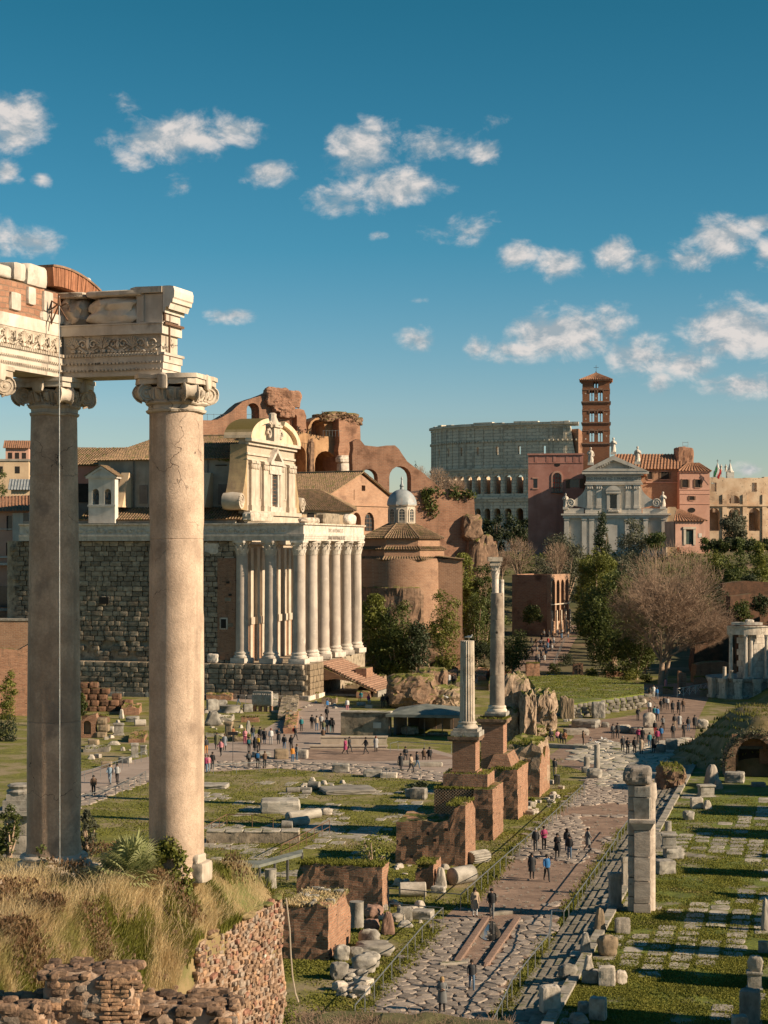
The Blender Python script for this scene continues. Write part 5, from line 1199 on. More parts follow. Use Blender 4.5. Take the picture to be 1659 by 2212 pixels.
for k in range(6): (ua,za),(ub,zb) = B2.uz(692+6*k,946,.3),B2.uz(698+6*k,946,.3); q.tube((ua,.3,za),(ua,.3,za+1.4),.04,n=4); q.tube((ua,.3,za+1.3),(ub,.3,za+1.3),.035,n=4)
q.build('terrace_railing',mt['steel'],bas)
B4 = Fr(960,366,0,14); gwl = fthing(B4,'overgrown_brick_wall','high weathered brick wall with shrubs hanging from its top beside the rotunda','wall')
rplate(B4,gwl,'wall','brick_far',[(880,1290),(880,1063),(935,1060),(960,1057),(1000,1059),(1022,1066),(1025,1100),(1029,1130),(1030,1150),(1046,1166),(1056,1200),(1062,1240),(1066,1290)],[],0,12,7,.4,1.5)
q = MB(); u,z = B4.uz(1042,1230,-1.5); q.rock(6.5,5,z+6,5,.16,14,seed=5,M=Matrix.Translation((u,-.5,0))); u,z = B4.uz(1020,1145,-1); q.rock(4,3,5,4,.25,8,seed=8,M=Matrix.Translation((u,-.5,z-2))); q.build('broken_core',mt['ruin_core'],gwl)
q = MB(); u,z = B4.uz(950,1290,-1); q.rock(11,4,17.5,8,.06,10,seed=3,M=Matrix.Translation((u+6,0,0))); q.build('buttress',mt['brick_far'],gwl)
B5 = Fr(1100,392,0,8); pr_ = fthing(B5,'brick_pier','small square brick pier between the overgrown wall and the pink building','pier')
q = MB(); fbox(q,B5,1048,1169,1072,1205,0,3); q.build('shaft',mt['brick_far'],pr_)
B6 = Fr(1190,402,0,66); ar = fthing(B6,'arcaded_brick_ruin','square brick ruin with four tall arches in its sunlit side above the crowded path','ruin')
u1 = B6.uz(1230,1242)[0]; zt_ = B6.uz(1190,1241)[1]
aw = u1/4.4; hol = [arch(aw*(.62+1.06*k),aw*.72,4.6,zt_-1.2) for k in range(4)]
q = MB(); q.plate(rect(0,2,u1,zt_),hol,0,.9); q.build('arcade_wall',mt['brick_round'],ar)
q = MB()
for k in range(5): q.box(aw*(.62+1.06*k)-aw*.62,-.35,0,aw*(.62+1.06*k)-aw*.44,0,7)
q.box(-.1,-.12,8.2,u1+.1,0,8.45); q.build('string_course',mt['marble'],ar)
S6 = Fr(1190,402,0,156); vL = S6.uz(1106,1300)[0]
q = MB(); q.box(.01,.9,0,.9,vL,zt_-.1); q.box(u1-.9,.9,0,u1,vL,zt_-.1); q.box(.9,vL-.9,0,u1-.9,vL,zt_); q.box(-.08,vL*.12,3,.02,vL*.9,zt_*.9); q.build('wall',mt['brick_far'],ar)
q = MB(); q.box(.9,.9,zt_-1.0,u1-.9,vL-.9,zt_-.5); q.build('roof_slab',mt['ruin_core'],ar)
col_c = Vector((113.0,736.0)); CA,CB = 94.0,46.0; CZ = 19.0
am = thing('amphitheatre','vast grey travertine amphitheatre with tiers of arches behind the bell tower','amphitheatre',(col_c.x,col_c.y,CZ))
def ell(t,o=0.0): return Vector(((CA-o)*math.cos(t),(CB-o)*math.sin(t)))
zA = lambda y: CAMZ-(y-HY)*690/FX-CZ
Z_top,Z_att,Z_l3b,Z_c2,Z_l2b,Z_c1 = zA(907),zA(1009),zA(1066),zA(1074),zA(1132),zA(1140)
t0,t1 = PI*.93,math.radians(244.8); NB = 22
def bay(b,ta,tb,outline,holes,o0,o1):
 """a flat bay between two ellipse angles; outline in (0..1, z)"""
 A,B = ell(ta),ell(tb); d = B-A; L_ = d.length; ux = d/L_; nx = Vector((-ux.y,ux.x));
 if nx.dot(-A) < 0: nx =-nx
 Mx = Matrix(((ux.x,nx.x,0,A.x),(ux.y,nx.y,0,A.y),(0,0,1,0),(0,0,0,1)))
 b.plate([(p[0]*L_,p[1]) for p in outline],[[(p[0]*L_,p[1]) for p in h] for h in holes],o0,o1,M=Mx); return Mx,L_
wb = MB(); hc_ = MB(); cn = MB(); rad = MB()
def uarch(c,w_,zb,zt,L_): return [(p[0]/L_,p[1]) for p in arch(c*L_,w_*L_,zb,zt,7)]
for k in range(NB):
 ta,tb = t0+(t1-t0)*k/NB,t0+(t1-t0)*(k+1)/NB; L_ = (ell(tb)-ell(ta)).length
 top = Z_top-(2.6 if k in (0,1,2) else 0)-(.9 if k in (3,4) else 0)+rr.uniform(-.3,.3)
 if k == NB-1: out = [(0,0),(1,0),(1,Z_att-3),(.85,Z_att+2),(.6,Z_att+9),(.4,top-2),(.3,top),(0,top)]
 else: out = [(0,0),(1,0),(1,top),(0,top)]
 H = [uarch(.5,.64,Z_l3b+.3,zA(1023),L_),uarch(.5,.64,Z_l2b,zA(1096),L_)]
 if k % 2 == 1 and k < NB-1: H.append(rect(.36,zA(978),.60,zA(960)))
 Mx,L_ = bay(wb,ta,tb,out,H,0,2.2)
 for zz0,zz1 in ((Z_l3b,Z_att-1.2),(Z_l2b-6,Z_c2-1.2)):
  hc_.lathe([(.62,zz0+1),(.55,zz0+1.4),(.5,zz1-1),(.75,zz1-.2)],8,M=Mx @ Matrix.Translation((0,-.1,0)))
 hc_.box(-.5,-.3,Z_att+.6,.5,0,Z_top-1.8,0,Mx)
 for (z0,z1,e) in ((Z_att-1.2,Z_att-.3,.5),(Z_att-.3,Z_att+.4,.95),(Z_c2-1.2,Z_c2-.3,.45),(Z_c2-.3,Z_c2+.4,.85),(Z_c1-1.2,Z_c1-.3,.45),(Z_c1-.3,Z_c1+.4,.85),(Z_top-2.0,Z_top-1.2,.5)): cn.box(-.1,-e,z0,L_+.1,0,z1,0,Mx)
 if k > 2: cn.box(-.1,-1.1,Z_top-1.2,L_+.1,0,Z_top-.4,0,Mx)
 for j in range(3): cn.box(L_*(j+.35)/3,-.8,zA(950),L_*(j+.35)/3+.5,0,zA(946),0,Mx)
 rad.box(-.9,2.2,0,.9,11,Z_att-3,0,Mx)
wb.build('outer_wall',mt['trav'],am); hc_.build('half_columns',mt['trav'],am)['kind'] = 'stuff'; cn.build('cornices',mt['trav'],am); rad.build('radial_wall',mt['trav_lit'],am)
q = MB(); NI = 64
for k in range(NI):
 ta,tb = 2*PI*k/NI,2*PI*(k+1)/NI; L_ = (ell(tb)-ell(ta)).length
 A,B = ell(ta,11.5),ell(tb,11.5); d = B-A; L2 = d.length; ux = d/L2; nx = Vector((-ux.y,ux.x)); nx =-nx if nx.dot(-A) < 0 else nx
 Mx = Matrix(((ux.x,nx.x,0,A.x),(ux.y,nx.y,0,A.y),(0,0,1,0),(0,0,0,1)))
 lo = PI*.93 < ta < math.radians(244)
 zt = zA(1030) if not lo else zA(1045)
 zt += rr.uniform(-.6,.6)
 H = [[(p[0]*L2,p[1]) for p in uarch(.5,.58,zA(1146),zA(1096),L2)]]
 if not lo: H.append([(p[0]*L2,p[1]) for p in (rect(.36,zA(1060),.62,zA(1040)) if k % 2 else uarch(.5,.5,zA(1086),zA(1068),L2))])
 q.plate([(0,0),(L2,0),(L2,zt),(0,zt)],H,0,2.5,M=Mx)
 q.box(-.9,-.45,0,.8,0,zA(1066),0,Mx); q.box(-.2,-.7,zA(1092),L2,0,zA(1088),0,Mx); q.box(-1,2.5,0,1,9,zA(1060),0,Mx)
q.build('inner_wall',mt['trav_lit'],am)
q = MB(); q.lathe([(.70,2),(.60,15),(.36,5),(.0,3)],48,M=Matrix.Diagonal((CA,CB,1,1))); q.build('seating',mt['trav_lit'],am)
q = MB(); A = ell(t1-.02,1); q.plate([(0,0),(14,0),(14,28),(9,36),(4,44),(0,Z_top-3)],y0=-2,y1=2,M=Matrix.Translation((A.x,A.y,0)) @ Matrix.Rotation(math.radians(35),4,'Z')); q.build('sloping_buttress',mt['brick_far'],am)
sc = MB()
for k in range(6):
 p = ell(t0+(t1-t0)*(1.5+k*.5)/NB,3); sc.tube((p.x,p.y,Z_top-4),(p.x,p.y,Z_top+.8),.1,n=4); sc.box(p.x-.1,p.y-2,Z_top-1,p.x+1.8,p.y+.5,Z_top-.9)
sc.build('scaffold',mt['steel'],am)
PB = Fr(1141,528,12,-5); ph = fthing(PB,'pink_house','plain faded pink house with an arched balcony window beside the grey amphitheatre','house')
q = MB(); q.plate(PB.pts([(1141,1215),(1260,1215),(1260,983),(1141,983)]),[farch(PB,1194,1213,1021,1064),rect(*PB.uz(1152,1054),*PB.uz(1161,1034)),rect(*PB.uz(1231,1053),*PB.uz(1251,1035)),],0,1); q.build('wall',mt['plaster_pink'],ph)
(ua,za),(ub,zb) = PB.uz(1141,1215),PB.uz(1260,985); q = MB(); q.box(ua,1,za,ua+.8,18,zb); q.box(ub-.8,1,za,ub,18,zb); q.box(ua,17,za,ub,18,zb); q.box(ua+.8,1,zb-1.5,ub-.8,17,zb-1); q.build('side_wall',mt['plaster_pink'],ph)
q = MB(); fbox(q,PB,1139,979,1262,983,-.3,1.2); fbox(q,PB,1141,999,1260,1001,-.12,0)
for xx in (1155,1180,1195,1222,1238,1252): fbox(q,PB,xx,984,xx+6,998,-.06,0)
q.build('parapet',mt['plaster_pink'],ph)
q = MB(); fbox(q,PB,1190,1018,1217,1066,.5,.6); fbox(q,PB,1150,1032,1163,1056,.5,.6); fbox(q,PB,1229,1033,1253,1055,.5,.6); q.build('window',mt['glass'],ph)
q = MB(); Q = [PB.uz(x,y,.4) for x,y in ((1195,1063),(1212,1063),(1212,1023),(1195,1023))]
for xx in (1198,1203,1208): fbox(q,PB,xx-.7,1022,xx+.7,1064,.35,.5)
for yy in (1032,1042,1052): fbox(q,PB,1194,yy,1213,yy+1.4,.36,.5)
q.build('red_window_frame',plain((.35,.07,.04),name='red_paint'),ph)
ov = [PB.uz(1204+6*math.cos(a),1004+4*math.sin(a)) for a in np.linspace(0,2*PI,16)[:-1]]; q = MB(); q.plate(ov,y0=-.05,y1=.02); q.build('oval_window',mt['dark'],ph)
q = MB(); ring = farch(PB,1191,1216,1017,1064); q.plate(ring,[farch(PB,1194,1213,1021,1063.5)],-.15,.0); fbox(q,PB,1150,1031,1163,1034,-.12,0); fbox(q,PB,1150,1054,1163,1057,-.15,0); q.build('window_surround',mt['plaster_salmon'],ph)
q = MB(); fbox(q,PB,1190,1062,1217,1065,-1.0,0)
for k in range(12): u = PB.uz(1191+2.3*k,1060)[0]; z = PB.uz(1191,1063)[1]; q.tube((u,-.95,z),(u,-.95,z+1.1),.03,n=4)
z = PB.uz(1191,1063)[1]; q.tube((PB.uz(1190,1060)[0],-.95,z+1.1),(PB.uz(1217,1060)[0],-.95,z+1.1),.04,n=4); q.build('balcony',mt['iron'],ph)
for xa in (1222.5,1252.5): q = MB(); fbox(q,PB,xa,1034,xa+8,1055,-.2,-.08); q.build('shutter',mt['wood'],ph)
TW = Fr(1258,555,12,-7); bt = fthing(TW,'bell_tower','tall slender dark brick bell tower with stacked pairs of arched openings and a cross','bell tower')
wT = TW.uz(1317,900)[0]; zz2 = lambda y: TW.uz(1288,y)[1]
lv = [(zz2(868),zz2(822),[(844,866)]),(zz2(913),zz2(868),[(889,911)]),(zz2(958),zz2(913),[(932,954)]),(zz2(1030),zz2(958),[])]
for i in range(4):
 Mx = Matrix.Translation((wT/2,wT/2,0)) @ Matrix.Rotation(i*PI/2,4,'Z') @ Matrix.Translation((-wT/2,-wT/2,0)); h = []
 for (z0,z1,ww) in lv[:3]:
  for (yt,yb) in ww:
   for c in (.255,.345,.565,.655): h.append(arch(wT*(c+.05),wT*.078,zz2(yb),zz2(yt),6))
 h.append(arch(wT*.44,wT*.07,zz2(838),zz2(824),6)); h.append(arch(wT*.54,wT*.07,zz2(838),zz2(824),6))
 e = .0 if i % 2 == 0 else .9
 q = MB(); q.plate(rect(e,0,wT-e,zz2(820)),h,0,.9,M=Mx); q.build('wall',mt['brick_tower'],bt)
 q = MB()
 for yy in (868,913,958):
  q.box(-.35,-.35,zz2(yy)-.15,wT+.35,0,zz2(yy)+.15,0,Mx); q.box(-.2,-.2,zz2(yy)-.5,wT+.2,0,zz2(yy)-.3,0,Mx)
  for k in range(16): q.box(wT*k/16,-.28,zz2(yy)-.32,wT*k/16+.22,0,zz2(yy)-.14,0,Mx)
 for yt in (844,889,932):
  q.box(-.05,-.12,zz2(yt)+.2,wT+.05,0,zz2(yt)+.4,0,Mx)
  for c in (.35,.66): q.plate(arch(wT*c,wT*.24,zz2(yt)-.6,zz2(yt)+.9,8),[arch(wT*c,wT*.18,zz2(yt)-.6,zz2(yt)+.5,8)],-.12,0,M=Mx)
 q.build('string_course',mt['brick_step'],bt)
 q = MB()
 for (z0,z1,ww) in lv[:3]:
  for (yt,yb) in ww:
   for c in (.35,.66): q.lathe([(.14,zz2(yb)),(.12,zz2(yt)-.9),(.25,zz2(yt)-.6)],6,M=Mx @ Matrix.Translation((wT*c,.3,0)))
 q.lathe([(.13,zz2(838)),(.11,zz2(827)),(.2,zz2(825))],6,M=Mx @ Matrix.Translation((wT*.49,.2,0))); q.build('window_colonnette',mt['marble_white'],bt)
for (fx_,yy) in ((.12,850),(.12,905),(.88,860),(.88,895),(.12,948),(.88,942),(.5,860),(.5,900)): q = MB(); q.lathe([(.28,-.08),(.2,0)],8,M=Matrix.Translation((wT*fx_,-.02,zz2(yy))) @ Matrix.Rotation(PI/2,4,'X')); q.build('ceramic_disc',mt['marble_white'],bt)
q = MB(); e = .75; zc = zz2(820); q.box(-.5,-.5,zc-.5,wT+.5,wT+.5,zc); ap = (wT/2,wT/2,zz2(803)); cn4 = [(-e,-e),(wT+e,-e),(wT+e,wT+e),(-e,wT+e)]
for i in range(4): a,b_ = cn4[i],cn4[(i+1) % 4]; tiles(q,(*a,zc),(*b_,zc),ap,ap,pitch=.62,step=.7,r=.16); ridge(q,(*a,zc),ap,.18)
q.build('roof',mt['tile_red'],bt)
q = MB(); q.tube(ap,(ap[0],ap[1],zz2(786)),.06,n=5); q.tube((ap[0]-.75,ap[1],zz2(791)),(ap[0]+.75,ap[1],zz2(791)),.06,n=5); q.rock(.5,.5,.5,2,.0,3,M=Matrix.Translation(ap)); q.build('cross',mt['iron'],bt)
SF = Fr(1325,515,8,-8); sf = fthing(SF,'white_church','white travertine church front with a triangular pediment, scrolls and saints above the trees','church')
q = MB(); q.plate(SF.pts([(1266,1215),(1384,1215),(1384,1020),(1266,1020)]),[rect(*SF.uz(1318,1098),*SF.uz(1332,1068))],0,1.5); fbox(q,SF,1218,1108,1442,1215,.4,1.6); q.build('front_wall',mt['church_front'],sf)
q = MB(); apx = SF.uz(1325,984); l_,r_ = SF.uz(1258,1018),SF.uz(1400,1018)
q.plate([l_,r_,apx],[[(l_[0]+3.4,l_[1]+.7),(r_[0]-3.4,r_[1]+.7),(apx[0],apx[1]-1.3)]],-1.3,1.5); q.plate([(l_[0]+1.5,l_[1]),(r_[0]-1.5,r_[1]),(apx[0],apx[1]-.8)],[],-.2,1.0)
for k in range(26):
 t = (k+.5)/26; u = l_[0]+1+(r_[0]-l_[0]-2)*t; z = l_[1]+(apx[1]-l_[1])*(1-abs(2*t-1))-1.4
 if z > l_[1]+.4: q.box(u-.2,-1.1,z,u+.2,-.2,z+.5)
q.build('pediment',mt['church_front'],sf)
q = MB(); fbox(q,SF,1257,1018,1402,1024,-1.2,1.5); fbox(q,SF,1263,1024,1390,1028,-.7,0); fbox(q,SF,1265,1040,1387,1044,-.5,0); fbox(q,SF,1266,1028,1385,1040,-.3,0); fbox(q,SF,1263,1044,1389,1047.5,-.75,0)
fbox(q,SF,1212,1109,1450,1113,-.9,1.6); fbox(q,SF,1216,1113,1444,1119,-.5,.4); fbox(q,SF,1264,1098,1386,1109,-.35,0); fbox(q,SF,1218,1098,1262,1109,.0,1.6); fbox(q,SF,1388,1098,1442,1109,0,1.6); q.build('cornice',mt['church_front'],sf)
for k in range(40):
 if k == 0: q = MB()
 fbox(q,SF,1264+3.1*k,1024,1265.6+3.1*k,1027,-.95,-.7)
stuff(q.build('dentils',mt['church_front'],sf))
for xx in (1274,1294,1357,1375):
 q = MB(); fbox(q,SF,xx-5.5,1057,xx+5.5,1098,-.35,0); fbox(q,SF,xx-6.6,1093,xx+6.6,1098,-.5,0); fbox(q,SF,xx-7,1047.5,xx+7,1050,-.6,0)
 for k in range(3): u,z = SF.uz(xx-4.5+4.5*k,1057,-.5); q.rock(.62,.5,.95,3,.15,2,seed=k,M=Matrix.Translation((u,-.4,z)))
 q.build('pilaster',mt['church_front'],sf)
for xx in (1224,1262,1278,1296,1355,1375,1395,1434): q = MB(); fbox(q,SF,xx-5,1119,xx+5,1200,-.35,.4); fbox(q,SF,xx-6,1119,xx+6,1123,-.5,.4); q.build('lower_pilaster',mt['church_front'],sf)
q = MB(); fbox(q,SF,1318,1068,1332,1098,.6,.7); fbox(q,SF,1324.5,1068,1325.5,1098,.5,.6); fbox(q,SF,1318,1080,1332,1081,.5,.6); q.build('window',mt['glass'],sf)
q = MB();
for a,b_ in ((1311,1317),(1333,1339)): fbox(q,SF,a,1066,b_,1100,-.6,0)
fbox(q,SF,1309,1060,1341,1066,-.8,0); u0_,z0_ = SF.uz(1308,1060); u1_,z1_ = SF.uz(1342,1049); q.plate([(u0_+(u1_-u0_)*k/12,z0_+(z1_-z0_)*math.sin(PI*k/12)**.7) for k in range(13)],y0=-.9,y1=0); fbox(q,SF,1311,1100,1340,1107,-.7,0)
q.build('window_surround',mt['church_front'],sf)
q = MB()
for k in range(9): u,z = SF.uz(1315+2.6*k,1107,-.85); q.lathe([(.10,0),(.2,.3),(.08,.7),(.14,.9)],6,c=(u,-.85,z))
q.build('baluster',mt['church_front'],sf)
for s_,xa in ((-1,1266),(1,1384)):      # sweeping side scrolls
 ua,zb = SF.uz(xa,1098); _,zt_ = SF.uz(xa,1050); P = [(ua,zb)]
 for k in range(11): t = k/10; P.append((ua+s_*(.2+5.2*(1-t)**2.0),zb+1.2*(1-t)+(zt_-zb)*t))
 q = MB(); q.plate(P+[(ua,zt_)] if s_ < 0 else P+[(ua,zt_)],y0=.1,y1=1.0); cxv,czv = ua+s_*4.3,zb+1.5
 q.lathe([(0,-.5),(1.25,-.5),(1.25,.5),(0,.5)],18,M=Matrix.Translation((cxv,.4,czv)) @ Matrix.Rotation(PI/2,4,'X'),cap=False); pr = None
 for k in range(20): a = k*.6; rad_ = 1.25*(1-k/22); p = (cxv+s_*rad_*math.cos(a),-.15,czv+rad_*math.sin(a)); (q.tube(pr,p,.16,.14,5) if pr else None); pr = p
 q.build('scroll',mt['church_front'],sf)
font('VIRG MARIAE AC S FRANCISCAE D',1.02,mt['letter'],sf,(*[(SF.uz(1325,1034)[0])],-.33,SF.uz(1325,1034,-.3)[1]),(PI/2,0,0),ext=.02)
q = MB(); q.box(SF.uz(1270,1100)[0],1.6,0,SF.uz(1380,1100)[0],40,SF.uz(1325,1022)[1]); q.build('nave',mt['plaster_salmon'],sf)
q = MB(); uA,uZ = SF.uz(1262,1020)[0],SF.uz(1396,1020)[0]; zE3 = SF.uz(1325,1019)[1]; um3 = apx[0]; tiles(q,(uZ,1.5,zE3),(uZ,40,zE3),(um3,40,apx[1]-.2),(um3,1.5,apx[1]-.2),pitch=.6,step=1); tiles(q,(uA,40,zE3),(uA,1.5,zE3),(um3,1.5,apx[1]-.2),(um3,40,apx[1]-.2),pitch=.8,step=1.4); q.build('roof',mt['tile_red'],sf)
q = MB(); fbox(q,SF,1442,1095,1460,1215,1.0,1.6); (ua,za),(ub,zb) = SF.uz(1443,1215,1.6),SF.uz(1462,1098,1.6); q.box(ua,1.6,za,ub,14,zb); q.build('ochre_aisle',mt['plaster_ochre'],sf)
def statue(x,yb,yt,F,v,label,group=None,arm=1):
 u,z = F.uz(x,yb,v); _,z2 = F.uz(x,yt,v); h = z2-z; Wd = F.world(u,v,z); t = thing('statue',label,'statue',(Wd.x,Wd.y,Wd.z),F.th,group); s = h/2.2
 q = MB(); q.box(-.42*s,-.4*s,-.25*s,.42*s,.4*s,.12*s); q.build('plinth',mt['church_front'],t)
 q = MB(); q.lathe([(.34*s,.12*s),(.36*s,.5*s),(.30*s,1.0*s),(.33*s,1.35*s),(.36*s,1.6*s),(.24*s,1.78*s),(.09*s,1.84*s),(.09*s,1.9*s),(.15*s,2.0*s),(.165*s,2.1*s),(.12*s,2.24*s),(0,2.27*s)],14,rfun=lambda a,z: 1+(.12*math.sin(7*a+z*2) if z < 1.5*s else 0))
 q.tube((arm*.32*s,0,1.62*s),(arm*.46*s,-.12*s,1.28*s),.11*s,.09*s,6); q.tube((arm*.46*s,-.12*s,1.28*s),(arm*.2*s,-.36*s,1.45*s),.09*s,.07*s,6); q.tube((-arm*.32*s,0,1.62*s),(-arm*.44*s,0,1.15*s),.11*s,.09*s,6); q.tube((-arm*.44*s,0,1.15*s),(-arm*.34*s,-.2*s,.95*s),.09*s,.07*s,6)
 q.build('figure',mt['marble_white'],t,smooth=50); return t
statue(1325,978,946,SF,-.2,'tallest stone saint standing on the pediment peak of the white church')
statue(1276,1001,967,SF,-.2,'stone saint with a small companion at the pediment corner nearest the bell tower',arm=-1)
statue(1377,999,965,SF,-.2,'stone saint at the pediment corner in front of the convent roof')
statue(1222,1097,1066,SF,.3,'pale statue on the low white church scroll beside the pink house',arm=-1)
statue(1432,1096,1063,SF,.3,'pale statue on the low white church scroll beside the convent')
CV = Fr(1400,548,10,4); cvt = fthing(CV,'convent','brown and salmon convent with long tiled roofs, shuttered windows and a ruined brick turret','building')
q = MB(); (ua,za),(ub,zb) = CV.uz(1330,1215),CV.uz(1467,1012); q.box(ua,0,za,ub,14,zb); q.build('wall',mt['brick_round'],cvt)
q = MB(); roofq(q,CV,[(1320,1013,-.8),(1470,1013,-.8),(1471,981,6),(1330,981,6)],pitch=.95,step=.9,r=.24); q.build('roof',mt['tile_red'],cvt)
q = MB(); (ua,za),(ub,zb) = CV.uz(1468,1215,-3),CV.uz(1533,1018,-3); q.box(ua,-3,za,ub,8,zb); q.build('salmon_wing',mt['plaster_salmon'],cvt)
q = MB(); ux0,ux1 = CV.uz(1466,1017,-3.6)[0],CV.uz(1536,1017,-3.6)[0]; ze = CV.uz(1500,1017,-3.6)[1]; za_ = CV.uz(1500,1000,2)[1]; uxm0,uxm1 = CV.uz(1486,1000,2)[0],CV.uz(1510,1000,2)[0]
tiles(q,(ux0,-3.6,ze),(ux1,-3.6,ze),(uxm1,2.5,za_),(uxm0,2.5,za_),pitch=.9,step=.9,r=.22); tiles(q,(ux1,-3.6,ze),(ux1,8.6,ze),(uxm1,2.5,za_),(uxm1,2.5,za_),pitch=.9,step=.9,r=.22); q.build('wing_roof',mt['tile_red'],cvt)
for (xa,xb,ya,yb,v) in ((1400,1408,1019,1035,0),(1428,1445,1019,1035,0),(1474,1486,1036,1053,-3),(1502,1513,1036,1053,-3),(1490,1499,1072,1080,-3)):
 q = MB(); fbox(q,CV,xa,ya,xb,yb,v-.05,v+.03); f = q.build('window',mt['dark'],cvt); q = MB(); fbox(q,CV,xa-3.5,ya,xa,yb,v-.15,v-.03); fbox(q,CV,xb,ya,xb+3.5,yb,v-.15,v-.03); q.build('shutter',mt['wood'],cvt); q = MB(); fbox(q,CV,xa-1,ya-2,xb+1,ya-.5,v-.2,v); fbox(q,CV,xa-1,yb+.3,xb+1,yb+1.6,v-.2,v); q.build('sill',mt['plaster_salmon'],cvt)
ov = [CV.uz(1494+8*math.cos(a),1102+5.5*math.sin(a),-3.05) for a in np.linspace(0,2*PI,18)[:-1]]; q = MB(); q.plate(ov,y0=-3.08,y1=-3.0); q.build('oval_window',mt['dark'],cvt)
q = MB()
for yy in (1057,1066,1088): fbox(q,CV,1467,yy,1534,yy+1.2,-3.15,-3)
fbox(q,CV,1466,1018,1536,1020,-3.4,-3); fbox(q,CV,1395,1041,1467,1043,-.3,0); q.build('string_course',mt['plaster_salmon'],cvt)
q = MB(); u,z = CV.uz(1480,1010,3); q.rock(5.4,5,7.0,9,.10,9,seed=3,M=Matrix.Translation((u,5,z-1))); q.build('brick_turret',mt['brick_far'],cvt)
q = MB(); u,z = CV.uz(1484,975,3)
for a in (-.5,.5): q.tube((u+a*1.6,5,z-2),(u+a*1.6,5,z+3),.06,n=4)
for k in range(4): q.tube((u-.8,5,z-.5+k*1.1),(u+.8,5,z-.5+k*1.1),.05,n=4)
q.build('ladder',mt['steel'],cvt)
LB = Fr(1460,500,12,10); lb = fthing(LB,'gatehouse','low salmon house with one tiled slope and a green doorway beside the convent','house')
q = MB(); q.plate(LB.pts([(1459,1182),(1524,1182),(1524,1124),(1459,1124)]),[rect(*LB.uz(1481,1176),*LB.uz(1499,1144))],0,.6); (ua,za),(ub,zb) = LB.uz(1459,1182),LB.uz(1524,1126); q.box(ua,1.2,za,ub,9,zb); q.build('wall',mt['plaster_salmon'],lb)
q = MB(); roofq(q,LB,[(1456,1125,-.7),(1528,1125,-.7),(1470,1101,6),(1462,1101,6)],pitch=.8,step=.8,r=.2); q.build('roof',mt['tile_red'],lb)
q = MB(); fbox(q,LB,1482,1146,1498,1176,.3,.4); q.build('door',mt['wood_green'],lb)
q = MB(); fbox(q,LB,1477,1142,1482,1177,-.25,0); fbox(q,LB,1498,1142,1503,1177,-.25,0); fbox(q,LB,1476,1138,1504,1143,-.35,0); q.build('door_frame',mt['church_trim'],lb)
q = MB(); fbox(q,LB,1509,1152,1516,1161,-.1,0); q.build('notice_plate',mt['plaster_white'],lb)
fl = thing('flag','green white and red flag on a slanting pole at the convent corner','flag',CV.world(*[CV.uz(1536,1040,-3.3)[0]],-3.3,CV.uz(1536,1045,-3.3)[1]))
q = MB(); q.tube((0,0,0),(1.2,-1.4,5.2),.05,n=5); q.build('pole',mt['steel'],fl)
for k,(nm,c) in enumerate((('green_band',(.02,.18,.06)),('white_band',(.7,.7,.68)),('red_band',(.5,.03,.03)))):
 q = MB(); V = [(1.1+.15*math.sin(j*1.1)+k*.55-j*.10,-1.4+.1*math.cos(j),4.9-j*.55-k*.28) for j in range(6)]+[(1.1+.15*math.sin(j*1.1)+(k+1)*.55-j*.10,-1.4+.1*math.cos(j+.5),4.9-j*.55-(k+1)*.28) for j in range(6)]
 q.add(V+[(x,y+.02,z) for x,y,z in V],[(j,j+1,j+7,j+6) for j in range(5)]+[(j+12,j+18,j+19,j+13) for j in range(5)]); q.build(nm,plain(c),fl)
for k,xx in enumerate((1550,1577)):
 p = Wp(xx,1020,900); t = thing('spire',('far white church spire with a cross, the one closer to the flag' if k == 0 else 'far white church spire with a cross, the one farther from the flag'),'spire',(p.x,p.y,p.z-25),0,'twin church spires')
 q = MB(); q.box(-1.7,-1.7,0,1.7,1.7,25); q.lathe([(1.9,25),(1.9,25.5),(1.3,25.7),(.5,28.5),(.1,29.6)],8); q.build('tower',mt['plaster_white'],t); q = MB(); q.tube((0,0,29),(0,0,31.2),.12,n=5); q.tube((-.5,0,30.5),(.5,0,30.5),.12,n=5); q.build('cross',mt['iron'],t)
 if k == 0:
  for j,xd in enumerate((1557.5,1568)):
   pp = Wp(xd,1022,898); tt = statue(xd,1017,1003,Fr(xd,898,0,0),0,'distant roof statue close to the %s of two white spires' % ('first','second')[j])
PZ = Fr(62,285,0,-6); pz = fthing(PZ,'palazzo','grey and white palazzo with shuttered and arched windows at the edge of the view','building')
q = MB(); q.plate(PZ.pts([(-140,1420),(62,1420),(62,1103),(-140,1103)]),[rect(*PZ.uz(14,1146),*PZ.uz(26,1114)),rect(*PZ.uz(13,1200),*PZ.uz(25,1172))],0,1.0); q.build('wall',mt['plaster_salmon'],pz)
q = MB(); fbox(q,PZ,27,1108,62,1312,-.25,0); fbox(q,PZ,-120,1202,62,1205,-.4,0); fbox(q,PZ,-120,1142,62,1144,-.3,0); q.plate(farch(PZ,41,66,1156,1203),[farch(PZ,44,63,1160,1203)],-.5,0); q.build('white_bay',mt['plaster_white'],pz)
q = MB(); q.plate(farch(PZ,44,62,1161,1203,-.3),y0=-.32,y1=-.27); fbox(q,PZ,14,1114,26,1146,.4,.5); fbox(q,PZ,13,1172,25,1200,.4,.5); fbox(q,PZ,50,1108,62,1140,-.34,-.26); fbox(q,PZ,-10,1266,16,1312,-.34,-.26); fbox(q,PZ,46,1256,62,1312,-.34,-.26); q.build('window',mt['glass'],pz)
q = MB(); fbox(q,PZ,30,1218,38,1312,-1.0,0); fbox(q,PZ,-20,1216,40,1221,-1.2,0); fbox(q,PZ,28,1212,42,1217,-1.3,0); q.build('portico_pier',mt['plaster_white'],pz)
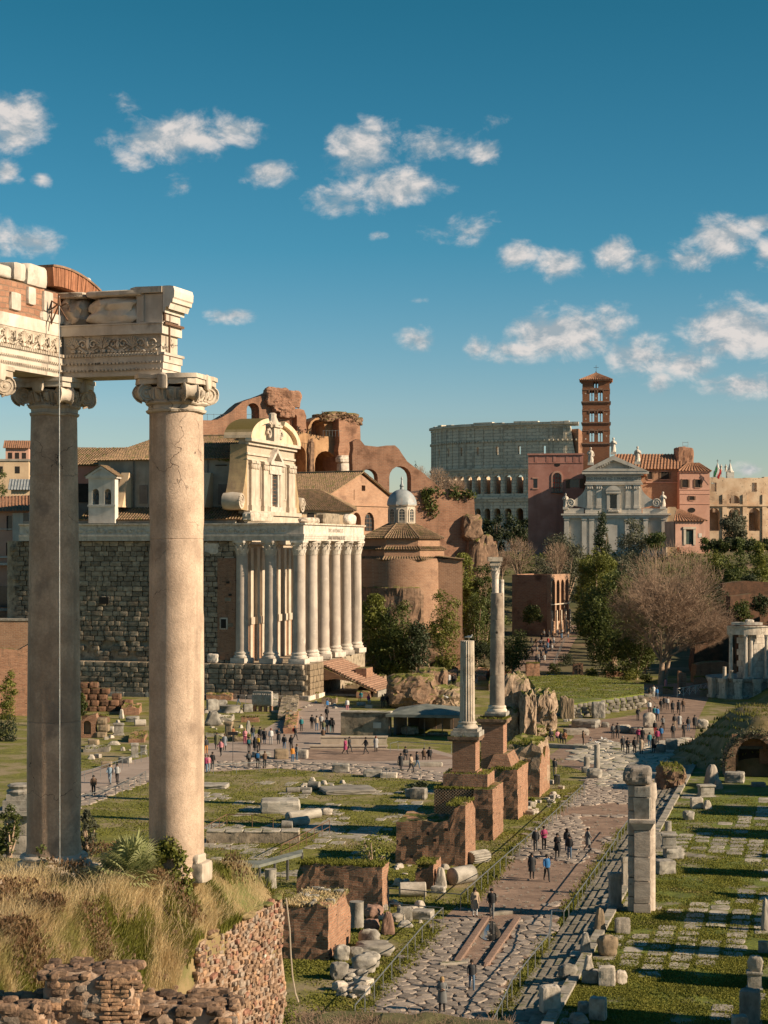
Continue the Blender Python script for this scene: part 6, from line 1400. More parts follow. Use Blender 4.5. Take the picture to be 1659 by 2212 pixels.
q = MB(); roofq(q,PZ,[(-140,1105,-1),(64,1103,-1),(64,1070,10),(-140,1080,10)],pitch=.55,step=.7); q.build('roof',mt['tile_red'],pz)
q = MB(); (ua,za),(ub,zb) = PZ.uz(-130,1312,1),PZ.uz(60,1106,1); q.box(ua,1,0,ub,12,zb); q.build('body',mt['plaster_salmon'],pz)
for (x0,x1,yt,Y,mat,lab,nm,th) in ((-150,62,1316,272,'brick_far','low dark red garden wall with a pale coping under the palazzo','garden_wall',3),(-150,80,1337,262,'brick_round','broad red brick terrace wall below the palazzo','terrace_wall',3)):
 Fq = Fr(x0,Y,0,0); t = fthing(Fq,nm,lab,'wall'); q = MB(); fbox(q,Fq,x0,yt+4,x1,1500,0,th); q.build('body',mt[mat],t); q = MB(); fbox(q,Fq,x0,yt,x1,yt+4,-.15,th+.1); q.build('coping',mt['marble_grey'],t)
Fq = Fr(-80,228,0,12); t = fthing(Fq,'ivy_wall','sunlit broken brick wall overgrown with ivy at the edge of the view','wall'); rplate(Fq,t,'body','brick',[(-80,1545),(-80,1408),(0,1400),(40,1404),(62,1392),(64,1440),(66,1545)],[],0,2,4,.2,1.2)
for (x0,x1,yt,yb,Y,mat,rm,lab) in ((-60,62,996,1060,480,'plaster_ochre',None,'long plain ochre wall of a house on the far hill'),(12,62,968,998,560,'plaster_salmon','tile_red','far house with a red roof and white terrace railings on the hill'),(24,64,1058,1078,420,'plaster_ochre','lead','small ochre house with a grey metal gable roof below the far hill'),(168,205,970,992,560,'plaster_white',None,'far flat roofed pale house seen beside the shaded column'),(150,168,969,992,575,'plaster_white',None,'narrow white far house half hidden by the shaded column'),(203,240,974,996,600,'plaster_ochre',None,'low flat far house behind the church wing')):
 Fq = Fr(x0,Y,0,8); t = fthing(Fq,'hill_house',lab,'house','houses on the far hill'); q = MB(); (ua,za),(ub,zb) = Fq.uz(x0,yb+40),Fq.uz(x1,yt); q.box(ua,0,0,ub,12,zb); q.build('body',mt[mat],t)
 if rm: q = MB(); tiles(q,(ua-.6,-.8,zb),(ub+.6,-.8,zb),(ub+.6,6,zb+2.6),(ua-.6,6,zb+2.6),pitch=.6,step=.9); tiles(q,(ub+.6,13,zb),(ua-.6,13,zb),(ua-.6,6,zb+2.6),(ub+.6,6,zb+2.6),pitch=1.2,step=2); q.build('roof',mt[rm],t)
 else: q = MB(); q.box(ua-.3,-.3,zb,ub+.3,12.3,zb+.5); q.build('roof',mt['plaster_grey'],t)
 for k in range(3): u = ua+(ub-ua)*(.2+.3*k); q = MB(); q.box(u-.6,-.06,zb-3.2,u+.6,.02,zb-1.4); q.build('window',mt['dark'],t)
for (x,yt,yb,Y,r0,lab,cap) in ((1070,1222,1300,300,.72,'pale Corinthian column with a scrap of entablature, behind the tall grey column',True),(1083,1252,1345,296,.42,'slim plain pale column shaft standing just beside the tall grey column',False)):
 zb,zt = CAMZ-(yb-HY)*Y/FX,CAMZ-(yt-HY)*Y/FX; X = (x-CX)/FX*Y; t = thing('far_column',lab,'column',(X,Y,0))
 if cap: corinth_parts(zt,.62,.55,.8,2.0,mt['marble_white'],mt['marble_white'],t,seed=4,name='order'); q = MB(); q.box(-.9,-.9,zt,.9,.9,zt+.7); q.box(-1.2,-1.1,zt+.7,1.1,1.1,zt+1.4); q.build('entablature_block',mt['marble'],t)
 else: q = MB(); q.lathe([(r0*1.1,0),(r0,zt)],14); q.build('shaft',mt['marble_white'],t,smooth=40)
# ================================================================== ruins along the road and in the square
RDEG = math.degrees(AXA)-90
def GZ(x,y):      # point of the terrain seen at (x, y)
 z = 0.0
 for _ in range(12): p = G(x,y,z); z = .5*z+.5*hgt(p.x,p.y)
 return Vector((p.x,p.y,hgt(p.x,p.y)))
def rbox(b,u0,u1,v0,v1,z0,ztop,step=.45,amp=.05,seed=0,mi=0,ragged_=.22,M_=None,skipback=True):
 """a weathered masonry block: gridded faces, uneven surface and a broken top edge. ztop: number or function(u, v)"""
 zt = ztop if callable(ztop) else (lambda u,v: ztop); off = Vector((seed*7.7,seed*3.1,seed*1.9)); ck = ((u0,v0),(u1,v0),(u1,v1))[seed % 3]; ztm = zt((u0+u1)/2,(v0+v1)/2)
 def P(u,v,t):
  top = zt(u,v)-(min(1.1,.3*(ztm-z0))*max(0,1-math.hypot(u-ck[0],v-ck[1])/1.1) if ragged_ > .1 else 0)+ragged_*noise.noise(Vector((u*.9,v*.9,0))+off)+ragged_*.6*noise.noise(Vector((u*2.7,v*2.7,5))+off); z = z0+(top-z0)*t
  n = noise.noise_vector(Vector((u,v,z))*.8+off)*amp+noise.noise_vector(Vector((u,v,z))*2.9+off)*amp*.8; return (u+n.x,v+n.y,z+(n.z if t > .02 else 0))
 nu,nv,nz = max(2,int((u1-u0)/step)),max(2,int((v1-v0)/step)),max(2,int((zt((u0+u1)/2,(v0+v1)/2)-z0)/step))
 def face(f,na,nb):
  V = [f(a/na,c/nb) for c in range(nb+1) for a in range(na+1)]; b.add(V,grid_faces(na+1,nb+1),mi,M_)
 face(lambda a,c: P(u0+(u1-u0)*a,v0,c),nu,nz); face(lambda a,c: P(u1,v0+(v1-v0)*a,c),nv,nz); face(lambda a,c: P(u1-(u1-u0)*a,v1,c),nu,nz); face(lambda a,c: P(u0,v1-(v1-v0)*a,c),nv,nz); face(lambda a,c: P(u0+(u1-u0)*a,v0+(v1-v0)*c,1),nu,nv)
 return b
def depth_to(F,xr):
 k = (xr-CX)/FX; return (k*F.P.y-F.P.x)/(F.v.x-k*F.v.y)
def ruin(name,label,cat,xc,yb,xl,yt,xr,mat,zt=None,seed=1,part='wall',deg=RDEG,amp=.07,rag=.32,step=.28,z0=0.0):
 p = G(xc,yb,z0); F = Fr(xc,p.y,z0,deg); t = fthing(F,name,label,cat); d = max(.7,depth_to(F,xr)); ul = F.uz(xl,yb)[0]; ztop = F.uz(xc,yt)[1]
 q = MB(); rbox(q,ul,0,0,d,-.3,zt(F,ul,d,ztop) if zt else ztop,step,amp,seed,ragged_=rag); q.build(part,mt[mat],t)
 return t,F,ul,d,ztop
def grass_top(t,u0,u1,v0,v1,z,n,h=.22,seed=1,mat='grass',zf=None):
 g = random.Random(seed); pts = []
 for k in range(n): u,v = g.uniform(u0,u1),g.uniform(v0,v1); pts.append((u,v,(zf(u,v) if zf else z)-.02+g.uniform(-.05,.05)))
 return stuff(blades('grass_tuft',pts,h,mt[mat],t,.035,.9,seed))
t,F,ul,d,zt_ = ruin('brick_stub','squat brick stub with a rubble and weed top, nearest the rubble retaining wall','ruin',710,2076,612,1961,757,'brick',seed=2,rag=.3)
grass_top(t,ul,0,0,d,zt_,1800,.25,3,'straw');
for k in range(26): q = MB(); q.rock(rr.uniform(.2,.6),rr.uniform(.2,.5),rr.uniform(.15,.35),4,.18,3,seed=k,M=Matrix.Translation((rr.uniform(ul,-.2),rr.uniform(.2,d),zt_-.1))); q.build('rubble',mt['marble_grey'],t)
t,F,ul,d,zt_ = ruin('brick_wall','long low dark brick wall with a flat mossy top behind the nearest brick stub','wall',826,1969,640,1873,840,'brick',seed=3,rag=.12)
grass_top(t,ul,0,0,d,zt_,2600,.2,4)
t,F,ul,d,zt_ = ruin('brick_wall','brick wall stepping up to a higher end, standing before the lattice panelled pier','wall',1005,1872,855,1741,1027,'brick',zt=lambda F,ul,d,z: (lambda u,v: z-(1.15 if u < F.uz(968,1800)[0] else 1.15*max(0,(F.uz(985,1800)[0]-u)/(F.uz(985,1800)[0]-F.uz(968,1800)[0])))),seed=5,rag=.2,step=.35)
for (x,y) in ((880,1810),(925,1800),(940,1815),(965,1792),(890,1850)): u,z = F.uz(x,y); q = MB(); q.box(u-.1,-.09,z-.1,u+.1,-.03,z+.1); q.build('putlog_hole',mt['dark'],t)
grass_top(t,-1.3,0,0,d,zt_,500,.2,5)
t,F,ul,d,zt_ = ruin('brick_stub','small orange brick stub with a mossy cap between fallen columns','ruin',938,1922,897,1868,953,'brick_new',seed=6,rag=.25,step=.3); grass_top(t,ul,0,0,d,zt_,600,.2,6)
t,F,ul,d,zt_ = ruin('brick_pier','massive brick pier with a honeycomb lattice panel carrying the fluted column','pier',1065,1817,1024,1705,1087,'brick',seed=8,rag=.08); pier1 = (F,d,zt_)
uL0,zT0 = F.uz(937,1702,.5); q = MB(); q.box(uL0,.75,0,ul,d,zT0); q.build('panel_backing',mt['brick_shaded'],t)
q = MB(); z = zT0-3.2; r = 0
while z < zT0-.14:
 u = uL0+(.12 if r % 2 else 0)
 while u < ul-.12: q.box(u,.5,z,u+.125,.76,z+.075); u += .24
 q.box(uL0,.58,z+.075,ul,.76,z+.105); z += .105; r += 1
q.box(uL0,.5,0,ul,.76,zT0-3.2); stuff(q.build('lattice_brick',mt['brick_lat'],t))
u0,z0 = F.uz(957,1698,1.0); u1,_ = F.uz(1053,1698,1.0); zb_ = zt_;
q = MB(); rbox(q,u0,u1,1.0,d-.5,zT0-.4,F.uz(1000,1672,1.0)[1],.35,.03,3,ragged_=.06); q.build('upper_step',mt['brick'],t); zst = F.uz(1000,1672,1.0)[1]
grass_top(t,uL0,0,.5,1.6,zT0,1500,.16,7); grass_top(t,u0,u1,1.0,d-.5,zst,700,.14,8)
ucl,ucr = F.uz(977,1640,1.7)[0],F.uz(1027,1640,1.7)[0]; wp_ = ucr-ucl; zc0,zc1 = zst-.1,F.uz(1000,1598,1.7)[1]
Wd = F.world(ucl,1.7); ped = thing('brick_pedestal','square red brick pedestal on the lattice pier under the fluted column','pedestal',(Wd.x,Wd.y,0),F.th)
q = MB(); q.box(0,0,zc0,wp_,wp_,zc1); q.box(-.15,-.15,zc0,wp_+.15,wp_+.15,zc0+.25); q.build('shaft',mt['brick_new'],ped)
q = MB(); q.box(-.30,-.30,zc1+.02,wp_+.3,wp_+.3,zc1+.24); q.box(-.2,-.2,zc1-.12,wp_+.2,wp_+.2,zc1+.02); q.build('cap',mt['ruin_core'],ped); grass_top(ped,-.25,wp_+.25,-.25,wp_+.25,zc1+.25,500,.13,9)
Wc = F.world(ucl+wp_/2+.1,1.7+wp_/2); zcb = zc1+.24
def capy(y,Y): return CAMZ-(y-HY)*Y/FX
fc = thing('fluted_column','broken pale fluted column with a gull on top, standing on the nearer brick pedestal','column',(Wc.x,Wc.y,zcb),F.th)
zt1 = capy(1384,Wc.y)-zcb; r_ = 17*Wc.y/FX
q = MB(); q.box(-1.05,-1.05,0,1.05,1.05,.34); q.box(-.9,-.9,.34,.9,.9,.55); q.build('plinth',mt['marble_grey'],fc)
q = MB(); q.lathe([(r_*1.30,.55),(r_*1.34,.64),(r_*1.26,.74),(r_*1.12,.78),(r_*1.12,.88),(r_*1.2,.93),(r_*1.18,1.0),(r_*1.02,1.05)],28); q.build('base',mt['marble'],fc,smooth=40)
fl_ = fluted(18,.16)
def chip(a,z): return fl_(a,z)*(1-(.10 if noise.noise(Vector((math.cos(a)*1.6,math.sin(a)*1.6,z*.7+3))) > .45 else 0))
q = MB(); zl = np.linspace(1.0,zt1,34); pr = []
for z in zl: pr.append((r_*(1.0-.10*((z-1)/(zt1-1))),z))
q.lathe(pr,90,rfun=chip); q.build('shaft',mt['marble'],fc,smooth=35)
t,F,ul,d,zt_ = ruin('brick_pier','second massive brick pier, overgrown with ivy, under the tall plain grey column','pier',1118,1771,1060,1662,1141,'brick',seed=9,rag=.12)
q = MB(); u0,u1 = F.uz(1052,1650,1)[0],F.uz(1108,1650,1)[0]; z1_ = F.uz(1090,1630,1)[1]; q.add(*(lambda a,b_,c,e,z0,z1: ([(a,c,z0),(b_,c,z0),(b_,e,z0),(a,e,z0),(a+.5,c+.5,z1),(b_-.5,c+.5,z1),(b_-.5,e-.5,z1),(a+.5,e-.5,z1)],[(4,5,6,7),(0,1,5,4),(1,2,6,5),(2,3,7,6),(3,0,4,7)]))(u0,u1,.8,d-.2,zt_-.2,z1_)); q.build('sloped_step',mt['brick'],t); grass_top(t,ul,0,0,d,zt_,1200,.18,10)
u0,u1 = F.uz(1039,1600,1.4)[0],F.uz(1087,1600,1.4)[0]; wp_ = u1-u0; zc1 = F.uz(1060,1560,1.4)[1]; Wd = F.world(u0,1.4); ped = thing('brick_pedestal','square red brick pedestal of the second pier, under the tall plain column','pedestal',(Wd.x,Wd.y,0),F.th)
q = MB(); q.box(0,0,z1_-1.2,wp_,wp_,zc1); q.build('shaft',mt['brick_new'],ped); q = MB(); q.box(-.32,-.32,zc1+.02,wp_+.32,wp_+.32,zc1+.26); q.box(-.2,-.2,zc1-.14,wp_+.2,wp_+.2,zc1+.02); q.rock(wp_*.8,wp_*.8,.5,6,.1,4,M=Matrix.Translation((wp_/2,wp_/2,zc1+.2))); q.build('cap',mt['ruin_core'],ped); grass_top(ped,-.25,wp_+.25,-.25,wp_+.25,zc1+.3,600,.14,11)
Wc = F.world(u0+wp_/2+.25,1.4+wp_/2); zcb = zc1+.45; pc = thing('plain_column','tall chipped grey granite column on the second brick pedestal','column',(Wc.x,Wc.y,zcb),F.th)
zt1 = capy(1281,Wc.y)-zcb; r_ = 16.3*Wc.y/FX; q = MB(); q.rock(r_*3,r_*3,.34,12,.03,3); q.build('plinth',mt['marble_grey'],pc); q = MB(); q.lathe([(r_*1.3,.3),(r_*1.34,.4),(r_*1.25,.52),(r_*1.12,.58),(r_*1.2,.66),(r_*1.16,.78),(r_*1.02,.82)],28); q.build('base',mt['marble'],pc,smooth=40)
pr = []; cuts = [(zt1-.8)*f+.8 for f in (.27,.46,.60,.76)]
for z in np.linspace(.8,zt1,40):
 rz_ = r_*(1.0-.16*((z-.8)/(zt1-.8))); pr.append((rz_,z))
for cz in cuts: rz_ = r_*(1.0-.16*((cz-.8)/(zt1-.8))); pr += [(rz_*1.0,cz-.03),(rz_*.95,cz),(rz_*1.0,cz+.03)]
pr.sort(key=lambda p: p[1])
def chip2(a,z): n_ = noise.noise(Vector((math.cos(a)*1.3,math.sin(a)*1.3,z*.8))); h_ = noise.noise(Vector((math.cos(a)*3.4,math.sin(a)*3.4,z*2.2+7))); return 1+.01*n_-(.09 if n_ > .42 else 0)-(.16 if h_ > .55 else 0)
q = MB(); q.lathe(pr,32,rfun=chip2); q.build('shaft',mt['granite_dark2'],pc,smooth=38)
t,F,ul,d,zt_ = ruin('overgrown_ruin','broken ruin with a grassy flat top and a brick end wall beside the paved road','ruin',1163,1722,1094,1608,1184,'concrete_core',seed=12,rag=.6,amp=.28,step=.5); q = MB(); rbox(q,-1.1,.12,-.05,d+.1,-.2,lambda u,v: zt_-1.0+.25*math.sin(v*2),.4,.05,4,ragged_=.5); q.build('brick_facing',mt['brick'],t); grass_top(t,ul,0,0,d,zt_,1500,.2,12)
def lump(name,label,parts_,mat='concrete_core',cat='ruin',grass=0):
 """parts_: (x centre, y base, y top, width px, depth m, p, amp, seed); the first one gives the place"""
 p0 = G(parts_[0][0],parts_[0][1]); t = thing(name,label,cat,(p0.x,p0.y,0))
 for k,(x,yb,yt,w_,dp,p_,am_,sd) in enumerate(parts_):
  p = G(x,yb); s_ = p.y/FX; h = (yb-yt)*s_; q = MB(); q.rock(w_*s_*1.12,dp,h*1.06,p_+.8,am_*1.15,16,seed=sd,M=Matrix.Translation((p.x-p0.x,p.y-p0.y+dp/2,-.2))); q.build('mass',mt[mat],t)
  if grass: grass_top(t,p.x-p0.x-w_*s_*.4,p.x-p0.x+w_*s_*.4,p.y-p0.y+dp*.1,p.y-p0.y+dp*.9,h*.96,grass,.3,sd)
 return t
lump('ruin_mass','tall craggy rubble ruin with a sunlit edge just behind the plain column',[(1112,1600,1466,66,4,4,.16,3),(1142,1606,1500,32,4,4,.2,5),(1100,1603,1530,40,3,5,.15,8)])
lump('ruin_mass','dark rounded rubble ruin in shade beyond the craggy one',[(1178,1580,1494,50,5,3.5,.18,6)])
lump('ruin_mass','rubble ruin with a bright turf cap beside the temple stair',[(890,1532,1460,96,6,3.5,.15,7),(935,1524,1447,58,5,6,.12,9)],'ruin_core',grass=500)
lump('ruin_mass','low pale rubble hump behind the turf capped ruin',[(962,1530,1482,60,4,3,.2,10)])
lump('ruin_mass','jagged fang of masonry on the grass above the temple stair',[(896,1462,1421,26,2.5,3,.25,13),(918,1460,1430,18,2,3,.25,14)])
lump('ruin_mass','slim brick fragment standing before the dark green bushes',[(842,1447,1399,20,2,6,.12,16)],'brick_far')
lump('ruin_mass','leafy round rubble boulder on the lawn near the seated group',[(1161,1590,1566,36,3,2.6,.18,17)])
lump('ruin_mass','ivy covered masonry stump at the corner of the basilica floor',[(1457,1712,1657,52,4,4,.14,18)],'ruin_core',grass=250)
t,F,ul,d,zt_ = ruin('brick_post','square brick block with a turf cap on the green terrace','pier',1166,1485,1137,1433,1170,'brick',seed=21,deg=6,rag=.1); grass_top(t,ul,0,0,d,zt_,300,.25,21)
t,F,ul,d,zt_ = ruin('brick_post','slender braced brick post at the head of the grassy ramp','pier',1259,1480,1239,1432,1262,'brick',seed=22,deg=6,rag=.08); q = MB(); q.box(ul*.62,-.2,0,ul*.45,0,zt_-.3); q.box(ul*.3,-.2,0,ul*.15,0,zt_-.3); q.box(ul*.9,-.22,zt_*.75,-.1,-.02,zt_*.8); q.box(ul*.9,-.22,zt_*.4,-.1,-.02,zt_*.45); q.build('timber_brace',mt['wood'],t)
t,F,ul,d,zt_ = ruin('brick_post','brick post by the wide earth path in front of the bare tree trunks','pier',1482,1496,1466,1448,1485,'brick_far',seed=23,deg=6,rag=.3)
p = G(1390,1530); tw = thing('terrace_wall','low pale terrace wall of squared stones holding the green terrace','wall',(p.x,p.y,0))
for r in range(4):
 x = 1232.0
 while x < 1392:
  w_ = rr.uniform(9,20); t_ = (x-1232)/160; yb = 1552-25*t_; a = G(x+w_/2,yb); s_ = a.y/FX; q = MB(); q.rock(w_*s_*.94,.8,.42,8,.06,2,seed=int(x*3+r)); q.build('stone',mt['slab'],tw,(a.x-p.x,a.y-p.y,r*.43-.05)); x += w_
tp_ = MB(); P = [(1232,1528),(1392,1508),(1345,1506),(1285,1483),(1180,1487),(1165,1505)];
A = [G(x,y)+Vector((0,.5,0)) for x,y in ((1232,1551.5),(1392,1526.5),(1392,1505),(1330,1492),(1250,1482),(1140,1485),(1165,1525))]
tp_.prism([(a.x-p.x,a.y-p.y) for a in A],.0,1.68); tp_.build('turf',mt['lawn2'],tw); gt_ = [(a.x-p.x,a.y-p.y) for a in A]; gp_ = []
while len(gp_) < 7000:
 x,y = rr.uniform(-25,25),rr.uniform(-5,60)
 if inpoly(x,y,gt_) and noise.noise(Vector((x*.25,y*.2,3))) > rr.uniform(-.7,.3): gp_.append((x,y,1.66))
stuff(blades('turf_grass',gp_,.14,mt['grass'],tw,.07,.8,91))
for (x0,y0,x1,y1) in ((1300,1484,1385,1528),):
 q = MB(); a,b_ = G(x0,y0),G(x1,y1)
 for k in range(26): c = a.lerp(b_,k/25); q = MB(); q.rock(1.4,1.1,.9,4,.15,3,seed=k); q.build('kerb_stone',mt['slab'],tw,(c.x-p.x,c.y-p.y,.3),rr.uniform(0,3))
lump('stone_post','dark squared stone post in front of the terrace wall',[(1294,1552,1516,24,1.6,9,.06,31)],'marble_grey','stone')
lump('stone_post','pair of worn brown stone posts at the end of the terrace wall',[(1219,1553,1505,14,1.2,8,.08,33),(1233,1553,1510,13,1.2,9,.06,34)],'tuff_lit','stone')
for (xc,yb,xl,yt,xr,m_,lb) in ((1010,1492,985,1474,1014,'concrete_core','low rubble wall in the gap behind the fluted column'),(1105,1462,1080,1449,1110,'brick','low brick wall at the back of the craggy ruin'),(1215,1468,1180,1456,1220,'slab','low pale wall on the green terrace between the brick posts'),(1330,1474,1290,1465,1336,'concrete_core','low rubble wall by the ramp head'),(990,1450,950,1437,994,'ruin_core','low mossy wall under the dark hollow shrubs'),(1232,1504,1196,1497,1236,'slab','low pale kerb wall at the brick post with braces'),(600,1527,575,1514,604,'slab','low pale wall block by the podium plinth'),(725,1521,695,1508,730,'concrete_core','low rubble wall at the stair foot'),(800,1508,770,1494,806,'brick','low brick wall under the temple stair end'),(540,1602,505,1592,546,'tuff_lit','low brown wall behind the plaza crowd'),(640,1556,600,1545,646,'tuff','low dark wall beside the shaded path'),(480,1592,445,1583,484,'slab','low pale wall behind the plaza crowd, nearest the sunlit column'),(235,1625,180,1617,240,'slab','low pale kerb wall on the grass between the columns'),(1350,1462,1310,1452,1356,'brick_far','low red wall beneath the evergreen trunks'),(1530,1478,1498,1462,1536,'brick','low brick wall beside the round temple podium'),(1075,1492,1056,1476,1080,'concrete_core','low rubble stub between the two standing columns'),(830,1478,808,1462,836,'concrete_core','low rubble wall before the green shrubs'),(300,1545,262,1528,306,'brick','low brick foundation behind the pale drum by the tuff ruin'),(232,1562,176,1546,238,'tuff_red','low red foundation in front of the broad tuff ruin'),(312,1604,278,1594,318,'brick','low brick foundation above the slim pedestal'),(225,1512,172,1500,230,'tuff_red','top row of red foundations near the shaded column'),(500,1513,446,1500,506,'brick','low brick foundation beneath the podium next to the sunlit column'),(560,1560,520,1548,566,'brick','low brick foundation below the marble relief panel'),(640,1585,612,1574,645,'brick_new','low brick foundation beside the shaded walkers'),(690,1510,652,1497,696,'tuff','low tuff foundation at the podium corner'),(500,1560,474,1550,506,'slab','pale foundation strip behind the sarcophagus lid'),(780,1490,745,1478,786,'tuff_lit','low tan foundation under the stair side'),(1200,1600,1178,1588,1206,'concrete_core','low rubble foundation by the seated group'),(1255,1545,1236,1532,1260,'brick','low brick foundation before the terrace wall'),(1050,1470,1026,1456,1056,'brick_far','low red foundation behind the plain column'),(1160,1462,1140,1450,1165,'tuff_lit','low tan foundation behind the turf block'),(985,1470,962,1455,990,'brick_far','low red foundation beyond the pale rubble hump'),(1300,1496,1262,1487,1306,'slab','pale foundation strip on the green terrace'),(1455,1500,1432,1486,1460,'brick','low brick foundation beside the tall path post'),(1545,1505,1512,1490,1550,'tuff_lit','low tan foundation at the round temple foot')):
 t,F,ul,d,zt_ = ruin('low_wall',lb,'wall',xc,yb,xl,yt,xr,m_,seed=xc % 17,deg=5-xc % 13,rag=.35,step=.4); grass_top(t,ul,0,0,d,zt_,160,.2,xc % 19)
Vc = Wp(1612,1180,260); vt = thing('round_temple','curved fragment of a round white temple on a tall panelled podium near the hedge','temple',(Vc.x,Vc.y,0)); vt.scale = (.76,.76,1)
def apos(a,r): return (r*math.sin(a),-r*math.cos(a))
q = MB(); q.lathe([(7.5,0),(7.5,.35),(7.1,.5),(7.0,2.2),(7.35,2.4),(7.45,2.75),(0,2.75)],48,cap=False); q.build('podium',mt['marble_grey'],vt,smooth=30)
for a in (-66,-44,-22,4,26,48):
 a = math.radians(a); x,y = apos(a,7.25); Mx = Matrix.Translation((x,y,0)) @ Matrix.Rotation(a,4,'Z'); q = MB(); q.box(-.85,-.8,0,.85,.6,.4,0,Mx); q.box(-.68,-.62,.4,.68,.6,2.25,0,Mx); q.box(-.85,-.8,2.25,.85,.6,2.75,0,Mx); q.box(-.4,-.68,.7,.4,-.622,2.0,0,Mx); q.build('pedestal',mt['marble'],vt)
first = None
for a in (-37,-12,-2,24):
 x,y = apos(math.radians(a),6.3 if a !=-2 else 5.4)
 if first is None: first = corinth_parts(6.05,.36,.31,.5,.75,mt['marble_white'],mt['marble_white'],vt,flutes=12); first.location = (x,y,2.75)
 else: copy_part(first,vt,(x,y,2.75))
def arcband(b,r0,r1,z0,z1,a0,a1,n=10):
 P = [apos(math.radians(a0+(a1-a0)*k/n),r1) for k in range(n+1)]+[apos(math.radians(a1-(a1-a0)*k/n),r0) for k in range(n+1)]; b.prism(P,z0,z1)
q = MB(); arcband(q,5.8,6.75,8.8,9.3,-42,27); arcband(q,5.8,6.7,9.3,9.85,-42,27); arcband(q,5.3,6.9,9.85,10.0,-41,26); q.build('entablature',mt['marble'],vt)
q = MB(); arcband(q,4.9,6.9,10.15,10.5,-34,14); q.rock(1.5,1.2,.5,5,.15,4,M=Matrix.Translation((*apos(-.1,6),10.4))); q.build('top_slab',mt['marble_white'],vt)
for r in range(8):
 a =-32+(4 if r % 2 else 0)
 while a < 36: q = MB(); arcband(q,4.2,4.75,2.75+r*.8,2.75+r*.8+.77,a,min(a+10.6,44),2); q.build('wall_block',mt['marble_white'],vt); a += 11
for k,x in enumerate((1550,1570)):
 p = Wp(x,1470,253.5); q = MB(); q.lathe([(.45,2.75),(.40,2.95),(.34,3.0),(.32,4.4-k*.5)],12,c=(p.x-Vc.x,p.y-Vc.y,0)); q.build('column_stump',mt['marble'],vt,smooth=40)
V = []; nx_,ny_ = 44,40
for j in range(ny_):
 for i in range(nx_):
  X = 25.5+i*.9; Y = 164.2+j*1.35; sx_ = min(1,max(0,(X-26.0-(Y-165)*.10)/8.5)); sy_ = min(1,max(0,(Y-164.6)/4.5)) if X > 31 else min(1,max(0,(Y-164.6)/12)); fy = 1-min(1,max(0,(Y-184)/16))
  s_ = lambda t: t*t*(3-2*t); V.append((X,Y,-.1+5.3*s_(sx_)*s_(sy_)*s_(fy)*1.0+.35*noise.noise(Vector((X*.3,Y*.3,2)))*s_(sx_)*s_(sy_)))
md = bpy.data.meshes.new('mound'); md.from_pydata(V,[],grid_faces(nx_,ny_)); md.materials.append(mt['earth']); md.polygons.foreach_set('use_smooth',[True]*len(md.polygons)); setting(link('mound',md))
pts = []
for k in range(16000): v = V[rr.randrange(len(V))]; pts.append((v[0]+rr.uniform(-.5,.5),v[1]+rr.uniform(-.7,.7),v[2]-.05))
gp = [p for p in pts if p[2] > .5]
stuff(tall_grass('mound_grass',gp,.5,mt['mound_weed'],41,.03)); stuff(blades('mound_turf',[p for p in gp if noise.noise(Vector(p)*.2) >-.1],.3,mt['grass'],None,.06,.8,42))
VF = Fr(1620,164.7,0,-4); vc = fthing(VF,'vaulted_cellar','dark boarded doorway under a brick vault in the end of the grassy mound','cellar')
op = [VF.uz(1598,1690),VF.uz(1646,1690),VF.uz(1646,1618),VF.uz(1598,1618)]
big_o = [VF.uz(1566,1700)]+[VF.uz(1628+62*math.cos(a),1655+72*math.sin(-a)) for a in np.linspace(PI,0,15)]+[VF.uz(1690,1700)]
inn = [VF.uz(1590,1700)]+[VF.uz(1628+40*math.cos(a),1640+46*math.sin(-a)) for a in np.linspace(PI,0,13)]+[VF.uz(1668,1700)]
q = MB(); q.plate(ragged(big_o,.28,.7,5)+ragged(inn[::-1],.12,.5,6),y0=-.25,y1=2.6); q.build('vault',mt['ruin_core'],vc); q = MB(); q.plate([VF.uz(1586,1700),VF.uz(1672,1700),VF.uz(1672,1590),VF.uz(1586,1590)],[op],1.6,2.0); q.build('brick_wall',mt['brick'],vc)
q = MB(); fbox(q,VF,1597,1617,1647,1692,1.9,2.0); q.build('door',mt['dark'],vc); q = MB(); fbox(q,VF,1597,1612,1648,1618,1.5,1.62); q.build('lintel',mt['iron'],vc)
p = G(45,1874); cp = thing('column_pedestal','tall grey column pedestal with a moulded cap half hidden by the shaded granite column','pedestal',(p.x,p.y,0)); s_ = p.y/FX; hh_ = 112*s_
q = MB(); q.rock(2.1,2.1,hh_*.3,14,.02,4); q.rock(1.9,1.9,hh_*.36,14,.02,4,seed=2,M=Matrix.Translation((0,0,hh_*.3))); q.rock(1.9,1.9,hh_*.36,14,.02,4,seed=3,M=Matrix.Translation((0,0,hh_*.65))); q.box(-1.3,-1.3,-.1,1.3,1.3,.35); q.build('shaft',mt['frag_pale'],cp)
q = MB(); q.box(-1.25,-1.25,hh_,1.25,1.25,hh_+.2); q.box(-1.5,-1.5,hh_+.2,1.5,1.5,hh_+.45); q.box(-1.0,-1.0,hh_+.46,1.2,1.2,hh_+1.1); q.box(-.8,-.8,hh_+1.1,1.0,1.0,hh_+1.5); q.lathe([(.9,hh_+1.5),(.95,hh_+1.65),(.75,hh_+1.8),(.9,hh_+2.0),(.7,hh_+2.1)],16); q.build('cap',mt['marble_grey'],cp)
SH = Fr(735,206,0,-10); she = fthing(SH,'site_shelter','low dark excavation shelter with a grey green sheet roof on a stone wall','shelter')
q = MB(); (ua,za),(ub,zb) = SH.uz(736,1600),SH.uz(842,1541); rbox(q,ua,ub,0,1.2,-.2,zb,.5,.08,4,ragged_=.08); q.build('stone_wall',mt['tuff'],she)
